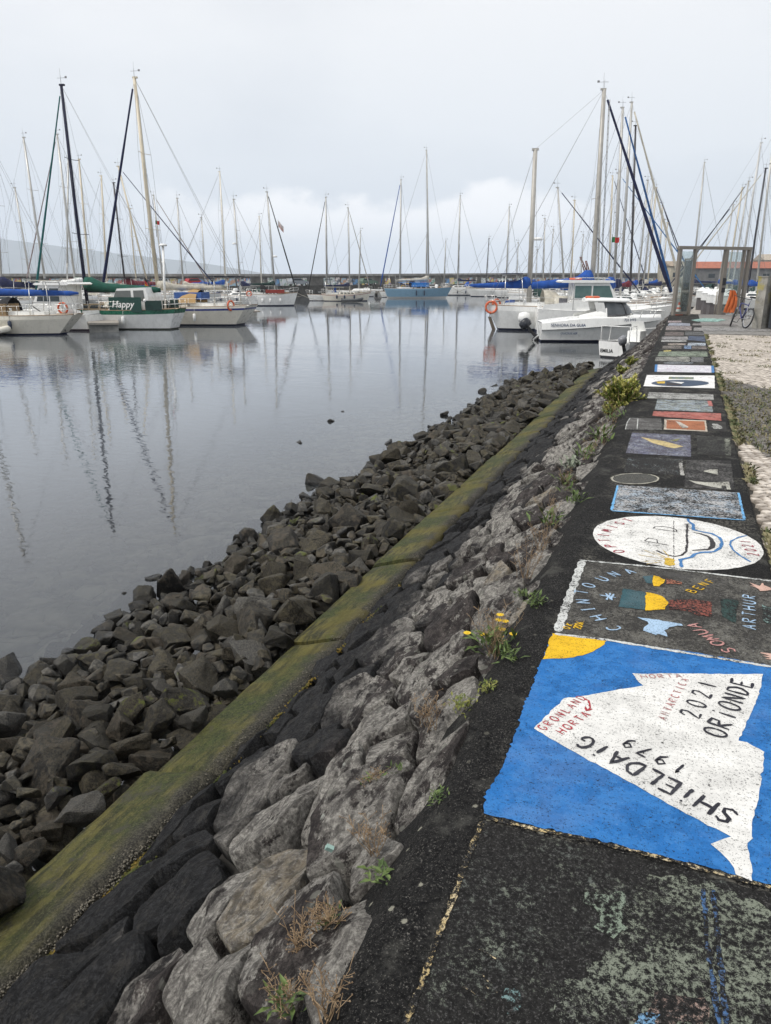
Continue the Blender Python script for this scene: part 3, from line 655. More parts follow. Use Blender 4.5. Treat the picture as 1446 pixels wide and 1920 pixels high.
def ribbon(P,w,lv,mb,jit=.0015):
    P=[Vector((p.x,p.y,0)) for p in P]; Q=[P[0]]
    for a,b in zip(P,P[1:]):
        m=max(1,int((b-a).length/.012)); Q+=[a.lerp(b,(j+1)/m) for j in range(m)]
    L=[];Rr=[]
    ph=_jr.uniform(0,9)
    for i,p in enumerate(Q):
        d=(Q[min(i+1,len(Q)-1)]-Q[max(i-1,0)]); d=d.normalized() if d.length>1e-9 else Vector((1,0,0)); nn=Vector((-d.y,d.x,0))
        e=.6 if i in(0,len(Q)-1) else 1; ww=w/2*e*(1+.18*math.sin(i*.7+ph)); 
        L.append((p.x+nn.x*(ww+_jr.gauss(0,jit)),p.y+nn.y*(ww+_jr.gauss(0,jit)),WT+lv)); Rr.append((p.x-nn.x*(ww+_jr.gauss(0,jit)),p.y-nn.y*(ww+_jr.gauss(0,jit)),WT+lv))
    mb.strip([Rr,L],sm=False)
def lines(name,plines,w,mat,lv,parent,label=None):
    mb=MB()
    for k,pl in enumerate(plines): ribbon(wp(pl,lv),w,lv+.00015*(k%7),mb)
    o=mb.build(name,mat,parent)
    if label: o['label']=label
    return o
def arc(cx,cy,rx,ry,a0,a1,n=10): return [(cx+rx*math.cos(R(a0+(a1-a0)*i/n)),cy+ry*math.sin(R(a0+(a1-a0)*i/n))) for i in range(n+1)]
GL={'A':[[(0,0),(.5,1),(1,0)],[(.2,.36),(.8,.36)]],'B':[[(0,0),(0,1)],[(0,1),(.7,.95),(.75,.65),(.1,.52)],[(.1,.52),(.9,.45),(.85,.08),(0,0)]],
'C':[arc(.55,.5,.5,.5,50,310)],'D':[[(0,0),(0,1)],[(0,1),(.55,.95),(.9,.6),(.88,.35),(.5,.05),(0,0)]],'E':[[(.9,1),(0,1),(0,0),(.9,0)],[(0,.52),(.7,.52)]],
'F':[[(.9,1),(0,1),(0,0)],[(0,.5),(.7,.5)]],'G':[arc(.52,.5,.48,.5,50,345),[(.98,.42),(.6,.42)]],'H':[[(0,0),(0,1)],[(1,0),(1,1)],[(0,.5),(1,.5)]],'I':[[(.5,0),(.5,1)],[(.15,1),(.85,1)],[(.15,0),(.85,0)]],
'i':[[(.5,0),(.5,.78)],[(.5,.98),(.5,1.1)]],'K':[[(0,0),(0,1)],[(.9,1),(0,.45),(.95,0)]],'L':[[(0,1),(0,0),(.85,0)]],'M':[[(0,0),(.1,1),(.5,.35),(.9,1),(1,0)]],'N':[[(0,0),(0,1),(.9,0),(.9,1)]],
'O':[arc(.5,.5,.5,.5,0,360,16)],'P':[[(0,0),(0,1)],[(0,1),(.8,.93),(.85,.6),(0,.45)]],'R':[[(0,0),(0,1)],[(0,1),(.8,.93),(.8,.6),(0,.48),(.9,0)]],
'S':[[(.9,.85),(.55,1),(.15,.85),(.2,.6),(.75,.42),(.88,.18),(.5,0),(.05,.14)]],'T':[[(.5,0),(.5,1)],[(0,1),(1,1)]],'U':[[(0,1),(.03,.25),(.3,0),(.7,0),(.95,.25),(.98,1)]],'V':[[(0,1),(.5,0),(1,1)]],
'Y':[[(0,1),(.5,.5),(1,1)],[(.5,.5),(.5,0)]],'0':[arc(.5,.5,.42,.5,0,360,14)],'1':[[(.2,.75),(.55,1),(.55,0)]],'2':[[(.05,.75),(.25,1),(.75,1),(.85,.7),(.1,.02),(.95,.02)]],'6':[[(.8,.95),(.2,.55),(.1,.2),(.5,0),(.85,.22),(.5,.5),(.15,.3)]],
'7':[[(.05,1),(.92,1),(.4,0)]],'9':[[(.88,.7),(.5,.5),(.12,.72),(.5,1),(.86,.8),(.8,.3),(.35,0)]],'.':[[(.4,0),(.55,.06)]],'*':[[(.5,.1),(.5,.9)],[(.1,.3),(.9,.7)],[(.1,.7),(.9,.3)]]}
def word(name,text,pts,h,w,mat,lv,parent,asp=.6,up=None,label=None):
    """letters painted along a path of measured letter centres; glyph tops point counter-clockwise of the reading direction"""
    P=[W(u,v,WT) for u,v in pts]; n=len(text)
    if len(P)!=n:
        Q=P; P=[]; seg=[0]
        for a,b in zip(Q,Q[1:]): seg.append(seg[-1]+(b-a).length)
        for i in range(n):
            s=seg[-1]*i/max(1,n-1); k=max(j for j in range(len(seg)) if seg[j]<=s+1e-9); k=min(k,len(Q)-2); P.append(Q[k].lerp(Q[k+1],(s-seg[k])/(seg[k+1]-seg[k])))
    mb=MB(); q=0
    for i,ch in enumerate(text):
        if ch==' ': continue
        a=P[max(i-1,0)]; b=P[min(i+1,n-1)]; d=(b-a).normalized(); u=Vector((-d.y,d.x,0)); c=P[i]; wd=h*asp*(.55 if ch in 'Ii1.' else 1)
        tl=_jr.gauss(0,.05); d2=d*math.cos(tl)+u*math.sin(tl); u=Vector((-d2.y,d2.x,0))
        for st in GL[ch]:
            ribbon([c+d2*((x-.5)*wd)+u*((y-.5)*h) for x,y in st],w,lv+.00012*(q%9),mb,.0008); q+=1
    o=mb.build(name,mat,parent)
    if label: o['label']=label
    return o
WHITE=(.74,.73,.70)
# blue field with the white boat
PB=paint('blue_paint',(.020,.145,.42),.12,1,col2=(.035,.18,.475)); PW=paint('white_paint',WHITE,.13,2); PY=paint('yellow_paint',(.72,.44,.02),.22,3); PK=paint('black_paint',(.03,.03,.04),.05,4); PR=paint('red_paint',(.42,.05,.06),.22,5)
m1=wpoly('painting',C7((400,72),(352,192),(330,230),(300,330),(262,420),(225,530),(195,620),(150,730),(78,830),(70,932),(280,985),(480,1030),(700,1080),(900,1130),(1200,1205),(1470,1278),(1640,1322),(1640,255),(1446,225),(1100,165),(760,115),(655,100)),PB,.003,label='large blue field with a white sailing boat, yellow sun and the word SHIELDAIG',jit=.003,step=.012)
wpoly('sun_shape',C7((398,70),(655,104),(648,122),(612,150),(560,170),(500,184),(430,193),(352,194)),PY,.0045,m1)
wpoly('boat_shape',C7((782,262),(1408,265),(1385,370),(1338,480),(1290,583),(1330,592),(1415,638),(1400,780),(1380,880),(1356,960),(1350,1046),(1356,1050),(1335,1075),(1345,1150),(1356,1210),(1358,1260),(1280,1226),(1245,1160),(1205,1115),(1155,1078),(1190,1065),(1256,1042),(1070,950),(900,855),(690,738),(500,638),(310,525),(380,455),(455,382),(545,370),(680,345),(832,320),(800,292)),PW,.0045,m1,jit=.002)
word('lettering','SHiELDAiG',C7((1230,948),(556,600)),.078,.0125,PK,.0062,m1,.62)
word('lettering','1979',C7((1008,725),(768,606)),.062,.010,PK,.0062,m1,.62)
word('lettering','2021',C7((1060,462),(1138,322)),.070,.010,PK,.0062,m1,.62)
word('lettering','ORiONDE',C7((1178,550),(1306,312)),.078,.0115,PK,.0062,m1,.6)
word('lettering','GRONLAND',C7((350,528),(455,450),(535,385)),.036,.005,PR,.0062,m1,.6)
word('lettering','HORTA',C7((440,545),(555,465)),.036,.0055,PR,.0062,m1,.62)
lines('arrow',[C7((545,378),(572,392),(580,425),(560,440)),C7((556,420),(560,441),(588,432))],.006,PR,.0062,m1)
word('lettering','HORTA',C7((835,282),(1000,280)),.030,.0042,paint('faded_red',(.42,.16,.15),.32,6),.0062,m1,.75)
word('lettering','ANTARCTICA',C7((925,482),(1030,300)),.030,.0042,paint('faded_red2',(.42,.14,.14),.26,7),.0062,m1,.62)
# gold line round the black slab in front
PG=paint('gold_line',(.52,.40,.20),.62,8,col2=(.60,.50,.32))
slab=wpoly('painting',[(906,1540),(1120,1590),(1500,1690),(1750,1990),(700,2100),(770,1900),(850,1680)],paint('worn_green_panel',(.14,.155,.125),.74,9,col2=(.09,.10,.09)),.002,label='worn black slab with greenish patches and a crumbling gold border line')
lines('border_line',[[(908,1532),(1000,1553),(1120,1578),(1260,1613),(1446,1664),(1600,1706)],[(905,1540),(880,1600),(850,1685),(820,1760),(792,1840),(765,1905),(730,1990)]],.015,PG,.0046,slab)
lines('stray_strokes',[[(893,1775),(930,1797)],[(905,1827),(925,1845)],[(868,1848),(912,1878)],[(900,1845),(935,1862)]],.005,PG,.0046,slab)
P=paint('blue_trace',(.06,.13,.27),.60,10); lines('blue_trace',[[(1318,1665),(1325,1760),(1338,1850),(1350,1925)],[(1338,1668),(1346,1760),(1356,1850),(1362,1925)]],.012,P,.0038,slab)
wpoly('green_trace',[(1100,1680),(1170,1672),(1180,1745),(1128,1750)],paint('mint_trace',(.22,.27,.21),.50,12),.0034,slab,jit=.01)
wpoly('green_trace',[(1190,1660),(1250,1640),(1330,1655),(1440,1700),(1500,1850),(1400,1960),(1060,1960),(1040,1850),(1130,1800),(1180,1745)],paint('sage_trace',(.19,.21,.165),.56,13),.0030,slab,jit=.012)
wpoly('pink_trace',[(1230,1860),(1320,1870),(1330,1925),(1200,1920)],paint('pink_trace',(.36,.26,.22),.58,14),.0042,slab,jit=.01)
wpoly('cyan_trace',[(948,1855),(985,1862),(972,1900),(950,1905)],paint('cyan_trace',(.18,.28,.28),.55,15),.0034,slab,jit=.006)
wpoly('cyan_trace',[(1195,1895),(1235,1900),(1228,1930),(1190,1925)],paint('cyan_trace2',(.16,.32,.50),.50,16),.0046,slab,jit=.006)
# hand prints and name panel
m2=wpoly('painting',[(1086,1052),(1446,1086),(1560,1098),(1600,1270),(1446,1248),(1240,1215),(1040,1186)],paint('black_ground',(.030,.028,.026),.42,17,under=(.12,.115,.10)),.002,label='black panel with a white border, flags and the words CHINTOUNA, OK 2006 and ARTHUR')
PWb=paint('chalky_white',(.58,.59,.57),.34,18)
lines('border_line',[[(1092,1052),(1075,1100),(1060,1140),(1046,1184)]],.042,PWb,.0042,m2)
lines('border_line',[[(1086,1050),(1240,1064),(1446,1089),(1580,1102)],[(1040,1188),(1140,1200),(1300,1226),(1446,1250),(1600,1276)]],.019,PWb,.0046,m2)
LB=paint('light_blue_paint',(.36,.50,.66),.16,19); PT=paint('teal_paint',(.035,.095,.115),.15,20); PRr=paint('worn_red',(.25,.075,.055),.50,21); PDG=paint('dark_green',(.03,.06,.055),.45,22)
word('lettering','CHINTOUNA',CA((830,890),(632,757),(500,650),(430,545),(415,425),(508,338),(680,252),(835,190),(1035,158)),.068,.010,LB,.0055,m2,.62)
wpoly('flag_shape',C6((665,455),(730,450),(722,500),(690,495)),PT,.0044,m2); wpoly('flag_shape',C6((730,449),(765,458),(802,475),(790,495),(765,515),(728,514)),PY,.0048,m2)
wpoly('flag_shape',C6((806,468),(905,492),(903,503),(808,500)),paint('thin_red',(.40,.16,.10),.45,23),.0044,m2)
wpoly('flag_shape',C6((545,530),(683,550),(680,660),(520,640)),PT,.0044,m2); wpoly('flag_shape',C6((683,553),(735,560),(790,578),(822,618),(800,655),(682,663)),PY,.0048,m2)
wpoly('flag_shape',C6((825,600),(960,595),(1082,610),(1086,700),(1010,695),(940,665),(828,655)),PRr,.0044,m2); wpoly('flag_shape',C6((1135,592),(1245,600),(1230,742),(1150,700)),PDG,.0044,m2)
wpoly('island_shape',C6((632,706),(700,712),(905,745),(908,755),(830,765),(800,785),(815,822),(790,815),(760,805),(745,812),(705,798),(672,785),(672,765),(700,745),(695,730)),LB,.0050,m2)
word('star_shape','*',C6((470,578),)+[],.05,.012,LB,.0050,m2) if False else lines('star_shape',[C6((402,568),(505,585)),C6((440,558),(480,600)),C6((470,558),(445,598)),C6((490,562),(470,596))],.010,LB,.0050,m2)
word('lettering','OK.',CA((225,888),(262,845),(280,822)),.032,.0055,PY,.0055,m2,.6); word('lettering','2006.',CA((362,888),(400,800)),.034,.0055,PY,.0055,m2,.6)
word('lettering','BENF',C6((962,550),(1003,530),(1035,508),(1078,490)),.05,.0065,PY,.0055,m2,.7)
PP=paint('pink_paint',(.50,.26,.24),.18,24); word('lettering','SOMUA',CB((905,1145),(765,1055),(685,985),(560,915),(475,835)),.060,.0095,PP,.0055,m2,.7)
word('lettering','ARTHUR',CB((1168,850),(1165,470)),.058,.0085,LB,.0055,m2,.72)
PS=paint('skin_paint',(.58,.38,.31),.12,25)
for a in (((1172,282),(1230,300),(1300,325),(1320,310),(1330,290),(1350,292),(1355,315),(1446,352),(1446,375),(1390,385),(1310,390),(1290,365),(1240,335),(1180,318),(1235,322),(1200,300)),((1310,1158),(1446,1172),(1530,1190),(1530,1250),(1446,1252),(1370,1240),(1430,1225),(1340,1200),(1430,1200),(1318,1168))):
    wpoly('hand_print',CB(*a),PS,.0052,m2,jit=.001)
wpoly('figure_shape',CB((1330,560),(1446,600),(1446,800),(1340,760)),paint('pale_teal',(.20,.30,.28),.62,26),.0046,m2)
# round white painting: a true circle on the wall
cc=Vector((.105,4.845,0)); circ=[cc+Vector((.507*math.cos(a),.507*math.sin(a),0)) for a in (i*2*math.pi/72 for i in range(72))]
m3=wpoly('painting',circ,paint('white_disc',WHITE,.22,27),.003,world=True,step=.03,jit=.002,label='round white painting lettered OPTIMIST around P D and a small boat with a yellow sun')
PRb=paint('raspberry',(.36,.07,.09),.12,28); PBl=paint('mid_blue',(.07,.20,.43),.08,29); PKk=paint('charcoal_line',(.045,.042,.045),.06,30)
word('lettering','OPTIMIST',C5((252,1066),(165,1010),(120,955),(165,890),(240,850),(325,820)),.066,.0105,PRb,.0048,m3,.6)
word('lettering','PD',C5((560,985),(620,885)),.150,.0065,PKk,.0048,m3,.55)
lines('boat_outline',[C5((550,1052),(600,1078),(690,1100),(745,1090),(780,1060),(788,1000),(785,930),(790,850)),C5((762,846),(808,846))],.0135,PKk,.0048,m3)
wpoly('boat_outline',C5((825,910),(880,915),(950,935),(990,960),(1012,1000),(1005,1030),(960,1050),(825,1054),(830,1049),(950,1040),(968,1015),(965,975),(945,945),(880,922)),PKk,.0050,m3,jit=.0008)
lines('wave_line',[C5((795,805),(800,825),(835,850),(838,890),(900,905),(980,920),(1040,950),(1060,985),(1050,1030),(1000,1062),(900,1068),(850,1080),(820,1105),(735,1125),(745,1185))],.020,PBl,.0054,m3)
lines('wave_line',[C5((1255,935),(1190,950),(1130,980),(1125,1010),(1150,1050),(1200,1090),(1285,1142))],.012,PBl,.0054,m3)
word('lettering','2021',C5((1305,1090),(1240,990)),.062,.009,PRb,.0056,m3,.62)
PYs=paint('ochre_sun',(.62,.42,.06),.25,31); wpoly('sun_shape',C5((600,1115),(640,1108),(685,1120),(692,1165),(650,1175),(605,1160),(612,1140)),PYs,.0052,m3,jit=.004)
lines('sun_rays',[C5((600,1130),(430,1140)),C5((600,1120),(400,1085)),C5((610,1112),(450,1050)),C5((630,1110),(520,1060)),C5((600,1140),(470,1160)),C5((650,1108),(600,1050))],.0035,PYs,.0052,m3)
lines('panel_joint',[C5((683,820),(684,1195))],.003,PKk,.0047,m3)
# the pale oblong with blue edges
m4=wpoly('painting',C5((240,540),(1195,600),(1245,820),(190,740)),paint('pale_worn',(.40,.40,.40),.47,32,col2=(.34,.40,.46)),.002,label='faded pale oblong with thin light blue edges')
lines('border_line',[C5((243,545),(195,738)),C5((1190,602),(1238,815)),C5((200,742),(1238,815))],.016,paint('sky_blue',(.16,.40,.68),.25,33),.0038,m4)
# farther, more weathered ones
m=wpoly('painting',C5((780,345),(1130,350),(1160,580),(765,560)),paint('slate_worn',(.12,.115,.11),.55,34),.002,label='dark weathered panel with two pale sails')
for a in (((795,500),(850,512),(960,520),(1115,515),(1130,575),(1100,575),(1092,545),(1058,545),(1058,568),(960,550),(860,530)),((915,432),(970,418),(1025,418),(1030,460),(965,445))): wpoly('sail_shape',C5(*a),paint('sail_cream',(.48,.47,.41),.3,35),.004,m,jit=.001)
m=wpoly('painting',C5((320,322),(750,332),(768,466),(292,440)),paint('ghost_white',(.30,.29,.27),.74,36,col2=(.25,.32,.35)),.002,label='almost worn away whitish panel with light blue traces')
lines('border_line',[C5((735,365),(752,465))],.03,paint('bar_white',(.42,.41,.38),.4,37),.004,m)
m=wpoly('painting',arc(1100+380/4.179,780+490/4.179,185/4.179,42/4.179,0,350,30),paint('dark_oval',(.08,.075,.065),.6,38,under=(.05,.05,.045)),.002,label='dark oval outlined in cream')
lines('oval_line',[arc(1100+380/4.179,780+490/4.179,183/4.179,41/4.179,0,360,40)],.016,paint('cream_line',(.45,.43,.36),.35,39),.004,m)
m=wpoly('painting',C5((358,130),(815,150),(818,320),(308,290)),paint('indigo_speckle',(.13,.135,.20),.50,40,under=(.06,.055,.07),col2=(.26,.28,.32)),.002,label='speckled indigo panel with a yellow flying fish shape')
wpoly('fish_shape',C5((425,165),(500,178),(600,195),(760,238),(690,252),(640,245),(520,212)),paint('fish_cream',(.55,.44,.22),.28,41),.004,m,jit=.001); wpoly('wing_shape',C5((655,192),(745,172),(705,196)),paint('olive',(.30,.31,.11),.3,42),.004,m,jit=.001)
m=wpoly('painting',C5((862,150),(1108,168),(1128,312),(870,300)),paint('black_green',(.07,.07,.06),.60,43),.002,label='near-black panel with a pale strip on its landward edge')
lines('pale_strip',[C5((1102,175),(1112,308))],.05,paint('pale_strip',(.26,.27,.22),.55,44),.004,m)
m=wpoly('painting',C5((610,22),(935,35),(948,122),(606,105)),paint('cream_frame',(.52,.46,.38),.28,45),.002,label='orange-brown oblong in a cream frame with a white bird')
wpoly('inner_field',C5((628,30),(922,42),(932,112),(625,98)),paint('burnt_orange',(.36,.14,.07),.22,46),.004,m); wpoly('bird_shape',C5((695,38),(730,45),(800,85),(790,95),(750,95)),paint('bird_white',(.55,.50,.44),.35,47),.006,m,jit=.001)
m=wpoly('painting',C5((338,14),(585,20),(592,106),(304,104)),paint('chalk_black',(.05,.048,.045),.45,48,under=(.13,.125,.12)),.002,label='black panel with rounded chalk-white outline')
lines('chalk_line',[C5((304,104),(318,50),(340,16),(400,16)),C5((402,20),(396,104)),C5((304,102),(590,106))],.010,PWb,.004,m)
m=wpoly('painting',C5((960,40),(1088,48),(1100,122),(952,118)),paint('black_stage',(.035,.033,.03),.3,49),.002,label='small black panel with white figures')
wpoly('figure_shape',C5((985,58),(1030,62),(1040,75),(1060,80),(1062,100),(1000,100),(975,85),(990,74)),paint('figure_white',(.48,.48,.45),.42,50),.004,m,jit=.005)
wpoly('painting',C4((470,757),(1028,776),(1032,838),(560,806),(458,795)),paint('brick_red_bar',(.36,.11,.09),.30,51,col2=(.42,.17,.14)),.002,label='long brick-red bar with a white flash')
m=wpoly('painting',C4((500,660),(945,672),(965,765),(478,745)),paint('misty_blue',(.33,.38,.42),.38,52,col2=(.26,.28,.25)),.002,label='misty light blue panel with red corners')
lines('corner_mark',[C4((932,672),(945,715))],.05,paint('corner_red',(.45,.16,.14),.35,53),.004,m)
wpoly('painting',C4((430,600),(965,618),(970,665),(414,650)),paint('pale_grey',(.40,.40,.38),.40,54),.0026,label='pale grey bar')
m=wpoly('painting',C4((412,457),(975,462),(978,568),(385,550)),paint('fresh_white',(.78,.77,.75),.05,55),.003,label='bright white panel with a dark blue oval of a sailing boat')
wpoly('oval_shape',arc(1120+690/4.436,600+525/4.436,240/4.436,27/4.436,0,350,30),paint('night_blue',(.06,.085,.13),.1,56),.0045,m)
wpoly('sail_shape',C4((600,512),(725,517),(700,530)),PW,.006,m,jit=.001); wpoly('sun_shape',C4((490,512),(565,510),(562,528),(505,528)),PYs,.006,m,jit=.001); wpoly('hull_shape',C4((575,515),(705,535),(700,545),(575,545)),PKk,.0055,m,jit=.001)
wpoly('flag_bar',C4((597,471),(802,475),(802,493),(592,490)),paint('moss_bar',(.22,.24,.14),.2,57,col2=(.12,.17,.24)),.0045,m)
for a in ((450,478,510,466),(850,478,890,470),(920,480,950,474)): lines('scribble',[C4((a[0],a[1]),(a[2],a[3]))],.01,PRr,.0045,m)
m=wpoly('painting',C4((500,370),(965,380),(970,438),(480,430)),paint('confetti_white',(.66,.66,.68),.14,58,col2=(.52,.48,.55)),.003,label='white panel full of signatures with blue ends')
lines('end_bar',[C4((492,370),(486,430)),C4((958,380),(963,438))],.045,PBl,.0046,m)
for i in range(26): 
    x=_jr.uniform(520,930); y=_jr.uniform(382,425); lines('signature',[C4((x,y),(x+_jr.uniform(8,24),y+_jr.uniform(-3,3)))],.012,[PRb,PBl,PKk][i%3],.0046,m) if i<14 else None
wpoly('painting',arc(1120+675/4.436,600+357/4.436,125/4.436,11/4.436,0,350,24),paint('steel_oval',(.22,.24,.25),.45,59),.002,label='flat grey-blue oval')
far=[([(490,307),(760,305),(778,325),(765,347),(480,341)],(.28,.28,.25),'weathered grey panel with a rounded end'),([(785,308),(885,312),(885,352),(780,348)],(.20,.20,.20),'small slate grey square'),
([(520,262),(912,262),(920,305),(500,300)],(.22,.26,.20),'faded green bar'),([(555,250),(615,250),(615,272),(550,272)],(.55,.46,.15),'little yellow patch'),([(590,193),(735,195),(735,208),(588,208)],(.38,.33,.28),'narrow beige bar'),
([(757,190),(900,190),(905,213),(752,212)],(.45,.50,.55),'pale blue-white bar'),([(725,212),(782,212),(782,240),(722,240)],(.17,.25,.38),'small blue square'),([(790,218),(905,220),(910,243),(788,240)],(.22,.19,.17),'dull brown bar'),
([(545,214),(700,214),(700,238),(540,238)],(.20,.18,.16),'dark umber bar'),([(540,138),(752,138),(755,165),(535,162)],(.32,.31,.31),'long ash grey bar'),([(760,132),(895,136),(900,180),(755,165)],(.085,.11,.17),'dark navy worn square'),
([(535,168),(742,170),(742,180),(532,180)],(.52,.52,.50),'thin white line bar'),([(565,98),(720,100),(720,130),(560,130)],(.17,.14,.13),'rust and black bar'),([(732,96),(888,98),(890,128),(730,126)],(.13,.13,.13),'soot black square'),
([(577,50),(785,52),(785,86),(568,84)],(.31,.27,.26),'pale mauve panel'),([(600,24),(690,24),(770,28),(775,48),(585,46)],(.36,.38,.44),'lilac and white panel'),([(590,6),(700,6),(700,20),(588,20)],(.40,.33,.33),'faint pink bar')]
for i,(pts,c,lb) in enumerate(far): wpoly('painting',C4(*pts),paint('far_paint',c,.42,60+i,col2=tuple(min(.7,x*1.25) for x in c)),.002+.0004*(i%3),label=lb,jit=.006)
# traces on the apron before the gate
for i,(pts,c,lv,lb) in enumerate([([(1296,600),(1320,596.5),(1355,598),(1362,600),(1345,603),(1310,603)],(.35,.56,.50),.006,'pale mint green oval on the concrete apron'),([(1300,606),(1380,607),(1385,611),(1298,610)],(.26,.24,.23),.004,'smeared grey band on the concrete apron'),([(1302,614),(1440,615),(1450,621),(1300,620)],(.36,.35,.34),.005,'broad whitish band on the concrete apron'),([(1372,594.5),(1400,595),(1402,598),(1370,597)],(.34,.30,.29),.004,'rosy smear by the gate foot')]):
    P=[W(u,v,WT+.0) for u,v in pts]; me=None
    o=wpoly('painting',pts,paint('apron_paint',c,.38,80+i,col2=tuple(x*.8 for x in c)),lv,APRON,label=lb,jit=.01,step=.1)
# ------------------------------------------------------------------ boats
def textmesh(s,size,mat,name,parent,M,shear=0,ext=.002):
    cu=bpy.data.curves.new('t','FONT'); cu.body=s; cu.size=size; cu.shear=shear; cu.extrude=ext; cu.resolution_u=3; cu.align_x='LEFT'; cu.offset=size*.012
    o=bpy.data.objects.new('t',cu); COL.objects.link(o); bpy.context.view_layer.update()
    me=bpy.data.meshes.new_from_object(o.evaluated_get(bpy.context.evaluated_depsgraph_get())); bpy.data.objects.remove(o)
    me.transform(M); me.materials.clear(); me.materials.append(mat); return link(name,me,parent)
def prof(t,tw,full=.42):      # half-beam along the hull, stern t=0, bow t=1
    if t<full: a=t/full; return tw+(1-tw)*math.sin(a*math.pi/2)
    a=(t-full)/(1-full); return max(.012,1-a**2.35)
def hull(root,L,B,fb,mats,sheer=.25,tw=.65,bands=None,over=(.06,.10),deckm=None,name='hull',full=.42,scoop=0,chine=False,reverse=0):
    """mats: topside, boot, stripe. bands: list of (z fraction, material index) going up"""
    n=26; bands=bands or [(.0,1),(.10,0),(1,0)]
    fr=[-.35]+[b[0] for b in bands]; rows=[]
    def deckz(t): return fb*(1+sheer*((t-.38)**2)*1.8)
    for i in range(n+1):
        t=i/n; w=prof(t,tw,full)*B/2; dz=deckz(t); r=[]
        for f in fr:
            z=dz*f; g=max(0,min(1,f+.35)/1.35)
            if chine: sect=.80 if f<=0 else .88+.12*f if f<.5 else 1
            else: sect=(1-(1-max(0,f+.12))**3*.36) if f>-.1 else .52
            ww=w*min(1.,max(.2,sect))
            ov=f if f>0 else 0
            x0=-L*over[0]*ov+reverse*ov; x1=L*(1+over[1]*(ov-.0))-L*over[1]*.0
            x=x0+(x1-x0)*t if t>0 else x0
            if f<0: x=L*(.04+.90*t)
            flare=1+(.0 if t<.6 else .18*(t-.6)*ov)
            r.append((x,ww*flare,z))
        rows.append(r)
    mb=MB(); m_of=[1]+[b[1] for b in bands[:-1]]
    for s in (1,-1):
        for k in range(len(fr)-1):
            rr=[[(x,y*s,z) for x,y,z in (r[k],r[k+1])] for r in rows]
            if s<0: rr=[q[::-1] for q in rr]
            mb.strip(rr,m_of[k] if k<len(m_of) else 0,True)
    # transom
    tr=[(x,y,z) for x,y,z in rows[0]]; q=tr+[(x,-y,z) for x,y,z in tr[::-1]]; k=len(tr)
    for j in range(k-1): mb.add([tr[j],tr[j+1],(tr[j+1][0],-tr[j+1][1],tr[j+1][2]),(tr[j][0],-tr[j][1],tr[j][2])],[(0,1,2,3)],m_of[j] if j<len(m_of) else 0)
    h=mb.build(name,list(mats),root)
    dk=MB(); top=[r[-1] for r in rows]; dk.strip([[(x,-y+.0,z-.03),(x,-y*.5,z+.02),(x,0,z+.045),(x,y*.5,z+.02),(x,y,z-.03)] for x,y,z in top]); dk.build('deck',deckm or mats[0],root)
    rl=MB()
    for s in(1,-1): rl.tube([(x,y*s*.985,z+.02) for x,y,z in top],.028,5)
    return h,(lambda t:(top[min(n,max(0,int(round(t*n))))])),rl
def rail(root,dk,t0,t1,h=.58,step=.07,name='guard_rail',two=True,mat=None,r=.014):
    mb=MB()
    for s in (1,-1):
        P=[];t=t0
        while t<=t1+1e-6:
            x,y,z=dk(t); P.append((x,y*s*.94,z)); t+=step
        for p in P: mb.tube([p,(p[0],p[1],p[2]+h)],r,4)
        mb.tube([(a,b,c+h) for a,b,c in P],r*.8,4)
        if two: mb.tube([(a,b,c+h*.5) for a,b,c in P],r*.6,4)
    return mb.build(name,mat or m_steel(),root)
def pulpit(root,dk,bow=True,h=.62,name=None):
    mb=MB(); ts=(.86,.93,1.0) if bow else (.12,.05,0.)
    pts=[dk(t) for t in ts]; L=[(x,y*.92,z) for x,y,z in pts]; Q=L+[(x,-y,z) for x,y,z in L[::-1]]
    for f in (1,.52): mb.tube([(x+(.12 if bow and i in(2,3) else 0),y,z+h*f) for i,(x,y,z) in enumerate(Q)],.018,5)
    for i,(x,y,z) in enumerate(Q): mb.tube([(x,y,z),(x+(.12 if bow and i in(2,3) else 0),y,z+h)],.018,5)
    return mb.build(name or ('pulpit' if bow else 'pushpit'),m_steel(),root)
def canvas_roll(p0,p1,r0,r1,mast=True,sag=.0,n=14,seed=0):
    mb=MB(); P=[];Rr=[]; p0=Vector(p0);p1=Vector(p1)
    for i in range(n+1):
        f=i/n; q=p0.lerp(p1,f); q.z-=sag*math.sin(f*math.pi); rr=r0+(r1-r0)*f
        rr*=1+.10*noise.noise(Vector((i*.7,seed,0)))
        if mast and f<.26: k=(1-f/.26)**1.3; q.z+=.5*k*r0*1.5; rr*=1+.95*k
        if i in(0,n): rr*=.6
        P.append(q); Rr.append(rr)
    mb.tube(P,Rr,8,sq=.62); return mb
def wires(root,L,r=.010,mat=None,name='rigging'):
    mb=MB()
    for a,b in L: mb.tube([a,b],r,3,cap=False)
    return mb.build(name,mat or m_wire(),root)
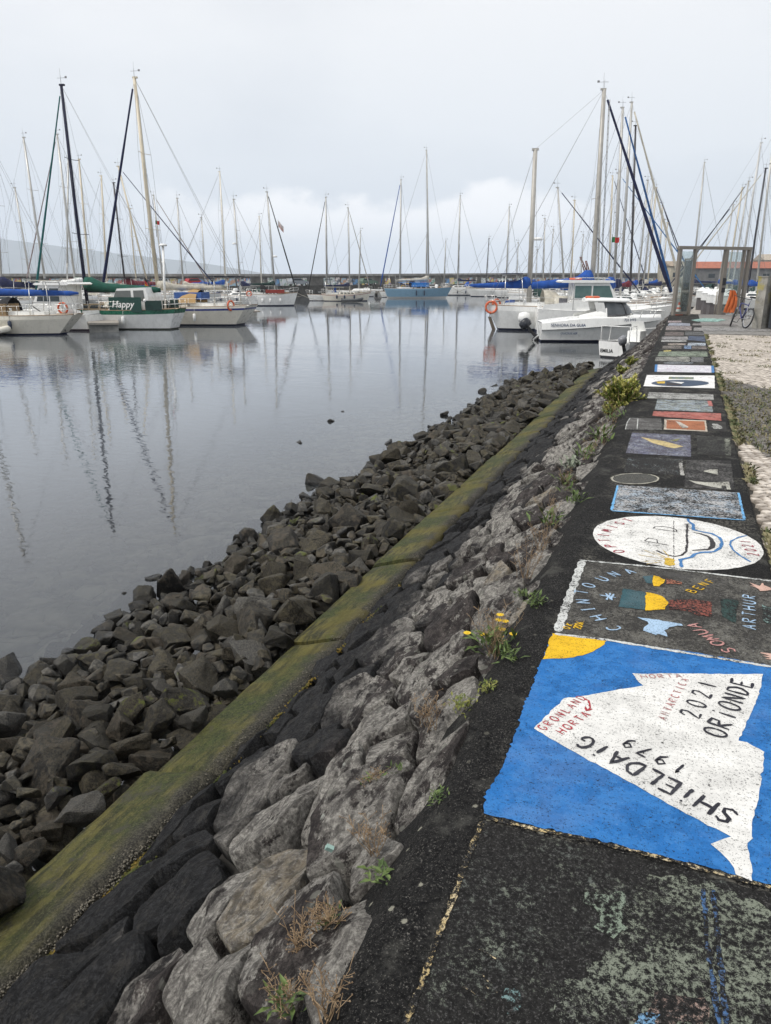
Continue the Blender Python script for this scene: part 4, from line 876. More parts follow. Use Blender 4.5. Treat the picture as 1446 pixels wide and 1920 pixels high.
def cabin(root,x0,x1,w,z0,h,mat,win=True,rake=(.15,.55),name='cabin',n=4,winm=None,topw=.82,ww=None):
    mb=MB(); rows=[]
    P=[[(x0,w,z0),(x0+rake[0],w*topw,z0+h)],[(x1,w*.72,z0),(x1-rake[1],w*.60,z0+h*.82)]]
    (a,b),(c,d)=P; ms=lambda p:(p[0],-p[1],p[2])
    mb.add([a,c,d,b],[(0,1,2,3)]); mb.add([ms(a),ms(b),ms(d),ms(c)],[(0,1,2,3)]); mb.add([b,d,ms(d),ms(b)],[(0,1,2,3)]); mb.add([c,ms(c),ms(d),d],[(0,1,2,3)]); mb.add([a,b,ms(b),ms(a)],[(0,1,2,3)])
    o=mb.build(name,mat,root)
    if win:
        A,B_,C_,D_=map(Vector,(a,c,d,b))
        for s in (1,-1):
            for i in range(n):
                f0=.08+.84*i/n+.02; f1=.08+.84*(i+1)/n-.03
                lo0,lo1=A.lerp(B_,f0),A.lerp(B_,f1); hi0,hi1=D_.lerp(C_,f0),D_.lerp(C_,f1)
                q=[lo0.lerp(hi0,.32),lo1.lerp(hi1,.32),lo1.lerp(hi1,.80),lo0.lerp(hi0,.80)]; nn=(q[1]-q[0]).cross(q[3]-q[0]).normalized()
                if nn.y<0: nn=-nn
                q2=[p+nn*.014 for p in q]; m=MB(); V=[(p.x,p.y*s,p.z) for p in q+q2]; m.add(V,[(4,5,6,7) if s>0 else (7,6,5,4),(0,1,5,4),(1,2,6,5),(2,3,7,6),(3,0,4,7)]); m.build('window',winm or m_glass(),o)
    return o
def lifebuoy(p,rz,label,grp='orange lifebuoys on the boats',c=None,R1=.30,tilt=0):
    mb=MB(); M=Matrix.Rotation(rz,3,'Z')@Matrix.Rotation(math.pi/2+tilt,3,'X'); mb.torus(p,R1,.075,M,20,8,0,1,.8)
    return tag(mb.build('lifebuoy',[plain('buoy_orange',(.62,.12,.045),.55,0,.08) if c is None else c,plain('buoy_tape',(.5,.2,.12),.6)]),label,'lifebuoy',grp)
def fender(p,label,c=None,h=.55):
    mb=MB(); mb.lathe([(.02,0),(.09,.05),(.11,.14),(.11,h-.14),(.09,h-.05),(.02,h)],p,10); mb.tube([(p[0],p[1],p[2]+h),(p[0],p[1],p[2]+h+.45)],.008,4); return tag(mb.build('fender',c or plain('fender_navy',(.02,.03,.06),.5)),label,'fender','fenders hung along the hulls')
BOATS={}
def boat_frame(name,label,st,ub,head,cat='sailboat',L=None,group=None):
    """st: measured waterline point of the stern; ub: sight line to the bow; head: heading in degrees"""
    S=W(st[0],st[1],0) if len(st)==2 else DP(st[0],500,st[2]); S.z=0
    h=R(head); d=Vector((math.cos(h),math.sin(h),0))
    if L is None:
        n=ray(ub,600); n=Vector((n.x,n.y,0)).cross(Vector((0,0,1))); L=(EYE-S).dot(n)/d.dot(n)
    print('BOAT',name,label[:30],'at',[round(x,1) for x in S],'dist',round(fwd(S),1),'L',round(L,1))
    t=empty(name,S,h,label,cat,group); t['_L']=L; bpy.context.view_layer.update()
    return t,L
def to_local(t,p): return t.matrix_basis.inverted()@Vector(p)
def sailboat(label,st,ub,head,mastb,mastt,L=None,B=None,fb=None,hullc=None,boot=None,stripe=None,mastm=None,cover=None,jib=None,detail=2,mr=None,spread=2,tw=.62,sheer=.25,bands=None,jibm_r=.075,rake_fix=True,mz=None,radar=None,deckm=None,over=(.06,.10),cab=True,boomlen=None,extras=(),group='sailing yachts moored in the harbour',coverh=1.0,wr=None,sprayhood=None,over_boom_aft=True,bowpt=None,windex=True):
    t,L=boat_frame('sailboat',label,st,ub,head,'sailboat',L,group)
    B=B or L*.31; fb=fb or (.55+L*.055); hullc=hullc or m_white(); boot=boot or plain('antifoul_navy',(.015,.02,.05),.5); stripe=stripe or hullc; mastm=mastm or m_alu()
    bands=bands or [(0,1),(.09,0),(.80,2),(.86,0),(1,0)]
    h,dk,rl=hull(t,L/(1+over[1]) if over[1] else L,B,fb,(hullc,boot,stripe),sheer,tw,bands,over,deckm)
    rl.build('toe_rail',m_teak(),t)
    d0=fwd(t.location); px=1467/d0
    # mast from its measured foot and head
    hd=Vector((math.cos(R(head)),math.sin(R(head)),0)); S=Vector(t.location)
    n=ray(mastb[0],mastb[1] if len(mastb)>1 else 540); n=Vector((n.x,n.y,0)).cross(Vector((0,0,1))); s=(EYE-S).dot(n)/hd.dot(n); s=max(.25*L,min(.72*L,s)) if rake_fix else s
    foot=Vector((s,0,dk(s/L)[2]-.02)); fw=S+hd*s; top=DP(mastt[0],mastt[1],fwd(fw)); tl=to_local(t,top)
    MH=tl.z; r=mr or max(.06,min(.12,MH*.0075)); rr=max(r,.9/px*.5)
    mb=MB(); mb.tube([foot,foot.lerp(tl,.5)+Vector((.04,0,0)),tl],[rr*1.05,rr,rr*.82],8,sq=.8); mb.box(tl+Vector((-.05,0,.02)),(.34,.16,.10)); mast=mb.build('mast',mastm,t)
    w=wr or max(.008,.16/px)
    ax=.07*L if bowpt is None else 0
    bow=Vector(dk(1.0)); bow.y=0; bow=bow+Vector((-.1,0,.05)); ster=Vector(dk(.0)); stc=Vector((ster.x+.1,0,ster.z+.05))
    lines_=[(tl,bow),(tl,(stc.x,.3,stc.z)),(tl,(stc.x,-.3,stc.z))]
    for k in range(spread):
        sp=MB()
        f=(k+1)/(spread+1)+.02; c=foot.lerp(tl,f); hw=B*.32*(1-.18*k)
        sp.tube([(c.x-.12,-hw,c.z+.04),(c.x,0,c.z),(c.x-.12,hw,c.z+.04)],max(.02,.22/px),5)
        nf=(k+2)/(spread+1)+.02 if k+1<spread else 1; c2=foot.lerp(tl,min(1,nf)); 
        sp.build('spreader',mastm,mast)
        for s_ in (1,-1):
            a=(c.x-.12,s_*hw,c.z+.04); b=(c2.x-.12,s_*B*.32*(1-.18*(k+1)),c2.z+.04) if k+1<spread else tuple(tl)
            lines_.append((a,b)); y=dk(s/L)[1]*.92
            if k==0: lines_.append((a,(foot.x-.1,s_*y,foot.z)))
            lines_.append((c,(foot.x-.35 if k else foot.x+.3,s_*y,foot.z)))
    lines_.append((foot.lerp(tl,.93)+Vector((-.12,0,0)),foot+Vector((-.12,0,1)))); 
    wires(t,lines_,w)
    if windex:
        q=MB(); q.tube([tl,tl+Vector((0,0,.55))],max(.012,.16/px),4); q.tube([tl+Vector((-.35,0,.42)),tl+Vector((.25,0,.42))],max(.012,.15/px),4); q.box(tl+Vector((-.38,0,.45)),(.14,.02,.12)); q.tube([tl+Vector((-.05,.08,0)),tl+Vector((-.05,.08,.95))],max(.008,.12/px),4); q.build('wind_vane',m_wire(),mast)
    if jib is not None:
        a=bow.lerp(tl,.045); b=bow.lerp(tl,.955); q=MB(); N=10; R0=max(jibm_r,.9/px)
        q.tube([a.lerp(b,i/N)+Vector((0,0,0)) for i in range(N+1)],[R0*(.55 if i==0 else 1.15-.62*i/N+.06*math.sin(i*2.1)) for i in range(N+1)],7); q.build('furled_jib',jib,t)
    bl=boomlen or min(s*.80,MH*.30); bz=foot.z+.95+.02*L
    if cover is not None:
        q=MB(); q.tube([(foot.x-.1,0,bz),(foot.x-bl,0,bz+.05)],.06,6); q.build('boom',mastm,t)
        R0=.17*coverh+.006*L; canvas_roll((foot.x+.02,0,bz+.20*coverh),(foot.x-bl,0,bz+.14),R0,R0*.55,seed=s).build('sail_cover',cover,t)
    elif detail: q=MB(); q.tube([(foot.x-.1,0,bz),(foot.x-bl,0,bz+.05)],.07,6); q.build('boom',mastm,t)
    if cab:
        zc=dk(.5)[2]-.03; c=cabin(t,s-L*.24,s+L*.16,B*.30,zc,.34+.012*L,deckm or hullc if hullc in (m_white(),m_cream()) else m_white(),detail>0,n=3 if detail<2 else 4,name='coachroof')
        cp=MB(); x=s-L*.27; cp.box((x-L*.10,B*.24,zc+.14),(L*.24,.07,.28)); cp.box((x-L*.10,-B*.24,zc+.14),(L*.24,.07,.28)); cp.box((x-L*.22,0,zc+.12),(.07,B*.45,.24)); cp.build('cockpit_coaming',m_white(),t)
    if sprayhood is not None:
        q=MB(); x=s-L*.25; zc=dk(.4)[2]; rows=[[(x+dx*L*.10,B*.31*math.cos(a),zc+.25+hh*math.sin(a)) for a in [i*math.pi/8 for i in range(9)]] for dx,hh in ((1.,.25),(.5,.75),(0,.98),(-.5,.92))]; q.strip(rows); q.build('sprayhood',sprayhood,t)
    if detail>=1: pulpit(t,dk,True); pulpit(t,dk,False)
    if detail>=2: rail(t,dk,.13,.85)
    if detail>=1:
        rc=random.Random(int(L*1000)); zc=dk(.5)[2]+.3
        if sprayhood is None and rc.random()<.75:
            q=MB(); x=s-L*.25; z0=dk(.4)[2]; rows=[[(x+dx*L*.09,B*.30*math.cos(a),z0+.2+hh*math.sin(a)) for a in [i*math.pi/8 for i in range(9)]] for dx,hh in ((1.,.25),(.5,.75),(0,.9),(-.3,.86))]; q.strip(rows); q.build('sprayhood',[NV,BL,WHc,DG,BK][rc.randrange(5)],t)
        if rc.random()<.5:
            q=MB(); q.lathe([(.02,-.55),(.26,-.5),(.26,.5),(.02,.55)],(s+L*.12,0,zc+.15),10,M=Matrix.Rotation(math.pi/2,3,'X')); q.build('liferaft',m_white(),t)
        if rc.random()<.5:
            q=MB(); zb=dk(.05)[2]
            for y in (-B*.28,B*.28): q.tube([(.25,y,zb),(.25,y,zb+1.9),(1.3,y,zb+1.95),(1.5,y,zb)],.025,5)
            q.tube([(.25,-B*.28,zb+1.9),(.25,B*.28,zb+1.9)],.025,5); q.build('stern_arch',m_steel(),t)
            q=MB(); q.box((.75,0,zb+2.0),(1.2,B*.62,.05)); q.build('bimini' if rc.random()<.5 else 'solar_panel',[NV,BK,WHc][rc.randrange(3)],t)
        if rc.random()<.6:
            q=MB(); x,y,z=dk(.8); 
            for k in range(5): q.box((x-.5+rc.uniform(-.6,.6),rc.uniform(-.3,.3),z+.12),(rc.uniform(.2,.6),rc.uniform(.2,.5),rc.uniform(.12,.3)),rz=rc.uniform(0,3))
            q.build('deck_gear',[BL,WHc,m_black(),MR,m_teak()][rc.randrange(5)],t)
        q=MB()
        for k in range(3): q.lathe([(.09,0),(.07,.08),(.10,.16)],(s-L*.2-k*.5,B*.27,dk(.3)[2]+.28),8)
        q.box((s+L*.2,0,zc+.14),(.55,.55,.06)); q.build('deck_fittings',m_steel(),t)
        q=MB(); bx,by,bz_=dk(1.0)
        for y in (-1.2,1.2): q.tube([(bx-.2,0,bz_),(bx+1.2,y*.6,bz_*.62),(bx+2.6,y,.6)],max(.012,.2/px),4)
        q.build('mooring_line',plain('rope_pale',(.42,.40,.34),.9),t)
        if detail>=1 and rc.random()<.6:
            q=MB(); x,y,z=dk(.45)
            for k in range(3):
                xx,yy,zz=dk(.3+.17*k); sgn=-1 if math.sin(R(head)-YAW)>-.0 and abs(math.cos(R(head)-YAW))>.3 and math.cos(R(head)-YAW)>0 else 1
                q.lathe([(.02,0),(.11,.06),(.12,.3),(.11,.5),(.02,.56)],(xx,sgn*(yy+.10),.35),8); q.tube([(xx,sgn*(yy+.08),.9),(xx,sgn*yy,zz)],.01,3)
            q.build('fender_row',[m_white(),plain('fender_navy',(.02,.03,.06),.5)][rc.randrange(2)],t)
    if mz:  # mizzen: foot u, top px, cover
        n=ray(mz[0],560); n=Vector((n.x,n.y,0)).cross(Vector((0,0,1))); s2=(EYE-S).dot(n)/hd.dot(n); f2=Vector((s2,0,dk(max(0,s2/L))[2])); t2=to_local(t,DP(mz[1],mz[2],fwd(S+hd*s2)))
        q=MB(); q.tube([f2,t2],[r*1.15,r*.9],8,sq=.8); q.box(t2,(.42,.2,.12)); q.build('mizzen_mast',mastm,t)
        wires(t,[(t2,tl),(t2,(stc.x,.5,stc.z)),(t2,(stc.x,-.5,stc.z)),(t2,(f2.x+.4,B*.4,f2.z)),(t2,(f2.x+.4,-B*.4,f2.z))],w,name='mizzen_rigging')
        if mz[3]:
            b2=f2.z+1.15; q=MB(); q.tube([(f2.x,0,b2),(f2.x-mz[4],0,b2+.05)],.06,6); q.build('mizzen_boom',mastm,t); canvas_roll((f2.x+.03,0,b2+.2),(f2.x-mz[4],0,b2+.12),.27,.13,seed=4).build('mizzen_cover',mz[3],t)
        if mz[5]: q=MB(); a=f2.lerp(t2,mz[5]); q.lathe([(.0,-.09),(.26,-.08),(.30,0),(.26,.09),(.0,.11)],a+Vector((.45,0,0)),14); q.tube([a,a+Vector((.4,0,-.06))],.03,5); q.build('radar_dome',m_white(),t)
    if radar:
        q=MB(); a=foot.lerp(tl,radar); q.lathe([(.0,-.1),(.24,-.09),(.28,0),(.24,.1),(0,.12)],a+Vector((.36,0,0)),14); q.tube([a,a+Vector((.3,0,-.07))],.03,5); q.build('radar_dome',m_white(),mast)
    BOATS[label]=(t,dk,L,B,foot,tl,s,fb)
    return t,dk,L,B,foot,tl,s
BL=m_canvas('royal_blue_canvas',(.012,.075,.33)); NV=m_canvas('navy_canvas',(.008,.013,.055)); GN=m_canvas('green_canvas',(.006,.075,.052)); TL=m_canvas('teal_canvas',(.010,.11,.11)); WHc=m_canvas('cream_canvas',(.50,.47,.40)); BK=m_canvas('black_canvas',(.012,.012,.014)); MR=m_canvas('maroon_canvas',(.14,.018,.03)); PG_=m_canvas('pale_green_canvas',(.30,.36,.32)); MB_=m_canvas('bright_blue_canvas',(.015,.16,.50)); DG=m_canvas('dark_green_canvas',(.01,.035,.03))
GREEN=plain('hull_green',(.006,.105,.06),.3,0,.1); SKYB=plain('hull_light_blue',(.20,.34,.46),.3,0,.05); NAVYS=plain('stripe_navy',(.015,.03,.16),.3); REDS=plain('stripe_red',(.25,.03,.03),.4); BKH=plain('hull_black',(.015,.015,.018),.4); OCH=plain('deck_tan',(.40,.31,.20),.7,0,.15); DKM=m_canvas('mast_navy_sleeve',(.010,.012,.035))

# --- quay-side boats, harbour's left hand group
t,dk,L,B,foot,tl,s=sailboat('green and white yacht with a green sail cover and a name board reading Happy',(327,617),66,190,(163,560),(115,160),hullc=m_white(),stripe=GREEN,boot=plain('weed_dark',(.03,.035,.02),.8),bands=[(0,1),(.07,0),(.79,2),(1,2)],mastm=DKM,cover=GN,jib=TL,B=3.1,fb=1.25,tw=.55,deckm=OCH,detail=2,cab=True,boomlen=5.6,coverh=1.75,sheer=.35)
# her wheelhouse, name board and stern pole
q=MB(); zc=dk(.3)[2]; x0,x1=L*.115,L*.33
ms=MB(); ms.prism([(x0,0),(x1+.75,0),(x1+.35,.75),(x1-.05,1.42),(x0+.15,1.5),(x0,.9)],-.98,.98,M=Matrix.Rotation(math.pi/2,3,'X'),c=(0,0,zc)); ph=ms.build('wheelhouse',m_white(),t)
for sy in (1,-1):
    for a in (((x0+.25,.62),(x1*.5+x0*.5-.1,.62),(x1*.5+x0*.5-.1,1.3),(x0+.3,1.32)),((x1*.5+x0*.5+.1,.62),(x1+.35,.62),(x1+.02,1.28),(x1*.5+x0*.5+.1,1.3))):
        w_=MB(); w_.prism(list(a),-.01,.01,M=Matrix.Rotation(math.pi/2,3,'X'),c=(0,sy*.99,zc)); w_.build('window',plain('grey_window',(.16,.17,.16),.15),ph)
bd=MB(); bd.box(((x0+x1)/2+.35,1.40,zc+.40),(2.35,.05,.95)); nb=bd.build('name_board',plain('board_green',(.004,.045,.035),.6),t)
M=Matrix.Translation(((x0+x1)/2+.35+.98,1.435,zc+.22))@Matrix.Rotation(math.pi,4,'Z')@Matrix.Rotation(math.pi/2,4,'X')
textmesh('Happy',.62,m_white(),'name_lettering',nb,M,shear=.25); bd=MB(); bd.lathe([(.11,-.01),(.11,.01)],((x0+.02),1.435,zc+.68),14,M=Matrix.Rotation(math.pi/2,3,'X')); bd.build('flower_emblem',m_white(),nb)
[MB().box((L*.07,y_,zc+.35),(1.2,.04,.62)).build('weather_cloth',DG,t) for y_ in (1.25,-1.25)]
pb=to_local(t,DP(311,600,fwd(Vector(t.location))+.6)); pt=to_local(t,DP(306,462,fwd(Vector(t.location))+.6)); q=MB(); q.tube([pb,pt],.075,8); q.lathe([(.0,0),(.26,.02),(.27,.10),(.2,.16),(0,.18)],pt,14); q.build('aerial_pole',m_white(),t)
sailboat('cream sloop with a thin blue stripe, tall buff mast and navy furled jib',(450,610),190,191,(299,560),(252,146),hullc=m_cream(),stripe=NAVYS,bands=[(0,1),(.10,0),(.80,2),(.90,0),(1,0)],mastm=m_gold(),cover=WHc,jib=NV,B=3.6,fb=1.35,tw=.72,deckm=m_cream(),over=(.10,.08),jibm_r=.11,mr=.135,boomlen=5.5,sprayhood=plain('tan_awning',(.42,.27,.12),.8),wr=.012)
t5=BOATS[list(BOATS)[-1]]
# gantry, dinghy cover and boom awning on it
T5,dk5,L5,B5=t5[:4]
q=MB()
for y in (-1.3,1.3):
    for x in (.3,1.3): q.tube([(x,y,dk5(.05)[2]),(x,y*.95,dk5(.05)[2]+2.1)],.03,5)
q.tube([(.3,-1.3,3.4),(.3,1.3,3.4)],.03,5); q.tube([(1.3,-1.3,3.4),(1.3,1.3,3.4)],.03,5); q.build('stern_arch',m_steel(),T5)
q=MB(); q.box((.8,0,3.48),(1.7,2.9,.05)); q.build('solar_panel',plain('panel_black',(.02,.02,.03),.2),T5)
q=MB(); q.box((3.6,0,2.1),(2.1,1.6,.5)); q.build('cockpit_table_cover',m_canvas('blue_checked_cloth',(.05,.12,.36)),T5) 
for x in (L5*.78,): 
    p=T5.matrix_basis@Vector((x,B5*.40,.30)); fender(tuple(p),'grey fender hung on the cream sloop with the blue stripe',plain('fender_grey',(.13,.13,.15),.6),1.1)
t1=sailboat('cream sloop with a blue boom cover whose transom overlaps the white pilothouse boat',(118,627),-190,196,(-60,560),(-95,120),hullc=m_cream(),cover=BL,B=2.9,fb=1.15,tw=.45,deckm=m_cream(),over=(.12,.1),boomlen=7.2,coverh=1.25,boot=plain('antifoul_blue',(.01,.015,.06),.5),rake_fix=False)
T1,dk1,L1,B1=t1[:4]
q=MB(); q.tube([(-.35,.25,.2),(-.2,.25,.5),(1.5,.5,1.75)],.035,5); q.build('tiller_bar',m_black(),T1)
q=MB(); q.box((3.6,.2,1.45),(1.3,1.6,.8)); q.build('cockpit_canvas',m_canvas('straw_canvas',(.25,.17,.09)),T1)
def pilothouse(label,st,ub,head,L=None,B=None,hullc=None,boot=None,roof=.75,ph=(.30,.62),hh=1.75,fb=1.15,tw=.85,wins=2,bands=None,name='motorboat',cat='motorboat',wincol=None,rake=.5,chine=True,over=(.0,.10)):
    t,L=boat_frame(name,label,st,ub,head,cat,L); B=B or L*.33; hullc=hullc or m_white()
    h,dk,rl=hull(t,L/(1+over[1]),B,fb,(hullc,boot or plain('antifoul_navy',(.015,.02,.05),.5),NAVYS),.38,tw,bands or [(0,1),(.12,0),(1,0)],over,m_white(),chine=chine); rl.build('rub_rail',m_white(),t)
    x0,x1=L*ph[0],L*ph[1]; zc=dk(ph[0])[2]-.05; w=B*.36
    c=MB(); poly=[(x0,0),(x1+.9,0),(x1+.55,hh*.42),(x1-.05,hh),(x0+.05,hh)]; c.prism(poly,-w,w,M=Matrix.Rotation(math.pi/2,3,'X'),c=(0,0,zc)); cb=c.build('wheelhouse',m_white(),t)
    gm=wincol or m_glass()
    for sy in (1,-1):
        for i in range(wins):
            a=x0+.12+(x1-x0-.05)*i/wins; b=x0+.12+(x1-x0-.05)*(i+1)/wins-.12; last=i==wins-1
            q=MB(); q.prism([(a,hh*.48),(b+(.30 if last else 0),hh*.48),(b,hh*.90),(a,hh*.90)],-.012,.012,M=Matrix.Rotation(math.pi/2,3,'X'),c=(0,sy*(w+.004),zc)); q.build('window',gm,cb)
    q=MB(); d=Vector((x1-.05,0,zc+hh))-Vector((x1+.55,0,zc+hh*.42)); a=Vector((x1+.55,0,zc+hh*.42)); nn=Vector((d.z,0,-d.x)).normalized()
    V=[a+d*f+Vector((0,y,0))+nn*.012 for f,y in((.08,-w*.9),(.08,w*.9),(.9,w*.9),(.9,-w*.9))]; q.add(V,[(0,1,2,3)]); q.build('windscreen',gm,cb)
    q=MB(); q.prism([(x0-roof,0),(x1+.15,0),(x1+.30,.06),(x1+.1,.15),(x0-roof*.9,.17),(x0-roof-.1,.08)],-w*1.12,w*1.12,M=Matrix.Rotation(math.pi/2,3,'X'),c=(0,0,zc+hh)); q.build('wheelhouse_roof',m_white(),t)
    f=cabin(t,x1+.3,L*.90,w*.95,dk(.7)[2]-.05,.42,m_white(),False,(.0,.9),'foredeck_cabin')
    pulpit(t,dk,True,.5); rail(t,dk,.55,.86,.5,.08)
    q=MB()
    for sy in (1,-1):
        q.tube([(x0+.1,sy*w*.9,zc+hh+.24),(x0+.5,sy*w*.9,zc+hh+.30),(x1-.4,sy*w*.9,zc+hh+.30),(x1,sy*w*.9,zc+hh+.22)],.02,5)
        q.tube([(x0-.5,sy*B*.40,zc+.35),(x0-.1,sy*B*.42,zc+.75),(x1+.6,sy*B*.42,zc+.78),(x1+1.3,sy*B*.38,zc+.3)],.018,5)
    q.tube([(x0+.2,0,zc+hh+.15),(x0+.05,0,zc+hh+1.4)],.02,5); q.build('grab_rail',m_steel(),t)
    q=MB()
    for sy in (1,-1): q.prism([(.2,0),(x0,0),(x0,.5),(x0*.6,.46),(.3,.34)],-.05,.05,M=Matrix.Rotation(math.pi/2,3,'X'),c=(0,sy*B*.42,dk(.1)[2]-.03))
    q.box((.15,0,dk(.05)[2]+.12),(.1,B*.78,.3)); q.build('cockpit_coaming',m_white(),t)
    q=MB()
    for sy in (1,-1): q.box(((x0+x1)/2+.2,sy*(w+.006),zc+hh*.44),(x1-x0+.7,.01,.03)); q.box((x0+.06,sy*(w+.006),zc+hh*.5),(.03,.01,hh*.9)); q.box(((x0+x1)/2,sy*(w+.006),zc+hh*.62),(.03,.012,hh*.55))
    q.build('panel_joint',plain('seam_grey',(.25,.25,.25),.6),cb)
    return t,dk,L,B,(x0,x1,zc,w,hh)
p2,dkp,Lp,Bp,cp=pilothouse('old white pilothouse boat with two tall wheelhouse windows and an orange lifebuoy on her rail',(185,619),22,184,B=3.0,fb=.95,hh=2.0,ph=(.26,.50),boot=plain('antifoul_purple',(.07,.03,.06),.6),tw=.80,name='pilothouse_boat',chine=False)
p=DP(118,578,fwd(W(185,619,0))-1.2); lifebuoy(tuple(p),R(10),'orange lifebuoy on the rail of the old white pilothouse boat',R1=.33)
# --- left-hand masts farther back
sailboat('white ketch with a navy boom cover and a white radar dome high on her mast',(70,588),-120,200,(18,560),(-8,300),hullc=m_white(),cover=NV,radar=.80,L=13,detail=1,boomlen=5,coverh=1.6)
sailboat('white yacht with a slender grey mast beyond the pilothouse boat',(150,580),20,188,(90,560),(44,258),cover=BL,detail=1,L=11.5,hullc=m_white(),boomlen=4.4)
sailboat('white yacht with pale green sail cover and two sets of spreaders',(235,578),105,190,(145,560),(107,252),hullc=m_white(),cover=PG_,detail=1,L=13,boomlen=5.6,coverh=1.6,jib=m_canvas('grey_rose_canvas',(.30,.25,.25)))
sailboat('white yacht with a beige mast whose foot shows beside the green sail cover',(262,576),140,186,(172,560),(148,299),mastm=m_gold(),cover=WHc,detail=1,L=12,mr=.12)
sailboat('maroon covered yacht with a black mast and a wind generator',(330,572),205,190,(238,560),(213,343),mastm=plain('mast_black',(.03,.025,.028),.4),cover=MR,detail=1,L=13,boomlen=5.2,coverh=1.5)
sailboat('white yacht whose dark furled headsail slants behind the buff mast',(240,571),345,12,(260,560),(222,312),mastm=m_gold(),cover=NV,jib=NV,detail=1,L=13,mr=.11)
sailboat('small buff-masted yacht close beside the black mast',(330,568),225,190,(259,560),(243,392),mastm=m_gold(),cover=BL,detail=0,L=10)
sailboat('white yacht with a thin mast, a courtesy flag and a furled brown headsail',(270,566),368,12,(308,550),(288,366),cover=WHc,jib=m_canvas('brown_canvas',(.20,.15,.12)),detail=1,L=11,radar=.33,jibm_r=.06)
sailboat('white yacht with a cream mast and royal blue boom cover beyond the cream sloop\'s stern',(330,566),460,14,(424,550),(412,322),mastm=m_cream(),cover=BL,detail=1,L=12,mr=.12)
sailboat('grey-masted yacht with a radar dome halfway up the mast',(520,572),400,190,(453,550),(438,374),cover=NV,detail=1,L=11,radar=.55,rake_fix=False,boomlen=3.5)
sailboat('distant small yacht with a whitish mast near the far painted panels',(530,560),455,195,(491,540),(486,406),detail=0,L=9,mastm=m_cream())
# --- far pontoon in the middle
t8=sailboat('white cruising yacht with a black sprayhood, red dodger and dark furled jib',(469,573.5),560,28,(516,550),(501,360),cover=DG,jib=BK,detail=2,radar=.38,sprayhood=BK,fb=1.35,boomlen=3.0,jibm_r=.085)
T8=t8[0]; q=MB(); q.box((3.2,-1.45,1.75),(2.3,.04,.42)); q.build('dodger',m_canvas('red_canvas',(.28,.04,.03)),T8)
lifebuoy(tuple(DP(467,551,fwd(Vector(T8.location))-.9)),R(15),'orange lifebuoy on the pushpit of the yacht with a black sprayhood'); lifebuoy(tuple(DP(433,573,fwd(W(450,610,0))-1.4)),R(80),'orange lifebuoy at the stern of the cream sloop with the blue stripe',R1=.32)
sailboat('small white yacht lying behind the double-ender with a dark furled jib to port',(640,564),577,203,(613,545),(611,370),jib=BK,cover=WHc,detail=1,boomlen=2.6,jibm_r=.07)
t9=sailboat('cream double-ended yacht with a dark red stripe and a grey inflatable beside it',(608,564.5),697,24,(656,550),(653,390),hullc=m_cream(),stripe=REDS,cover=NV,tw=.15,detail=2,sheer=.8,jib=m_canvas('pale_grey_canvas',(.35,.34,.32)),jibm_r=.04,mr=.09,boomlen=3.8)
sailboat('yacht with a bare thin mast behind the double-ender',(700,556),640,200,(673,545),(676,433),detail=0,L=9)
sailboat('white yacht with a royal blue furled jib behind the light blue sloop',(775,557.5),711,201,(750,545),(752,337),jib=BL,cover=NV,detail=1,boomlen=2.4,jibm_r=.10)
t11=sailboat('light blue sloop with a white boot top and a blue awning under her boom',(727,559),846,24,(804,545),(800,282),hullc=SKYB,boot=m_white(),stripe=m_white(),bands=[(0,1),(.16,0),(.90,0),(1,0)],cover=WHc,B=3.8,fb=1.55,tw=.75,detail=2,spread=3,boomlen=5.6,coverh=1.5,deckm=m_white(),sprayhood=NV)
T11,dk11,L11,B11,f11=t11[:5]
q=MB(); q.prism([(f11.x-5.2,-1.3),(f11.x-.3,-1.3),(f11.x-.3,1.3),(f11.x-5.2,1.3)],f11.z+.95,f11.z+1.0); q.box((f11.x-1.6,-1.32,f11.z+.62),(2.9,.03,.62)); q.build('boom_awning',MB_,T11)
for f in (.33,.47): 
    x,y,z=dk11(f+.12); p=T11.matrix_basis@Vector((x,-y-.10,.45)); fender(tuple(p),'navy fender on the light blue sloop, '+('the one nearer her stern' if f<.4 else 'the one nearer her bow'),h=.85)
lifebuoy(tuple(DP(756,538,fwd(Vector(T11.location))-.6)),R(20),'yellow lifebuoy above the stern of the light blue sloop',None,plain('buoy_yellow',(.62,.38,.03),.5))
sailboat('white sloop whose bow hides behind the light blue one',(905,553.5),828,201,(858,545),(863,367),cover=NV,detail=1,boomlen=3.6,deckm=m_white(),fb=1.5)
sailboat('tiny yacht with a short mast between the light blue sloop and the white sloop',(860,549),815,200,(832,540),(836,452),detail=0,L=8)
sailboat('little ketch behind the boom of the light blue sloop',(830,551),760,200,(799,540),(800,440),detail=0,L=10)
sailboat('small yacht with a dark mast in front of the breakwater panels',(940,551),880,200,(911,540),(917,447),mastm=plain('mast_black',(.03,.025,.028),.4),cover=NV,detail=0,L=9)
sailboat('white yacht with a thin stay running far forward near the blue covered ketch',(975,556),905,201,(949,545),(955,388),cover=NV,detail=1,L=10,fb=1.3)
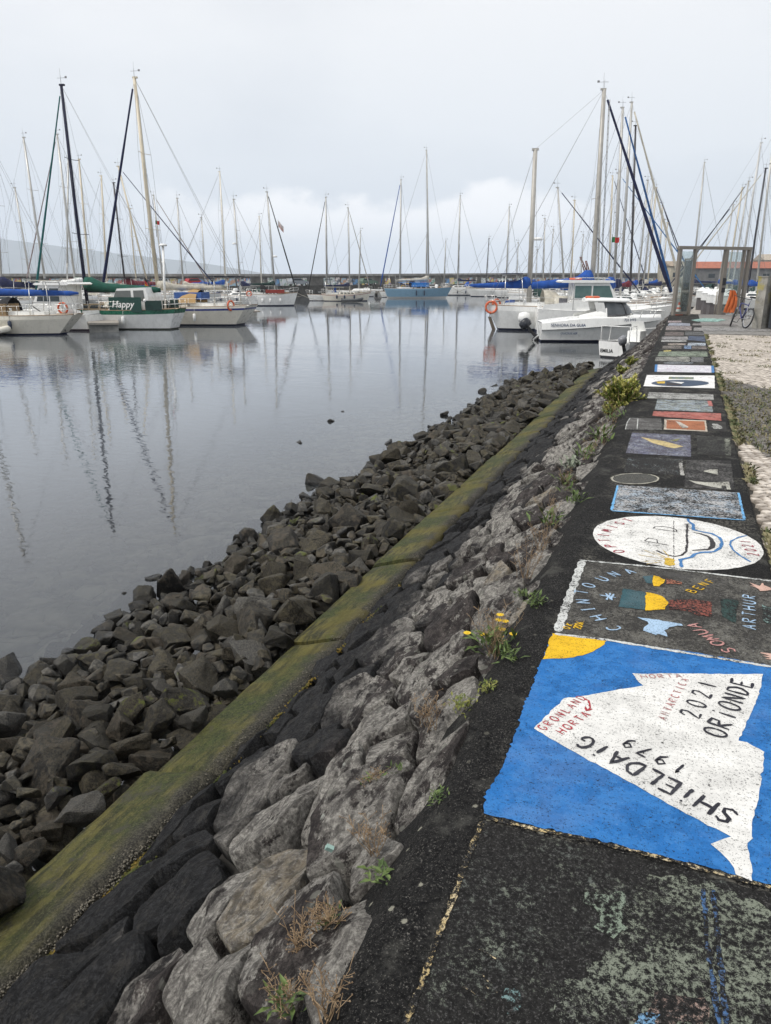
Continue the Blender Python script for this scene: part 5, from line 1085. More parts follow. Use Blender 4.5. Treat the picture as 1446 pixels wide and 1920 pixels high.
# --- right-hand group
t14=sailboat('white ketch with orange lifebuoys on her stern rail and royal blue sail covers',(934,618),1262,18,(1108,560),(1133,168),B=3.7,fb=1.55,tw=.42,cover=BL,mastm=plain('mast_grey_beige',(.44,.42,.38),.45,.1),mr=.155,boomlen=4.2,coverh=2.0,mz=(992,1004,280,BL,4.0,.44),over=(.085,.10),detail=2,jib=NV,jibm_r=.12,boot=plain('antifoul_dark_blue',(.01,.015,.04),.5),spread=1)
T14,dk14,L14,B14,f14,tl14=t14[:6]
q=MB(); a=f14+Vector((.55,-.25,.5)); b=tl14+Vector((.35,-.1,-.6))
for o_ in (-.14,.14): q.tube([a+Vector((0,o_,0)),b+Vector((0,o_,0))],.022,4)
for i in range(34): c=a.lerp(b,(i+.5)/34); q.tube([c+Vector((0,-.15,0)),c+Vector((0,.15,0))],.020,4)
q.build('mast_ladder',m_wire(),T14)
cabin(T14,L14*.30,L14*.56,B14*.33,dk14(.4)[2]-.02,.72,m_cream(),True,(.05,.3),'deckhouse',3,plain('curtained_window',(.13,.13,.15),.25))
for i,(u,v,rz,lb) in enumerate([(921.5,576,15,'big orange lifebuoy on the stern rail of the white ketch, nearer the water'),(931,572,60,'orange lifebuoy behind the big one on the stern rail of the white ketch')]): lifebuoy(tuple(DP(u,v,fwd(Vector(T14.location))-.9+i*.9)),R(rz),lb,R1=.36)
lifebuoy(tuple(DP(952,571,fwd(Vector(T14.location))+.6)),R(30),'off-white horseshoe buoy on the port rail of the white ketch',None,m_cream(),R1=.27)
q=MB(); p=to_local(T14,DP(956,575,fwd(Vector(T14.location))-.6)); q.box(p,(.62,.12,.85)); q.build('rail_cloth',BL,T14)
q=MB(); q.prism([(-.30,-.3),(-.05,-.3),(-.50,.85),(-.72,.85)],-.04,.04,M=Matrix.Rotation(math.pi/2,3,'X')); q.tube([(-.6,0,.8),(-.55,0,1.75),(.5,0,1.95)],.03,5); q.build('rudder',plain('weathered_wood',(.16,.13,.10),.8),T14)
GLT=plain('green_tinted_glass',(.10,.17,.165),.08)
p15,dk15,L15,B15,c15=pilothouse('white pilothouse motorboat with green tinted windows moored between the ketch and the low cuddy boat',(1003,622),1262,17,B=3.0,fb=1.35,hh=1.75,ph=(.24,.50),wincol=GLT,roof=.7)
x0,x1,zc,w,hh=c15; q=MB(); q.lathe([(.05,0),(.3,.05),(.42,.3),(.34,.62),(.1,.7)],(-.75,0,.55),12); q.build('outboard_cowl',m_white(),p15)
lifebuoy(tuple(p15.matrix_basis@Vector((x0+.25,-.2,zc+hh+.24))),0,'orange lifebuoy lying flat on the roof of the pilothouse motorboat',tilt=-math.pi/2,R1=.33)
SMK=plain('smoked_screen',(.10,.11,.12),.06)
p16,L16=boat_frame('motorboat','white cuddy motorboat lettered SENHORA DA GUIA with a curved windscreen and black outboard',(1010,638),1240,17,'motorboat')
def cuddy(t,L):
    B=2.5; n=22; rows=[]
    for i in range(n+1):
        u=i/n; w=(1-max(0,(u-.38)/.62)**2.5)*B/2*(.90+.10*min(1,u/.38)); w=max(w,.012)
        sheer=1.02+.30*math.sin(min(1,u/.5)*math.pi/2)-.06*max(0,u-.6); x=L*u
        kn=.60+.50*u**1.3
        if kn>sheer-.12: kn=sheer-.12
        fl=1-.30*u; xr=x-.9*max(0,u-.55)**1.6*2.2
        rows.append([(min(xr,L*.93)*.99,w*.60*fl,-.25),(xr,w*.86*fl,.10),(xr*.3+x*.7,w*.93*(1-.06*u),kn),(x,w*1.03,kn+.05),(x,w*.98,sheer-.04),(x-.02,w*.90,sheer+.02),(x-.05,w*.55,sheer+.03+.12*max(0,u-.35)),(x-.05,0,sheer+.05+.16*max(0,u-.35))])
    mb=MB()
    for s_ in (1,-1):
        for k in range(7):
            rr=[[(x,y*s_,z) for x,y,z in (r[k],r[k+1])] for r in rows]; rr=rr if s_>0 else [q[::-1] for q in rr]
            mb.strip(rr,1 if k==0 else 2 if k==1 else 0,k not in (2,))
    tr=rows[0]
    for k in range(7): mb.add([tr[k],tr[k+1],(tr[k+1][0],-tr[k+1][1],tr[k+1][2]),(tr[k][0],-tr[k][1],tr[k][2])],[(0,1,2,3)],1 if k==0 else 0)
    mb.build('hull',[m_white(),plain('antifoul_navy',(.015,.02,.05),.5),m_white()],t)
    # cockpit coaming, superstructure
    def lens(sec,m,name,smooth=True,mirror=True):
        q=MB(); q.strip(sec,0,smooth); 
        if mirror: q.strip([[(x,-y,z) for x,y,z in r][::-1] for r in sec],0,smooth)
        return q.build(name,m,t)
    zs=1.30
    lens([[(2.0,1.06,zs-.2),(2.0,1.02,zs+.10),(2.0,.90,zs+.12)],[(3.0,1.10,zs-.1),(3.1,1.02,zs+.34),(3.1,.88,zs+.38)],[(3.5,1.08,zs-.05),(3.45,.96,zs+.52),(3.45,.84,zs+.56)]],m_white(),'cockpit_side')
    for s_ in (1,-1): MB().prism([(2.95,zs+.2),(3.5,zs),(3.25,zs+.8),(2.75,zs+.8)],-.03,.03,M=Matrix.Rotation(math.pi/2,3,'X'),c=(0,s_*.99,0)).build('roof_pillar',m_white(),t)
    fd=[[(3.4,1.02,zs),(3.4,.9,zs+.16),(3.4,0,zs+.22)],[(4.4,.95,zs),(4.4,.8,zs+.18),(4.4,0,zs+.24)],[(5.2,.72,zs-.02),(5.1,.58,zs+.12),(5.1,0,zs+.18)],[(6.0,.34,zs-.03),(5.9,.26,zs+.03),(5.9,0,zs+.06)]]
    lens(fd,m_white(),'foredeck')
    sc=[[(3.25,.99,zs+.05),(3.3,.97,zs+.42),(3.35,.93,zs+.80)],[(3.9,.98,zs+.12),(3.9,.95,zs+.45),(3.85,.88,zs+.80)],[(4.55,.84,zs+.16),(4.45,.80,zs+.46),(4.25,.74,zs+.79)],[(4.95,.50,zs+.18),(4.80,.48,zs+.46),(4.52,.46,zs+.78)],[(5.08,0,zs+.20),(4.92,0,zs+.46),(4.64,0,zs+.78)]]
    w_=lens(sc,SMK,'windscreen')
    q=MB()
    for s_ in (1,-1):
        for r in (0,2): q.tube([(x,y*s_*1.01,z) for x,y,z in [c[r] for c in sc]],.035,5)
        for c in (sc[0],sc[2]): q.tube([(x,y*s_*1.01,z) for x,y,z in c],.03,5)
    q.build('screen_frame',plain('screen_trim',(.08,.08,.085),.4),t)
    rf=MB(); rows=[]
    for a,b,zz in ((2.35,.55,.80),(2.45,.96,.84),(3.4,1.06,.83),(4.3,.95,.80),(4.75,.50,.79)):
        rows.append([(a,b,zs+zz),(a-.02,b*1.03,zs+zz+.07),(a,b*.9,zs+zz+.16),(a,b*.4,zs+zz+.20),(a,-b*.4,zs+zz+.20),(a,-b*.9,zs+zz+.16),(a-.02,-b*1.03,zs+zz+.07),(a,-b,zs+zz)])
    rf.strip(rows,0,True,True); rf.add(rows[0],[tuple(range(8))]); rf.add(rows[-1],[tuple(range(7,-1,-1))]); rf.build('wheelhouse_roof',m_white(),t)
    q=MB(); q.tube([(4.6,.95,zs+.0),(4.9,.92,zs+.32),(5.8,.62,zs+.36),(6.7,.12,zs+.34),(6.85,0,zs+.34),(6.7,-.12,zs+.34),(5.8,-.62,zs+.36),(4.9,-.92,zs+.32),(4.6,-.95,zs+.0)],.02,5)
    for x,y in ((5.3,.78),(6.1,.45)):
        for s_ in (1,-1): q.tube([(x,y*s_,zs-.02),(x+.1,y*s_,zs+.35)],.016,4)
    q.build('bow_rail',m_steel(),t)
    dk=lambda f: (L*f,B/2*(1-max(0,(f-.38)/.62)**2.5)*(.93+.07*min(1,f/.38)),1.1)
    return dk,B
dk16,B16=cuddy(p16,L16)
lifebuoy(tuple(p16.matrix_basis@Vector((2.75,-.35,2.36))),0,'orange lifebuoy lying flat on the roof of the low cuddy motorboat',tilt=-math.pi/2,R1=.33)
def outboard(parent,x,y,z,M=None,s=1.,cow=None):
    T=Matrix.Translation((x,y,z))@(M or Matrix.Identity(4))@Matrix.Scale(s,4)
    q=MB(); q.lathe([(.06,0),(.20,.03),(.24,.2),(.21,.42),(.12,.50),(.02,.51)],(0,0,.12),12); q.v=[tuple(T@Vector((a*1.35,b,c))) for a,b,c in q.v]; q.build('outboard_cowl',cow or plain('cowl_black',(.02,.022,.028),.3),parent)
    q=MB(); q.box((0,0,-.18),(.16,.14,.62)); q.box((-.02,0,-.5),(.34,.05,.04)); q.lathe([(.02,-.2),(.07,-.1),(.07,.1),(.03,.2)],(-.02,0,-.66),8,M=Matrix.Rotation(math.pi/2,3,'Y')); q.box((0,0,-.78),(.16,.03,.22))
    for k in range(3): q.box((-.24,0,-.66),(.03,.07,.30),M=Matrix.Rotation(k*2*math.pi/3,3,'X'))
    q.v=[tuple(T@Vector(v)) for v in q.v]; q.build('outboard_leg',m_black(),parent)
outboard(p16,-.55,0,.62,Matrix.Rotation(R(-42),4,'Y'),1.05)
# lettering on her side (starboard faces the quay)
def side_text(t,dk,f,z,s,size,mat,name='lettering',shear=0,B=2.5,off=.03):
    x,y,_=dk(f); x2,y2,_=dk(f+.15); ang=math.atan2(-(y2-y),x2-x)
    M=Matrix.Translation((x,-y*1.0-off,z))@Matrix.Rotation(ang,4,'Z')@Matrix.Rotation(math.pi/2,4,'X'); return textmesh(s,size,mat,name,t,M,shear)
NVT=plain('lettering_navy',(.03,.06,.14),.4)
side_text(p16,dk16,.07,.84,'SENHORA DA GUIA',.21,NVT); side_text(p16,dk16,.66,1.12,'731 HTS',.20,NVT,off=.03); side_text(p16,dk16,.15,.42,'QUICKSILVER',.15,NVT,shear=.3,off=.03)
# --- small open boat EMILIA
te,Le=boat_frame('dinghy','small open white boat lettered EMILIA with a grey outboard on her transom',(1149,671),None,66,'small boat',4.3)
h,dke,rle=hull(te,Le/1.1,1.62,.62,(m_white(),m_black(),NAVYS),.5,.92,[(0,1),(.10,0),(.86,0),(1,0)],(.0,.1),m_white(),full=.35,chine=True); rle.build('gunwale',plain('gunwale_grey',(.45,.45,.44),.5),te)
q=MB(); q.box((.55,0,.62),(.9,1.25,.10)); q.box((2.,0,.80),(.55,.62,.55)); q.add([(2.2,-.35,1.05),(2.2,.35,1.05),(1.95,.30,1.50),(1.95,-.30,1.50)],[(0,1,2,3)]); q.build('console',m_white(),te)
q=MB()
for y in (-.68,.68): q.tube([(.05,y,.55),(.05,y,1.35),(.75,y*.9,1.35),(.75,y,.62)],.022,6)
q.tube([(.05,-.68,1.35),(.05,.68,1.35)],.022,6); q.tube([(2.4,-.7,.66),(2.9,-.66,1.0),(3.7,-.38,1.08),(4.2,0,1.1),(3.7,.38,1.08),(2.9,.66,1.0),(2.4,.7,.66)],.018,6); q.build('tubular_rail',m_white(),te)
outboard(te,-.26,-.60,.58,Matrix.Rotation(R(-28),4,'Y'),.72,plain('cowl_grey',(.20,.205,.22),.35))
M=Matrix.Translation((-.02,.64,.22))@Matrix.Rotation(-math.pi/2,4,'Z')@Matrix.Rotation(math.pi/2,4,'X'); textmesh('EMILIA',.215,plain('lettering_black',(.02,.02,.02),.5),'lettering',te,M)
# --- yachts behind the motorboats, bows to the right-hand pontoon
sailboat('white yacht with grey mast and mid-blue furled jib beside the ketch\'s mainmast',(1045,590),1262,16,(1150,560),(1168,202),cover=BL,jib=m_canvas('mid_blue_canvas',(.02,.09,.25)),mr=.13,detail=1,boomlen=5,coverh=2.0,jibm_r=.12,spread=2,mastm=m_alu())
sailboat('white yacht with a tall grey mast and cream furled jib running down to the pontoon',(1070,584),1280,15,(1162,560),(1185,192),cover=NV,jib=WHc,mr=.13,detail=1,boomlen=5,coverh=1.5,jibm_r=.13)
sailboat('yacht with a slim black mast behind the tall grey ones',(1100,578),1262,15,(1181,560),(1192,236),mastm=plain('mast_black',(.03,.025,.028),.4),cover=MR,detail=1,L=12)
sailboat('white yacht with a long furled mainsail in white and a blue headsail',(1130,572),1290,15,(1150,550),(1160,325),cover=WHc,jib=m_canvas('steel_blue_canvas',(.03,.15,.36)),detail=1,L=13,boomlen=4,coverh=1.5,rake_fix=False)
sailboat('white yacht with a navy sail cover between the two blue covered ketch booms',(990,582),1130,14,(1060,550),(1046,352),cover=NV,detail=1,L=12,rake_fix=False,jib=NV,mastm=m_alu(),boomlen=3.8)
sailboat('slender cream-masted yacht behind the navy covered one',(1000,572),1130,16,(1069,550),(1078,376),mastm=m_gold(),cover=BL,detail=0,L=10)
rn=random.Random(31)
for i,(ub,vw,ut,vt,mm,cv,jb,lb) in enumerate([(1120,566,1128,300,m_alu(),NV,None,'white yacht whose mast rises just inside the ladder of the ketch'),(1140,563,1149,330,m_gold(),WHc,NV,'white yacht with a beige mast and navy furled jib deep in the right-hand mooring'),
 (1195,570,1215,338,m_alu(),BL,None,'yacht with the first of the clustered silver masts, blue cover'),(1205,568,1226,342,m_alu(),NV,NV,'yacht with the second of the clustered silver masts, navy headsail'),(1213,566,1231,352,m_gold(),WHc,None,'yacht with a beige mast among the silver cluster'),
 (1232,564,1243,386,m_gold(),BL,BK,'yacht with a short beige mast and a black furled jib by the glass gate'),(1030,560,1038,430,m_alu(),NV,None,'small far yacht left of the navy covered ones with a thin mast'),(1088,560,1094,440,m_alu(),MR,None,'little far yacht standing beside the rusty harbour crane'),
 (1003,558,1008,468,m_alu(),BL,None,'far tiny yacht behind the mizzen of the ketch'),(968,556,972,455,m_alu(),NV,None,'far tiny yacht with a bare mast near the breakwater end')]):
    sailboat(lb,(ub-70,vw),None,14+rn.uniform(-4,4),(ub,545),(ut,vt),L=11+rn.uniform(-1,1.5),mastm=mm,cover=cv,jib=jb,detail=1,rake_fix=False,boomlen=3.6,fb=1.3)
# --- yachts on the landward side, seen through and beside the gate
for ub,vw,ut,vt,mm,cv,jb,lb,hd in [(1297,560,1321,305,m_alu(),NV,None,'yacht whose grey mast stands over the left leaf of the glass gate',165),(1345,566,1375,384,m_alu(),BL,NV,'yacht with a dark furled jib crossing behind the gate\'s head rail',168),(1372,572,1404,340,m_alu(),BL,BK,'yacht with a black furled jib sloping down through the gate',168),
 (1385,576,1427,268,plain('mast_pale',(.58,.58,.57),.4,.2),BL,None,'yacht with the tall pale mast beyond the bicycle',168),(1402,580,1436,316,plain('mast_navy_black',(.02,.02,.03),.4),BL,WHc,'yacht with a black mast and a blue cover beyond the concrete pillar',170),(1362,564,1392,352,m_gold(),WHc,None,'yacht with a beige mast behind the gate post',166),
 (1418,574,1452,250,m_alu(),NV,None,'yacht with a navy cover and slack halyards farthest along the row past the pillar',168)]:
    sailboat(lb,(ub+60,vw),None,hd,(ub,545),(ut,vt),L=12,mastm=mm,cover=cv,jib=jb,detail=1,rake_fix=False,boomlen=4,fb=1.3)

rn=random.Random(52)
extra=[(60,575,28,352,m_alu(),BL,None,12,'yacht with a blue cover whose mast stands between the ketch and the pilothouse boat'),(125,570,128,300,m_alu(),MR,None,186,'yacht with a maroon cover behind the green furled headsail'),(200,568,190,330,m_gold(),NV,None,12,'yacht with a navy cover hidden mostly behind the wheelhouse of Happy'),
(345,568,332,372,m_alu(),WHc,None,190,'yacht with a pale cover just beyond the buff mast'),(385,566,378,408,m_alu(),BL,None,12,'yacht with a blue cover standing near the red hatchback'),
(1018,564,1022,410,m_alu(),NV,None,14,'far yacht showing between the ketch\'s two masts'),(1150,562,1158,404,m_alu(),NV,None,14,'far yacht crowded behind the silver masts'),(1180,566,1190,388,m_alu(),WHc,None,14,'far yacht with a pale cover among the silver masts'),(1240,568,1252,418,m_gold(),NV,None,15,'last short mast before the glass gate')]
for ub,vw,ut,vt,mm,cv,jb,hd,lb in extra:
    du=60 if hd>100 else -60
    sailboat(lb,(ub+du,vw),None,hd+rn.uniform(-3,3),(ub,545),(ut,vt),L=10+rn.uniform(-1,2),mastm=mm,cover=cv,jib=jb,detail=1,rake_fix=False,boomlen=3.4,fb=1.15)
# ------------------------------------------------------------------ breakwater with its painted panels
def breakwater():
    root=tag(empty('breakwater'),'long grey breakwater wall with hundreds of painted panels along its quay road','breakwater')
    st=[(-420,122,4.0),(-100,130,4.0),(330,142,4.0),(620,165,4.05),(800,185,4.25),(1000,215,4.55),(1250,262,4.8),(1500,320,5.1)]
    P=[]; 
    for u,b,z in st: p=DP(u,520,b); P.append(Vector((p.x,p.y,z)))
    ZR=1.8; mw=concrete('breakwater_concrete',(.17,.165,.155),.5,.6); mc=concrete('breakwater_cap',(.30,.295,.28),.8,.7); mq=concrete('quay_face',(.085,.08,.072),.7,.5); md=concrete('quay_road',(.20,.19,.175),.4,.7)
    def off(p,d,z): return (p.x-Hf.x*d,p.y-Hf.y*d,z)
    a=MB(); a.strip([[off(p,.0,ZR-.2),off(p,.0,p.z-.45)] for p in P],sm=False); a.strip([[off(p,-3,p.z),off(p,-3,-2)] for p in P],sm=False); a.build('wall',mw,root)
    a=MB(); a.strip([[off(p,.0,p.z-.45),off(p,.45,p.z-.45),off(p,.45,p.z),off(p,-3,p.z)] for p in P],sm=False); a.build('capping',mc,root)
    a=MB(); a.strip([[off(p,13,ZR),off(p,0,ZR)] for p in P],sm=False); a.build('quay_road',md,root)
    a=MB(); a.strip([[off(p,13,-2),off(p,13,ZR+.12),off(p,12.6,ZR+.12),off(p,12.6,ZR)] for p in P],sm=False); a.build('quay_face',mq,root)
    # buttresses of the dark gallery
    a=MB(); rn=random.Random(12); mats=[]
    cols=[(.66,.66,.63),(.14,.30,.52),(.62,.52,.20),(.42,.14,.12),(.20,.34,.26),(.58,.62,.66),(.30,.46,.60),(.62,.48,.42),(.14,.16,.20),(.70,.70,.68),(.34,.50,.54),(.50,.30,.20)]
    for i,c in enumerate(cols):
        t=NT('panel_paint_%s'%'abcdefghijkl'[i],c,.7); q=t.tc('Object'); k=t.noise(q,1.7,5,.6); c2=cols[(i*5+3)%12]; c3=cols[(i*7+1)%12]
        t.col(t.mix(t.ss(t.noise(t.map(q,loc=(9,3,1)),2.6,4),.53,.56),t.mix(t.ss(k,.52,.55),c,c2),c3)); mats.append(t.m)
    seg=[0]; 
    for p,q in zip(P,P[1:]): seg.append(seg[-1]+(q-p).length)
    s=34.; n=0
    while s<seg[-1]-60 and n<290:
        w=rn.uniform(1.1,1.75); 
        if rn.random()<.90:
            k=max(j for j in range(len(seg)) if seg[j]<=s); f=(s-seg[k])/(seg[k+1]-seg[k]); p=P[k].lerp(P[k+1],f); d=(P[k+1]-P[k]); ang=math.atan2(d.y,d.x)
            h=rn.uniform(1.25,1.6); mb=MB(); V=[(-w/2,-.45,0),(w/2,-.45,0),(w/2,-.10,h),(-w/2,-.10,h),(-w/2,-.05,0),(w/2,-.05,0),(w/2,-.02,h),(-w/2,-.02,h)]
            mb.add(V,[(0,1,2,3),(1,5,6,2),(4,0,3,7),(3,2,6,7)]); o=mb.build('painted_panel',mats[rn.randrange(12)],root,(p.x,p.y,ZR+.01)); o.rotation_euler.z=ang; n+=1
        s+=w+rn.uniform(.05,.35)+(rn.uniform(1,4) if rn.random()<.05 else 0)
    return root,P,ZR
BW,BP,ZR=breakwater()
def quay_pt(u,d):      # a point on the quay road under sight line u, d metres in front of the wall
    n=ray(u,530); n=Vector((n.x,n.y,0))
    for p,q in zip(BP,BP[1:]):
        a=Vector((p.x-Hf.x*d,p.y-Hf.y*d,0)); b=Vector((q.x-Hf.x*d,q.y-Hf.y*d,0)); m=n.cross(Vector((0,0,1))); A=(a-EYE).dot(m); B_=(b-EYE).dot(m)
        if A*B_<=0: f=A/(A-B_); r=a.lerp(b,f); return Vector((r.x,r.y,ZR)),math.atan2(b.y-a.y,b.x-a.x)
def car(u,d,col,label,L=3.9,flip=False):
    p,a=quay_pt(u,d); t=empty('parked_car',p,a+(math.pi if flip else 0),label,'car')
    body=[(-L/2,.35),(-L/2,.85),(-L/2+.12,.98),(-L*.22,1.0),(L*.20,.98),(L/2-.15,.80),(L/2,.6),(L/2,.32)]
    mb=MB(); mb.prism(body,-.83,.83,M=Matrix.Rotation(math.pi/2,3,'X')); bm=plain('car_paint_'+label.split()[0],col,.25,0,.02)
    mb.build('body',bm,t)
    mb=MB(); mb.prism([(-L*.46,.97),(-L*.40,1.40),(L*.02,1.42),(L*.24,.96)],-.70,.70,M=Matrix.Rotation(math.pi/2,3,'X')); mb.build('roof',bm,t)
    mb=MB()
    mb.prism([(-L*.40,1.02),(-L*.36,1.33),(L*.01,1.34),(L*.18,1.02)],-.715,.715,M=Matrix.Rotation(math.pi/2,3,'X')); mb.build('window',m_glass(),t)
    for x in (-L*.31,L*.32):
        for y in (-.78,.78):
            w=MB(); w.lathe([(.02,-.1),(.29,-.1),(.31,-.05),(.31,.05),(.29,.1),(.02,.1)],(x,y,.31),14,M=Matrix.Rotation(math.pi/2,3,'X')); wo=w.build('wheel',m_black(),t)
            w=MB(); w.lathe([(.02,-.115),(.18,-.11),(.18,.11),(.02,.115)],(x,y,.31),10,M=Matrix.Rotation(math.pi/2,3,'X')); w.build('rim',m_steel(),wo)
car(367,4,(.40,.02,.025),'red hatchback parked on the quay road below the breakwater wall'); car(296,5,(.50,.51,.50),'white car parked on the quay road behind the buff mast',4.3,True); car(560,5,(.25,.27,.30),'grey car parked on the quay road behind the dark furled jib',4.2); car(690,5,(.10,.16,.12),'dark green car on the quay road behind the double-ender\'s bow',4.4)
# ------------------------------------------------------------------ pontoons
def pontoon(name,p0,p1,w,top,label,m=None,h=.75):
    d=(p1-p0); L=d.length; a=math.atan2(d.y,d.x); t=empty('pontoon',(p0.x,p0.y,0),a,label,'pontoon')
    mb=MB(); mb.box((L/2,0,top-.06),(L,w,.12)); mb.build('deck',plain('pontoon_planks',(.33,.30,.26),.8,0,.2,.2,5),t)
    n=max(1,int(L/4)); 
    for i in range(n): mb=MB(); mb.box((L*(i+.5)/n,0,top-.12-h/2),(L/n*.86,w*.94,h)); mb.build('float',m or concrete('float_concrete_%d'%0,(.26,.25,.23),2,.7) if i==0 and name=='a' else _fl,t)
    return t
_fl=concrete('float_concrete',(.42,.41,.38),2,.7)
a=W(196,624,0); rd_=Vector((a.x,a.y,0)).normalized(); pontoon('x',a,a+rd_*8,1.9,.62,'concrete finger pontoon ending between the white pilothouse boat and the yacht Happy',h=.8)
b=DP(60,500,64); c=DP(480,500,70); b.z=c.z=0; pontoon('x',b,c,2.4,.55,'long main pontoon behind the yachts of the first mooring row')
b=DP(430,500,150); c=DP(980,500,168); b.z=c.z=0; pontoon('x',b,c,3,.6,'far pontoon in front of the breakwater quay',m=m_black())
b=Vector((.9,47,0)); c=Vector((3.5,118,0)); PR_=pontoon('x',b,c,2.6,.58,'walkway pontoon running out from the foot of the gangway')
for i,(u,v,b_) in enumerate([(123,573,60),(1327,556,62),(1338,562,56),(1352,566,53),(1316,552,70)]):
    p=DP(u,v,b_); p.z=.55; t=empty('service_pedestal',p,R(15),['white service pedestal with a pointed cap behind the old pilothouse boat','white service pedestal with a pointed cap left of the middle one behind the gate','white service pedestal with a pointed cap seen just above the gangway rail','white service pedestal with a pointed cap behind the gate\'s lock post','smallest white service pedestal far down the walkway'][i],'pedestal','service pedestals on the pontoons')
    s=1.0; mb=MB(); mb.box((0,0,.55),(.62,.62,1.1)); mb.build('lower_box',plain('pedestal_grey',(.10,.09,.09),.6),t)
    mb=MB(); mb.box((0,0,1.38),(.78,.78,.56)); mb.build('upper_box',m_white(),t); mb=MB(); V=[(-.42,-.42,1.66),(.42,-.42,1.66),(.42,.42,1.66),(-.42,.42,1.66),(0,0,2.05)]; mb.add(V,[(0,1,4),(1,2,4),(2,3,4),(3,0,4),(3,2,1,0)]); mb.build('cap',m_white(),t)
# mooring lines, dinghies and dock boxes along the first row
rn=random.Random(44)
for i,(u,b_,lb) in enumerate([(250,63,'white dock box on the main pontoon behind Happy'),(330,66,'white dock box on the main pontoon beside the buff mast'),(190,62,'low white dock box near the green sail cover'),(400,68,'dock box beneath the tan awning')]):
    p=DP(u,555,b_); p.z=.55; t=empty('dock_box',p,R(20),lb,'box'); mb=MB(); mb.box((0,0,.3),(1.3,.6,.6)); mb.build('box_body',m_white(),t); mb=MB(); mb.box((0,0,.65),(1.4,.68,.10)); mb.build('lid',m_cream(),t)
def dinghy(p,a,label,c):
    t=empty('inflatable_dinghy',p,a,label,'dinghy'); mb=MB(); mb.tube([(0,-.55,.25),(2.2,-.55,.27),(2.9,-.25,.4),(3.05,0,.45),(2.9,.25,.4),(2.2,.55,.27),(0,.55,.25)],.2,8); mb.build('tube',c,t); mb=MB(); mb.box((1.2,0,.12),(2.4,1.0,.06)); mb.box((.1,0,.35),(.08,.95,.4)); mb.build('floor',m_black(),t)
p=W(640,566,0); dinghy(p,R(22),'grey inflatable dinghy lying along the double-ended yacht',plain('hypalon_grey',(.07,.075,.08),.6)); p=W(8,632,0); dinghy(p+Vector((-3.2,0,0)),R(10),'pale dinghy lying under the bow of the cream sloop at the picture\'s edge',m_cream())
p=DP(85,536,62); dinghy(p,R(15),'upturned white tender on a foredeck behind the blue boom cover',m_white())
# ------------------------------------------------------------------ gate, gangway
TP=plain('gate_taupe',(.225,.20,.17),.45,.2,.08,.1,2); GLS=None
def glass():
    t=NT('clear_pane'); t.n.remove(t.b); o=t.n['Material Output']; g=t.n.new('ShaderNodeBsdfGlossy'); g.inputs['Roughness'].default_value=.02; tr=t.n.new('ShaderNodeBsdfTransparent'); tr.inputs[0].default_value=(.86,.90,.89,1); df=t.n.new('ShaderNodeBsdfDiffuse'); df.inputs[0].default_value=(.5,.55,.54,1)
    m0=t.n.new('ShaderNodeMixShader'); t.l.new(t.ss(t.noise(t.pos,1.5,4),.3,.8,.03,.14),m0.inputs[0]); t.l.new(tr.outputs[0],m0.inputs[1]); t.l.new(df.outputs[0],m0.inputs[2])
    fr=t.n.new('ShaderNodeFresnel'); fr.inputs[0].default_value=1.4; m=t.n.new('ShaderNodeMixShader'); t.l.new(fr.outputs[0],m.inputs[0]); t.l.new(m0.outputs[0],m.inputs[1]); t.l.new(g.outputs[0],m.inputs[2]); t.l.new(m.outputs[0],o.inputs[0]); return t.m
GLS=glass()
def gate():
    p0=W(1262,591.5,WT); p1=W(1389,589,WT); d=p1-p0; L=d.length; a=math.atan2(d.y,d.x); H=DP(1270,467,fwd(p0)).z-WT
    t=empty('gate',(p0.x,p0.y,WT),a,'tall taupe metal gate with glass panes and one leaf standing open','gate')
    def at(u): n=ray(u,591); n=Vector((n.x,n.y,0)).cross(Vector((0,0,1))); return (EYE-p0).dot(n)/d.normalized().dot(n)
    xs=[0,at(1290),at(1347),L-.28,L]
    for x,w in zip(xs,(.12,.11,.17,.09,.13)): mb=MB(); mb.box((x,0,H/2),(w,.16,H)); mb.build('post',TP,t)
    mb=MB(); mb.box((L/2,-.003,H+.06),(L+.2,.168,.13)); mb.build('head_rail',TP,t)
    for i,(x0,x1) in enumerate(((xs[0],xs[1]),(xs[2],xs[3]))):
        mb=MB(); mb.box(((x0+x1)/2,0,H/2+.04),(x1-x0-.17,.012,H-.25)); mb.build('pane',GLS,t); mb=MB(); mb.box(((x0+x1)/2,0,.10),(x1-x0-.15,.08,.12)); mb.build('bottom_rail',TP,t)
    lf=empty('gate_leaf',(0,0,0)); lf.parent=t; lf.location=(xs[1]+.1,.05,0); lf.rotation_euler=(0,0,R(72))
    hl=H-.35; mb=MB(); mb.box((.04,0,hl/2),(.08,.06,hl)); mb.box((1.06,0,hl/2),(.08,.06,hl)); mb.box((.55,0,hl-.04),(.94,.056,.08)); mb.box((.55,0,.06),(.94,.056,.10)); mb.box((.55,0,1.0),(.94,.052,.10)); mb.build('leaf_frame',TP,lf); mb=MB(); mb.box((.55,0,hl/2),(.93,.012,hl-.2)); mb.build('pane',GLS,lf)
    mb=MB(); mb.box((xs[2],-.105,1.42),(.15,.06,.30)); mb.box((xs[2],-.105,1.06),(.15,.06,.20)); mb.build('lock_box',m_black(),t)
    return t,p0,a,xs,H
G,gp,ga,gx,GH=gate()
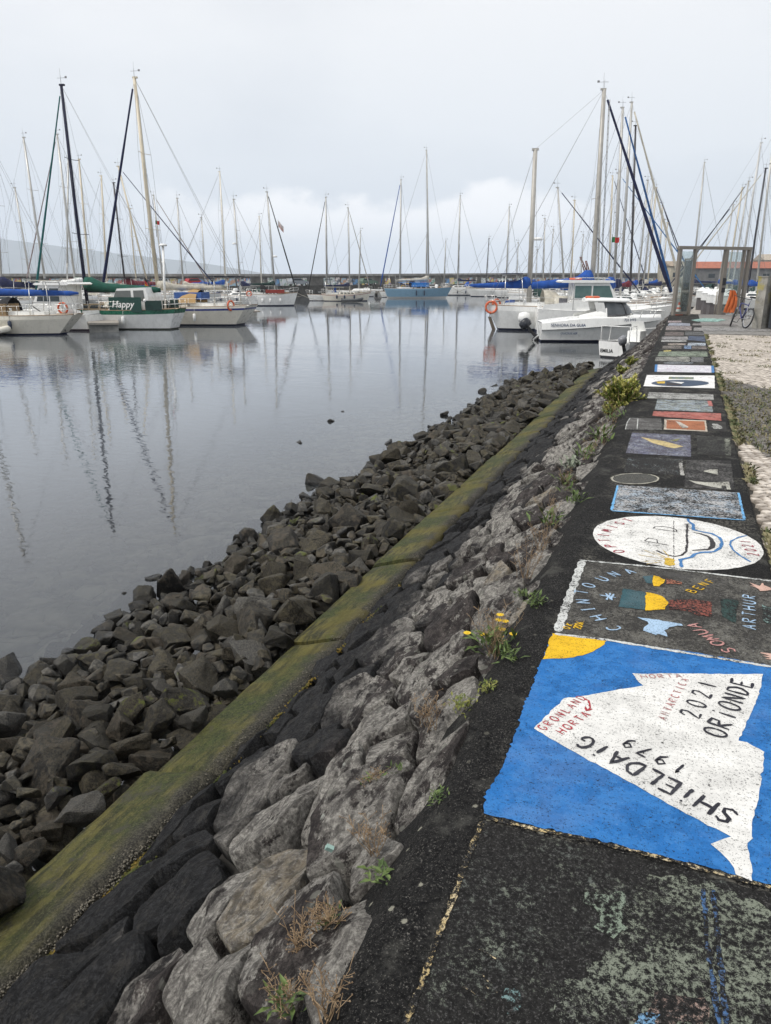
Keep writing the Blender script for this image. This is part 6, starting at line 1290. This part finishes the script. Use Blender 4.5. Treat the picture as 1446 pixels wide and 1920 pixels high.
def gang():
    t=empty('gangway',(.55,38.0,1.72),R(88),'sloping gangway with pale railings leading from the gate down to the pontoons','gangway'); L=10.; dz=-1.1
    mb=MB(); mb.add([(0,-.75,0),(L,-.75,dz),(L,.75,dz),(0,.75,0),(0,-.75,-.12),(L,-.75,dz-.12),(L,.75,dz-.12),(0,.75,-.12)],[(0,1,2,3),(4,7,6,5),(0,4,5,1),(2,6,7,3)]); mb.build('walkway',plain('gangway_deck',(.36,.35,.33),.6),t)
    for s in (-.75,.75):
        mb=MB()
        for z in (1.05,.12): mb.tube([(0,s,z),(L,s,z+dz)],.03,5)
        for i in range(24): x=L*i/23; mb.tube([(x,s,dz*x/L+.1),(x,s,1.05+dz*x/L)],.018 if i%4 else .03,5)
        mb.build('railing',plain('rail_cream',(.55,.50,.42),.5),t)
gang()
def netcloth():
    p=DP(1369,578,fwd(gp)-.5); t=NT('orange_net',(.55,.14,.04),.8); t.nrm(t.bump(t.noise(t.pos,30,3),.5,.02)); rows=[]
    for i in range(15):
        f=i/14; w=.10+.22*f*(1.15-f*.5); rows.append([(w*(j/9-.5)*2+.10*math.sin(f*3)*(1-f),.06*math.sin(j*1.9+f*5)+.05*math.cos(j*3.1),.95-.93*f+.03*math.sin(j*2.2)*f) for j in range(10)])
    mb=MB(); mb.strip(rows); n=len(mb.v); mb.v+=[(x,y+.05,z) for x,y,z in mb.v]; mb.f+=[tuple(k+n for k in f[::-1]) for f in mb.f]; mb.m*=2; mb.s*=2; o=mb.build('net',t.m,None,(p.x,p.y,WT+.12)); tag(o,'bundle of orange netting hanging at the gate\'s landward pane','net')
netcloth()
def cone():
    p=W(1271.5,590.5,WT); s=.52/.5; t=empty('traffic_cone',(p.x,p.y,WT),R(8),'orange and white traffic cone standing by the gate\'s seaward post','traffic cone')
    og=plain('cone_orange',(.62,.085,.03),.5,0,.1); wh=plain('cone_white',(.66,.66,.64),.5)
    mb=MB(); mb.box((0,0,.025),(.36,.36,.05)); mb.build('base',og,t)
    pr=[(.14,.05,0),(.122,.15,0),(.098,.26,1),(.078,.33,0),(.055,.43,1),(.038,.50,0),(.03,.55,0)]
    mb=MB(); 
    for (r0,z0,c0),(r1,z1,c1) in zip(pr,pr[1:]):
        q=MB(); q.lathe([(r0,z0),(r1,z1)],(0,0,0),16); mb.add(q.v,q.f[:-2],c1,True)
    mb.build('cone',[og,wh],t)
cone()
def bicycle():
    A=W(1396,616,WT); B_=W(1364,611.5,WT); d=B_-A; a=math.atan2(d.y,d.x); wb=1.06
    t=empty('bicycle',(A.x,A.y,WT),a,'blue and silver mountain bicycle leaning by the concrete pillar','bicycle'); t.rotation_euler=(R(13),0,a)
    pur=plain('frame_blue',(.03,.035,.16),.3,0,.05); sil=plain('frame_silver',(.45,.46,.48),.3,.3); r=.33
    def wheel(x,yaw):
        w=empty('wheel',(x,0,r),yaw); w.parent=t; w.location=(x,0,r+.0); w.rotation_euler=(0,0,yaw)
        M=Matrix.Rotation(math.pi/2,3,'X'); q=MB(); q.torus((0,0,0),r-.025,.026,M,32,8); q.build('tyre',m_black(),w); q=MB(); q.torus((0,0,0),r-.058,.012,M,32,6); q.build('rim',sil,w)
        q=MB()
        for k in range(14): an=k*2*math.pi/14; q.tube([(0,.02*(-1)**k,0),((r-.06)*math.cos(an),0,(r-.06)*math.sin(an))],.002,3)
        q.lathe([(.02,-.04),(.025,0),(.02,.04)],(0,0,0),8,M=M); q.build('spoke',m_steel(),w)
    wheel(0,0); wheel(wb,R(-24))
    bb=Vector((.43,0,.29)); st=Vector((.27,0,.80)); hb=Vector((.86,0,.66)); ht=Vector((.82,0,.80)); fa=Vector((wb,0,r)); ra=Vector((0,0,r))
    q=MB(); q.tube([bb,hb],.022,8); q.tube([st.lerp(bb,.12),ht],.018,8); q.tube([bb,st],.018,8); q.tube([hb,ht],.022,8); q.build('frame',pur,t)
    q=MB()
    for y in (-.05,.05): q.tube([ra+Vector((0,y,0)),bb+Vector((0,y*.6,0))],.010,6); q.tube([ra+Vector((0,y,0)),st.lerp(bb,.15)+Vector((0,y*.4,0))],.010,6); q.tube([fa+Vector((0,y,0)),hb+Vector((.02,y,-.03))],.015,6)
    q.build('fork',sil,t)
    q=MB(); q.tube([st,st+Vector((-.03,0,.17))],.014,6); q.build('seat_post',sil,t); q=MB(); q.prism([(-.15,-.07),(.0,-.075),(.14,-.02),(.14,.02),(0,.075),(-.15,.07)],.975,1.02,c=(.22,0,0)); q.build('saddle',m_black(),t)
    q=MB(); q.tube([ht,ht+Vector((-.02,0,.14))],.016,6); q.tube([(.83,-.31,.98),(.80,-.12,.96),(.80,.12,.96),(.83,.31,.98)],.012,6); q.build('handlebar',m_black(),t)
    q=MB(); 
    for s_ in (1,-1): q.tube([bb,bb+Vector((.0,.07*s_,0)),bb+Vector((.10*s_,.07*s_,-.14*s_)),bb+Vector((.10*s_,.14*s_,-.14*s_))],.010,5); q.box(bb+Vector((.10*s_,.17*s_,-.14*s_)),(.10,.08,.02))
    q.lathe([(.09,-.004),(.09,.004)],bb+Vector((0,-.05,0)),20,M=Matrix.Rotation(math.pi/2,3,'X')); q.build('crank',m_black(),t)
bicycle()
def pillar():
    a=W(1409,616,WT); b=W(1426,617,WT); H=DP(1422,520,fwd(a)).z-WT; w=(b-a).length; d=(b-a); an=math.atan2(d.y,d.x); t=NT('stained_concrete',rough=.85); p=t.pos
    c=t.mix(t.ss(t.noise(p,3,7,.7),.35,.65),(.20,.19,.165),(.36,.345,.31)); c=t.mix(t.ma('MULTIPLY',t.ss(t.noise(p,2.2,5,.6),.46,.58),t.ss(t.sep(p,2),2.4,3.1,0,.75)),c,(.36,.30,.06)); t.col(c)
    mb=MB(); hw=w*.5; mb.prism([(0,0),(w,0),(w,1.1),(0,1.1)],0,H); mb.prism([(-.02,-.02),(w+.02,-.02),(w+.02,1.12),(-.02,1.12)],H,H+.035); o=mb.build('concrete_pillar',t.m,None,(a.x,a.y,WT)); o.rotation_euler.z=an; tag(o,'short stained concrete wall end with a yellow lichen patch, beside the bicycle','pillar')
    bp=Vector((a.x,a.y,WT))+Vector((math.cos(an),math.sin(an),0))*(w+.12); cg=plain('container_grey',(.035,.04,.048),.6,0,.1); t2=empty('utility_container',bp,an,'dark grey utility container standing behind the stained concrete wall end','container'); mb=MB(); mb.box((.95,.75,.68),(1.9,1.1,1.3)); mb.build('body',cg,t2); mb=MB(); mb.box((.95,.75,1.36),(2.0,1.2,.07)); mb.build('lid',plain('lid_grey',(.16,.17,.18),.5),t2); mb=MB(); mb.tube([(.0,.15,1.1),(1.9,.15,.95)],.015,6); mb.build('hose',plain('hose_cyan',(.25,.42,.42),.5),t2)
    p=W(1362,583,WT+.0); mb=MB(); mb.box((0,0,.12),(.9,.35,.24)); o=mb.build('concrete_step',M_CONC,None,(p.x+.15,p.y-.3,WT)); tag(o,'low concrete step at the foot of the gate\'s landward pane','step')
pillar()
# ------------------------------------------------------------------ far shore on the landward side
def building(u0,u1,v0,v1,b,wallc,roofc,label,roofh=1.6,nw=6):
    a=DP(u0,v1,b); c=DP(u1,v1,b); top=DP(u0,v0,b).z; L=(c-a).length; t=empty('building',(a.x,a.y,0),YAW,label,'building'); wm=concrete('render_'+label.split()[0],wallc,.8,.85); mb=MB(); mb.box((L/2,5,(top-roofh)/2),(L,10,top-roofh)); wl=mb.build('wall',wm,t)
    z=top-roofh; mb=MB(); mb.add([(-.4,-.4,z),(L+.4,-.4,z),(L+.4,5,top),(-.4,5,top),(L+.4,10.4,z),(-.4,10.4,z)],[(0,1,2,3),(3,2,4,5),(0,3,5),(1,4,2)]); mb.build('roof',concrete('tiles_'+label.split()[0],roofc,1.5,.8),t)
    for i in range(nw): mb=MB(); mb.box((L*(i+.5)/nw,-.02,z*.62),(L/nw*.35,.06,1.3)); mb.build('window',m_glass(),t)
building(1284,1760,490,513,262,(.16,.16,.16),(.34,.12,.075),'long dark-walled shed with a red tile roof behind the gate',2.2,14)
building(1257,1287,489,514,240,(.42,.38,.30),(.30,.24,.18),'cream gabled store at the near end of the red roofed shed',1.5,2)
building(1432,1520,476,500,330,(.48,.44,.36),(.38,.33,.27),'pale hall rising behind the red roofed shed',2.5,3)
def crane():
    p=DP(1090,520,205); t=empty('rusty_crane',(p.x,p.y,1.5),YAW,'rusty brown harbour crane folded down behind the yachts','crane'); rs=plain('rust',(.17,.06,.035),.8,0,.3)
    mb=MB(); mb.box((1.,0,1.2),(2.6,2.4,2.4)); mb.build('cab',rs,t)
    for i,(a,b_) in enumerate((((1.6,0,2),(-.6,0,7.0)),((2.2,0,2),(.9,0,6.0)))):
        mb=MB(); A,B2=Vector(a),Vector(b_)
        for y in (-.4,.4): 
            for o_ in (-.35,.35): mb.tube([A+Vector((o_,y,0)),B2+Vector((o_*.4,y*.4,0))],.09,4)
        for k in range(9): f=k/9; mb.tube([A.lerp(B2,f)+Vector((-.35*(1-f*.6),0,0)),A.lerp(B2,f+.11)+Vector((.35*(1-f*.6),0,0))],.08,4)
        mb.build('jib_arm',rs,t)
crane()
def flag(u,v,b,w,h,cols,label,vert=False,droop=.0,ang=0):
    p=DP(u,v,b); mats=[plain('flag_'+n,c,.8,0,.1) for n,c in cols]; k=len(cols); mb=MB(); N=12
    for j in range(N):
        for i in range(k if not vert else 1):
            f0,f1=j/N,(j+1)/N
            if vert: m=0 if f0<.4 else 1; z0,z1=0,h
            else: m=i; z0,z1=h*(k-1-i)/k,h*(k-i)/k
            P=lambda f,z: (f*w*math.cos(ang),.05*math.sin(f*9),z-droop*f*h+ .03*math.sin(f*7)-f*w*math.sin(ang))
            mb.add([P(f0,z0),P(f1,z0),P(f1,z1),P(f0,z1)],[(0,1,2,3)],m,True)
    n=len(mb.v); F=list(mb.f); mb.v+=[(x,y+.012,z) for x,y,z in mb.v]; mb.f+=[tuple(q+n for q in f[::-1]) for f in F]; mb.m*=2; mb.s*=2
    o=mb.build('flag',mats,None,p); o.rotation_euler.z=YAW; tag(o,label,'flag')
    mb=MB(); r=.018; mb.tube([(0,.02,-.9),(0,.02,h+.25)],r,5); q=mb.build('flag_halyard',m_wire(),o)
flag(1147,455,66,.62,.42,[('green',(.02,.16,.06)),('red',(.50,.03,.03))],'small green and red flag flying among the silver masts',True)
flag(272,538,58,.85,.72,[('black',(.015,.015,.015)),('red2',(.40,.03,.03)),('gold',(.55,.34,.02))],'black, red and gold ensign drooping beside the yacht Happy',False,.5,.7)
flag(292,421,62,.32,.28,[('green2',(.02,.16,.06)),('red3',(.50,.03,.03))],'tiny courtesy flag high on a thin mast beside the buff one',True)
flag(522,425,139,1.1,1.0,[('pale',(.50,.45,.44)),('rose',(.45,.30,.28))],'pale pennant fluttering from the dark furled jib of the white cruising yacht',False,.4,.6)
# ------------------------------------------------------------------ plants on the slope
def on_slope(u,v,h=0): 
    n=Vector((TOPZ-.60,0,-(TOPX+2.27))); n=Vector((-(TOPZ-.60),0,(TOPX+2.27))).normalized(); 
    if n.z<0: n=-n
    return sight_on_plane(u,v,Vector((TOPX,0,TOPZ))+n*h,n)
def pm(name,a,b):
    t=NT(name,rough=.65); n=t.noise(t.pos,30,3); t.col(t.mix(t.ss(n,.4,.6),a,b)); t.b.inputs['Subsurface Weight'].default_value=0; return t.m
LG=pm('leaf_green',(.05,.085,.02),(.12,.17,.045)); LY=pm('leaf_yellowgreen',(.10,.13,.02),(.22,.22,.05)); DR=pm('dry_stalk',(.20,.13,.07),(.38,.27,.16)); YF=plain('flower_yellow',(.75,.50,.01),.6); LS=pm('shrub_leaf',(.08,.12,.018),(.23,.26,.045)); LT=pm('shrub_tip',(.36,.36,.08),(.50,.46,.16)); SG=pm('sage_leaf',(.16,.19,.13),(.30,.33,.26))
def leaf(mb,p,d,l,w,m=0,fold=.25,nv=None):
    d=d.normalized(); s=d.cross(Vector((0,0,1))); s=s.normalized() if s.length>.05 else Vector((1,0,0)); n=s.cross(d)
    a=p; b=p+d*l*.45+s*w/2+n*w*fold; c=p+d*l+Vector((0,0,-l*.12)); e=p+d*l*.45-s*w/2+n*w*fold; k=p+d*l*.5
    mb.add([a,b,c,k],[(0,1,2,3)],m); mb.add([a,k,c,e],[(0,1,2,3)],m)
def plant(kind,u,v,h,label,seed=0,cat='weed',lean=(0,0)):
    rn=random.Random(seed*7+3); p=on_slope(u,v,.015); t=empty('weed' if kind!='flower' else 'flowering_weed',p,0,label,cat,'weeds rooted between the slope stones')
    ml={'green':LG,'fern':LY,'dry':DR,'flower':LG,'mix':LG,'sage':SG,'rosette':LG}[kind]
    if kind in('green','mix','flower','fern','sage','rosette'):
        mb=MB(); n={'green':46,'mix':34,'flower':60,'fern':110,'sage':60,'rosette':24}[kind]
        for i in range(n):
            a=rn.uniform(0,6.28); e=rn.uniform(.2,1.2) if kind!='rosette' else rn.uniform(.1,.7); d=Vector((math.cos(a)*math.cos(e),math.sin(a)*math.cos(e),math.sin(e)))
            base=Vector((rn.gauss(0,h*.22),rn.gauss(0,h*.22),rn.uniform(0,h*.5) if kind!='rosette' else 0)); l=h*rn.uniform(.25,.6) if kind!='fern' else h*rn.uniform(.12,.3); leaf(mb,base,d,l,l*(.22 if kind in('green','mix','flower') else .34),0)
        mb.build('leaves',ml,t)
    if kind in('dry','mix','flower'):
        mb=MB(); n={'dry':12,'mix':9,'flower':30}[kind]
        for i in range(n):
            a=rn.uniform(0,6.28); q=Vector((rn.gauss(0,h*.10),rn.gauss(0,h*.10),0)); k=rn.uniform(.15,.75); P=[q.copy()]; hh=h*rn.uniform(.5,1.15)
            for s in range(4): q=q+Vector((math.cos(a)*k*hh/5+rn.gauss(0,.006),math.sin(a)*k*hh/5+rn.gauss(0,.006),hh/4)); P.append(q.copy())
            mb.tube(P,[.0018,.0016,.0013,.001,.0008],3,cap=False)
            for s in range(6): 
                w=P[2].lerp(P[4],rn.random()); an=rn.uniform(0,6.28); e=w+Vector((math.cos(an),math.sin(an),.7))*rn.uniform(.01,.035); mb.tube([w,e],.0009,3,cap=False); mb.lathe([(.0006,-.003),(.0024,0),(.0006,.003)],e,4)
        mb.build('stalks',DR,t)
    if kind=='flower':
        for i,(fu,fv) in enumerate([(938,1153),(947,1165),(941,1180),(876,1187),(907,1190),(938,1194),(962,1189),(935,1163)]):
            q=sight_on_plane(fu,fv,p+Vector((0,.0,0)),Fv)-p; s=MB(); s.tube([(rn.gauss(0,.01),rn.gauss(0,.01),0),(q.x*.5,q.y*.5,q.z*.6),q],.0016,4); s.build('stem',LG,t)
            f=MB(); 
            for k in range(13): an=k*2*math.pi/13; d=Vector((math.cos(an),math.sin(an),.12)); sd=Vector((-d.y,d.x,0))*.0035; f.add([q+d*.003-sd,q+d*.018-sd,q+d*.018+sd,q+d*.003+sd],[(0,1,2,3)])
            f.lathe([(.007,-.003),(.006,.004),(.001,.006)],q,8); f.build('flower',YF,t)
plant('flower',925,1226,.20,'straggly weed with bright yellow flowers and brown stalks beside the yellow painted sun',1)
for i,(k,u,v,h,lb) in enumerate([('green',955,1240,.11,'green leafy tuft just below the yellow-flowered weed, against the black wall edge'),('fern',915,1300,.09,'bushy light green tuft beside the blue painting\'s far half'),('fern',866,1332,.11,'yellow-green feathery weed between slope stones across from GRONLAND'),('green',1000,1140,.13,'green grassy tuft at the wall edge across from the CHINTOUNA panel'),
 ('dry',1010,1030,.22,'tangle of brown dry stalks at the wall edge across from the round white painting'),('dry',985,1085,.22,'dry brown stalks lower on the slope beside the round white painting'),('mix',1062,920,.20,'green and straw tuft at the wall edge across from the pale oblong painting'),('sage',1070,880,.18,'grey-green sprig standing taller than its neighbours'),('mix',1098,862,.24,'long green grass tuft across from the dark oval painting'),
 ('mix',1150,790,.24,'straw coloured tuft below the yellow-green shrub'),('mix',700,1478,.085,'straw tuft with green foot alone on a grey stone'),('green',748,1452,.06,'low green sprout in a joint left of the blue painting'),('green',818,1502,.06,'small green sprout nearest the blue painting\'s corner'),('dry',800,1365,.15,'tall brown seed stalks across from the word HORTA'),
 ('rosette',716,1640,.085,'leafy green rosette between two lichened stones'),('dry',705,1600,.13,'leaning dry seed stalk above the leafy rosette'),('mix',617,1738,.07,'small green sprig with dry stalks beside a spotted stone'),('dry',600,1750,.11,'dry seed stalk left of the small green sprig'),('mix',538,1895,.10,'green shoot with dry stems low on the slope by the picture\'s bottom'),('dry',612,1915,.12,'dry seed stems standing nearest the photographer'),
 ('dry',560,1790,.10,'thin pale stalk lying across the dark stone'),('mix',1030,985,.22,'dry and green tuft halfway along the round painting\'s slope side'),('green',1080,945,.16,'bright green blades against the wall edge beyond the round painting'),('green',975,1120,.07,'tiny green sprout among brown stalks'),('mix',1128,835,.30,'pale dry tuft below the orange-brown oblong')]): plant(k,u,v,h,lb,i+2)
def shrub(u,v,r,label,seed,n=60,hs=.8):
    rn=random.Random(seed); p=on_slope(u,v,.0); t=empty('shrub',p,0,label,'shrub'); st=MB(); a=MB(); b=MB()
    for i in range(n):
        an=rn.uniform(0,6.28); e=rn.uniform(.15,1.5); l=r*rn.uniform(.5,1.05)*(1 if rn.random()>.2 else 1.15); d=Vector((math.cos(an)*math.cos(e),math.sin(an)*math.cos(e),math.sin(e)*hs)); c=d*l
        st.tube([(0,0,0),c*.5+Vector((0,0,-.02)),c],[.010,.007,.004],4)
        tip=rn.random()<.6
        for k in range(30):
            f=rn.uniform(.55,1.05); q=c*f+Vector((rn.gauss(0,.012),rn.gauss(0,.012),rn.gauss(0,.012))); aa=rn.uniform(0,6.28); ee=rn.uniform(-.1,1.1); dd=(Vector((math.cos(aa)*math.cos(ee),math.sin(aa)*math.cos(ee),math.sin(ee)))+d*.5); ll=rn.uniform(.05,.095)*(r/.45)**.5; leaf(b if tip and f>.86 else a,q,dd,ll,ll*.46)
    st.build('stems',DR,t); tag(a.build('leaves',LS,t),kind='stuff'); tag(b.build('leaf_tips',LT,t),kind='stuff')
shrub(1162,765,.33,'rounded leafy shrub with yellow-green tips growing out of the slope below the white oval painting',5,100,1.25)
shrub(1146,776,.16,'darker lower offshoot of the big slope shrub',6,30); shrub(1186,686,.24,'small dark green shrub above the big one, near the boat EMILIA',7,30); shrub(1166,700,.20,'little pale flower-headed shrub just above the big one',8,22)
# broken glazed chip
mb=MB(); mb.box((0,0,0),(.026,.014,.018)); p=on_slope(618,1590,.05); o=mb.build('painted_chip',plain('chip_teal',(.30,.45,.40),.4),None,p); o.rotation_euler=(.3,.5,.4); tag(o,'broken chip of turquoise and white glazed tile between the slope stones','tile chip')
# ------------------------------------------------------------------ cloud cap and sea air
def vol(name,dens,col,label,geo):
    m=bpy.data.materials.new(name); m.use_nodes=True; n=m.node_tree.nodes; n.remove(n['Principled BSDF']); v=n.new('ShaderNodeVolumePrincipled'); v.inputs['Color'].default_value=(*col,1); v.inputs['Density'].default_value=dens; v.inputs['Anisotropy'].default_value=.0
    m.node_tree.links.new(v.outputs[0],n['Material Output'].inputs['Volume']); o=geo.build(name,m); tag(o,label,kind='stuff'); return o
mb=MB(); mb.box((-3000,4400,206),(16000,12200,424)); vol('haze',1.5e-4,(.84,.91,1.),'pale sea haze over the harbour and the strait',mb)
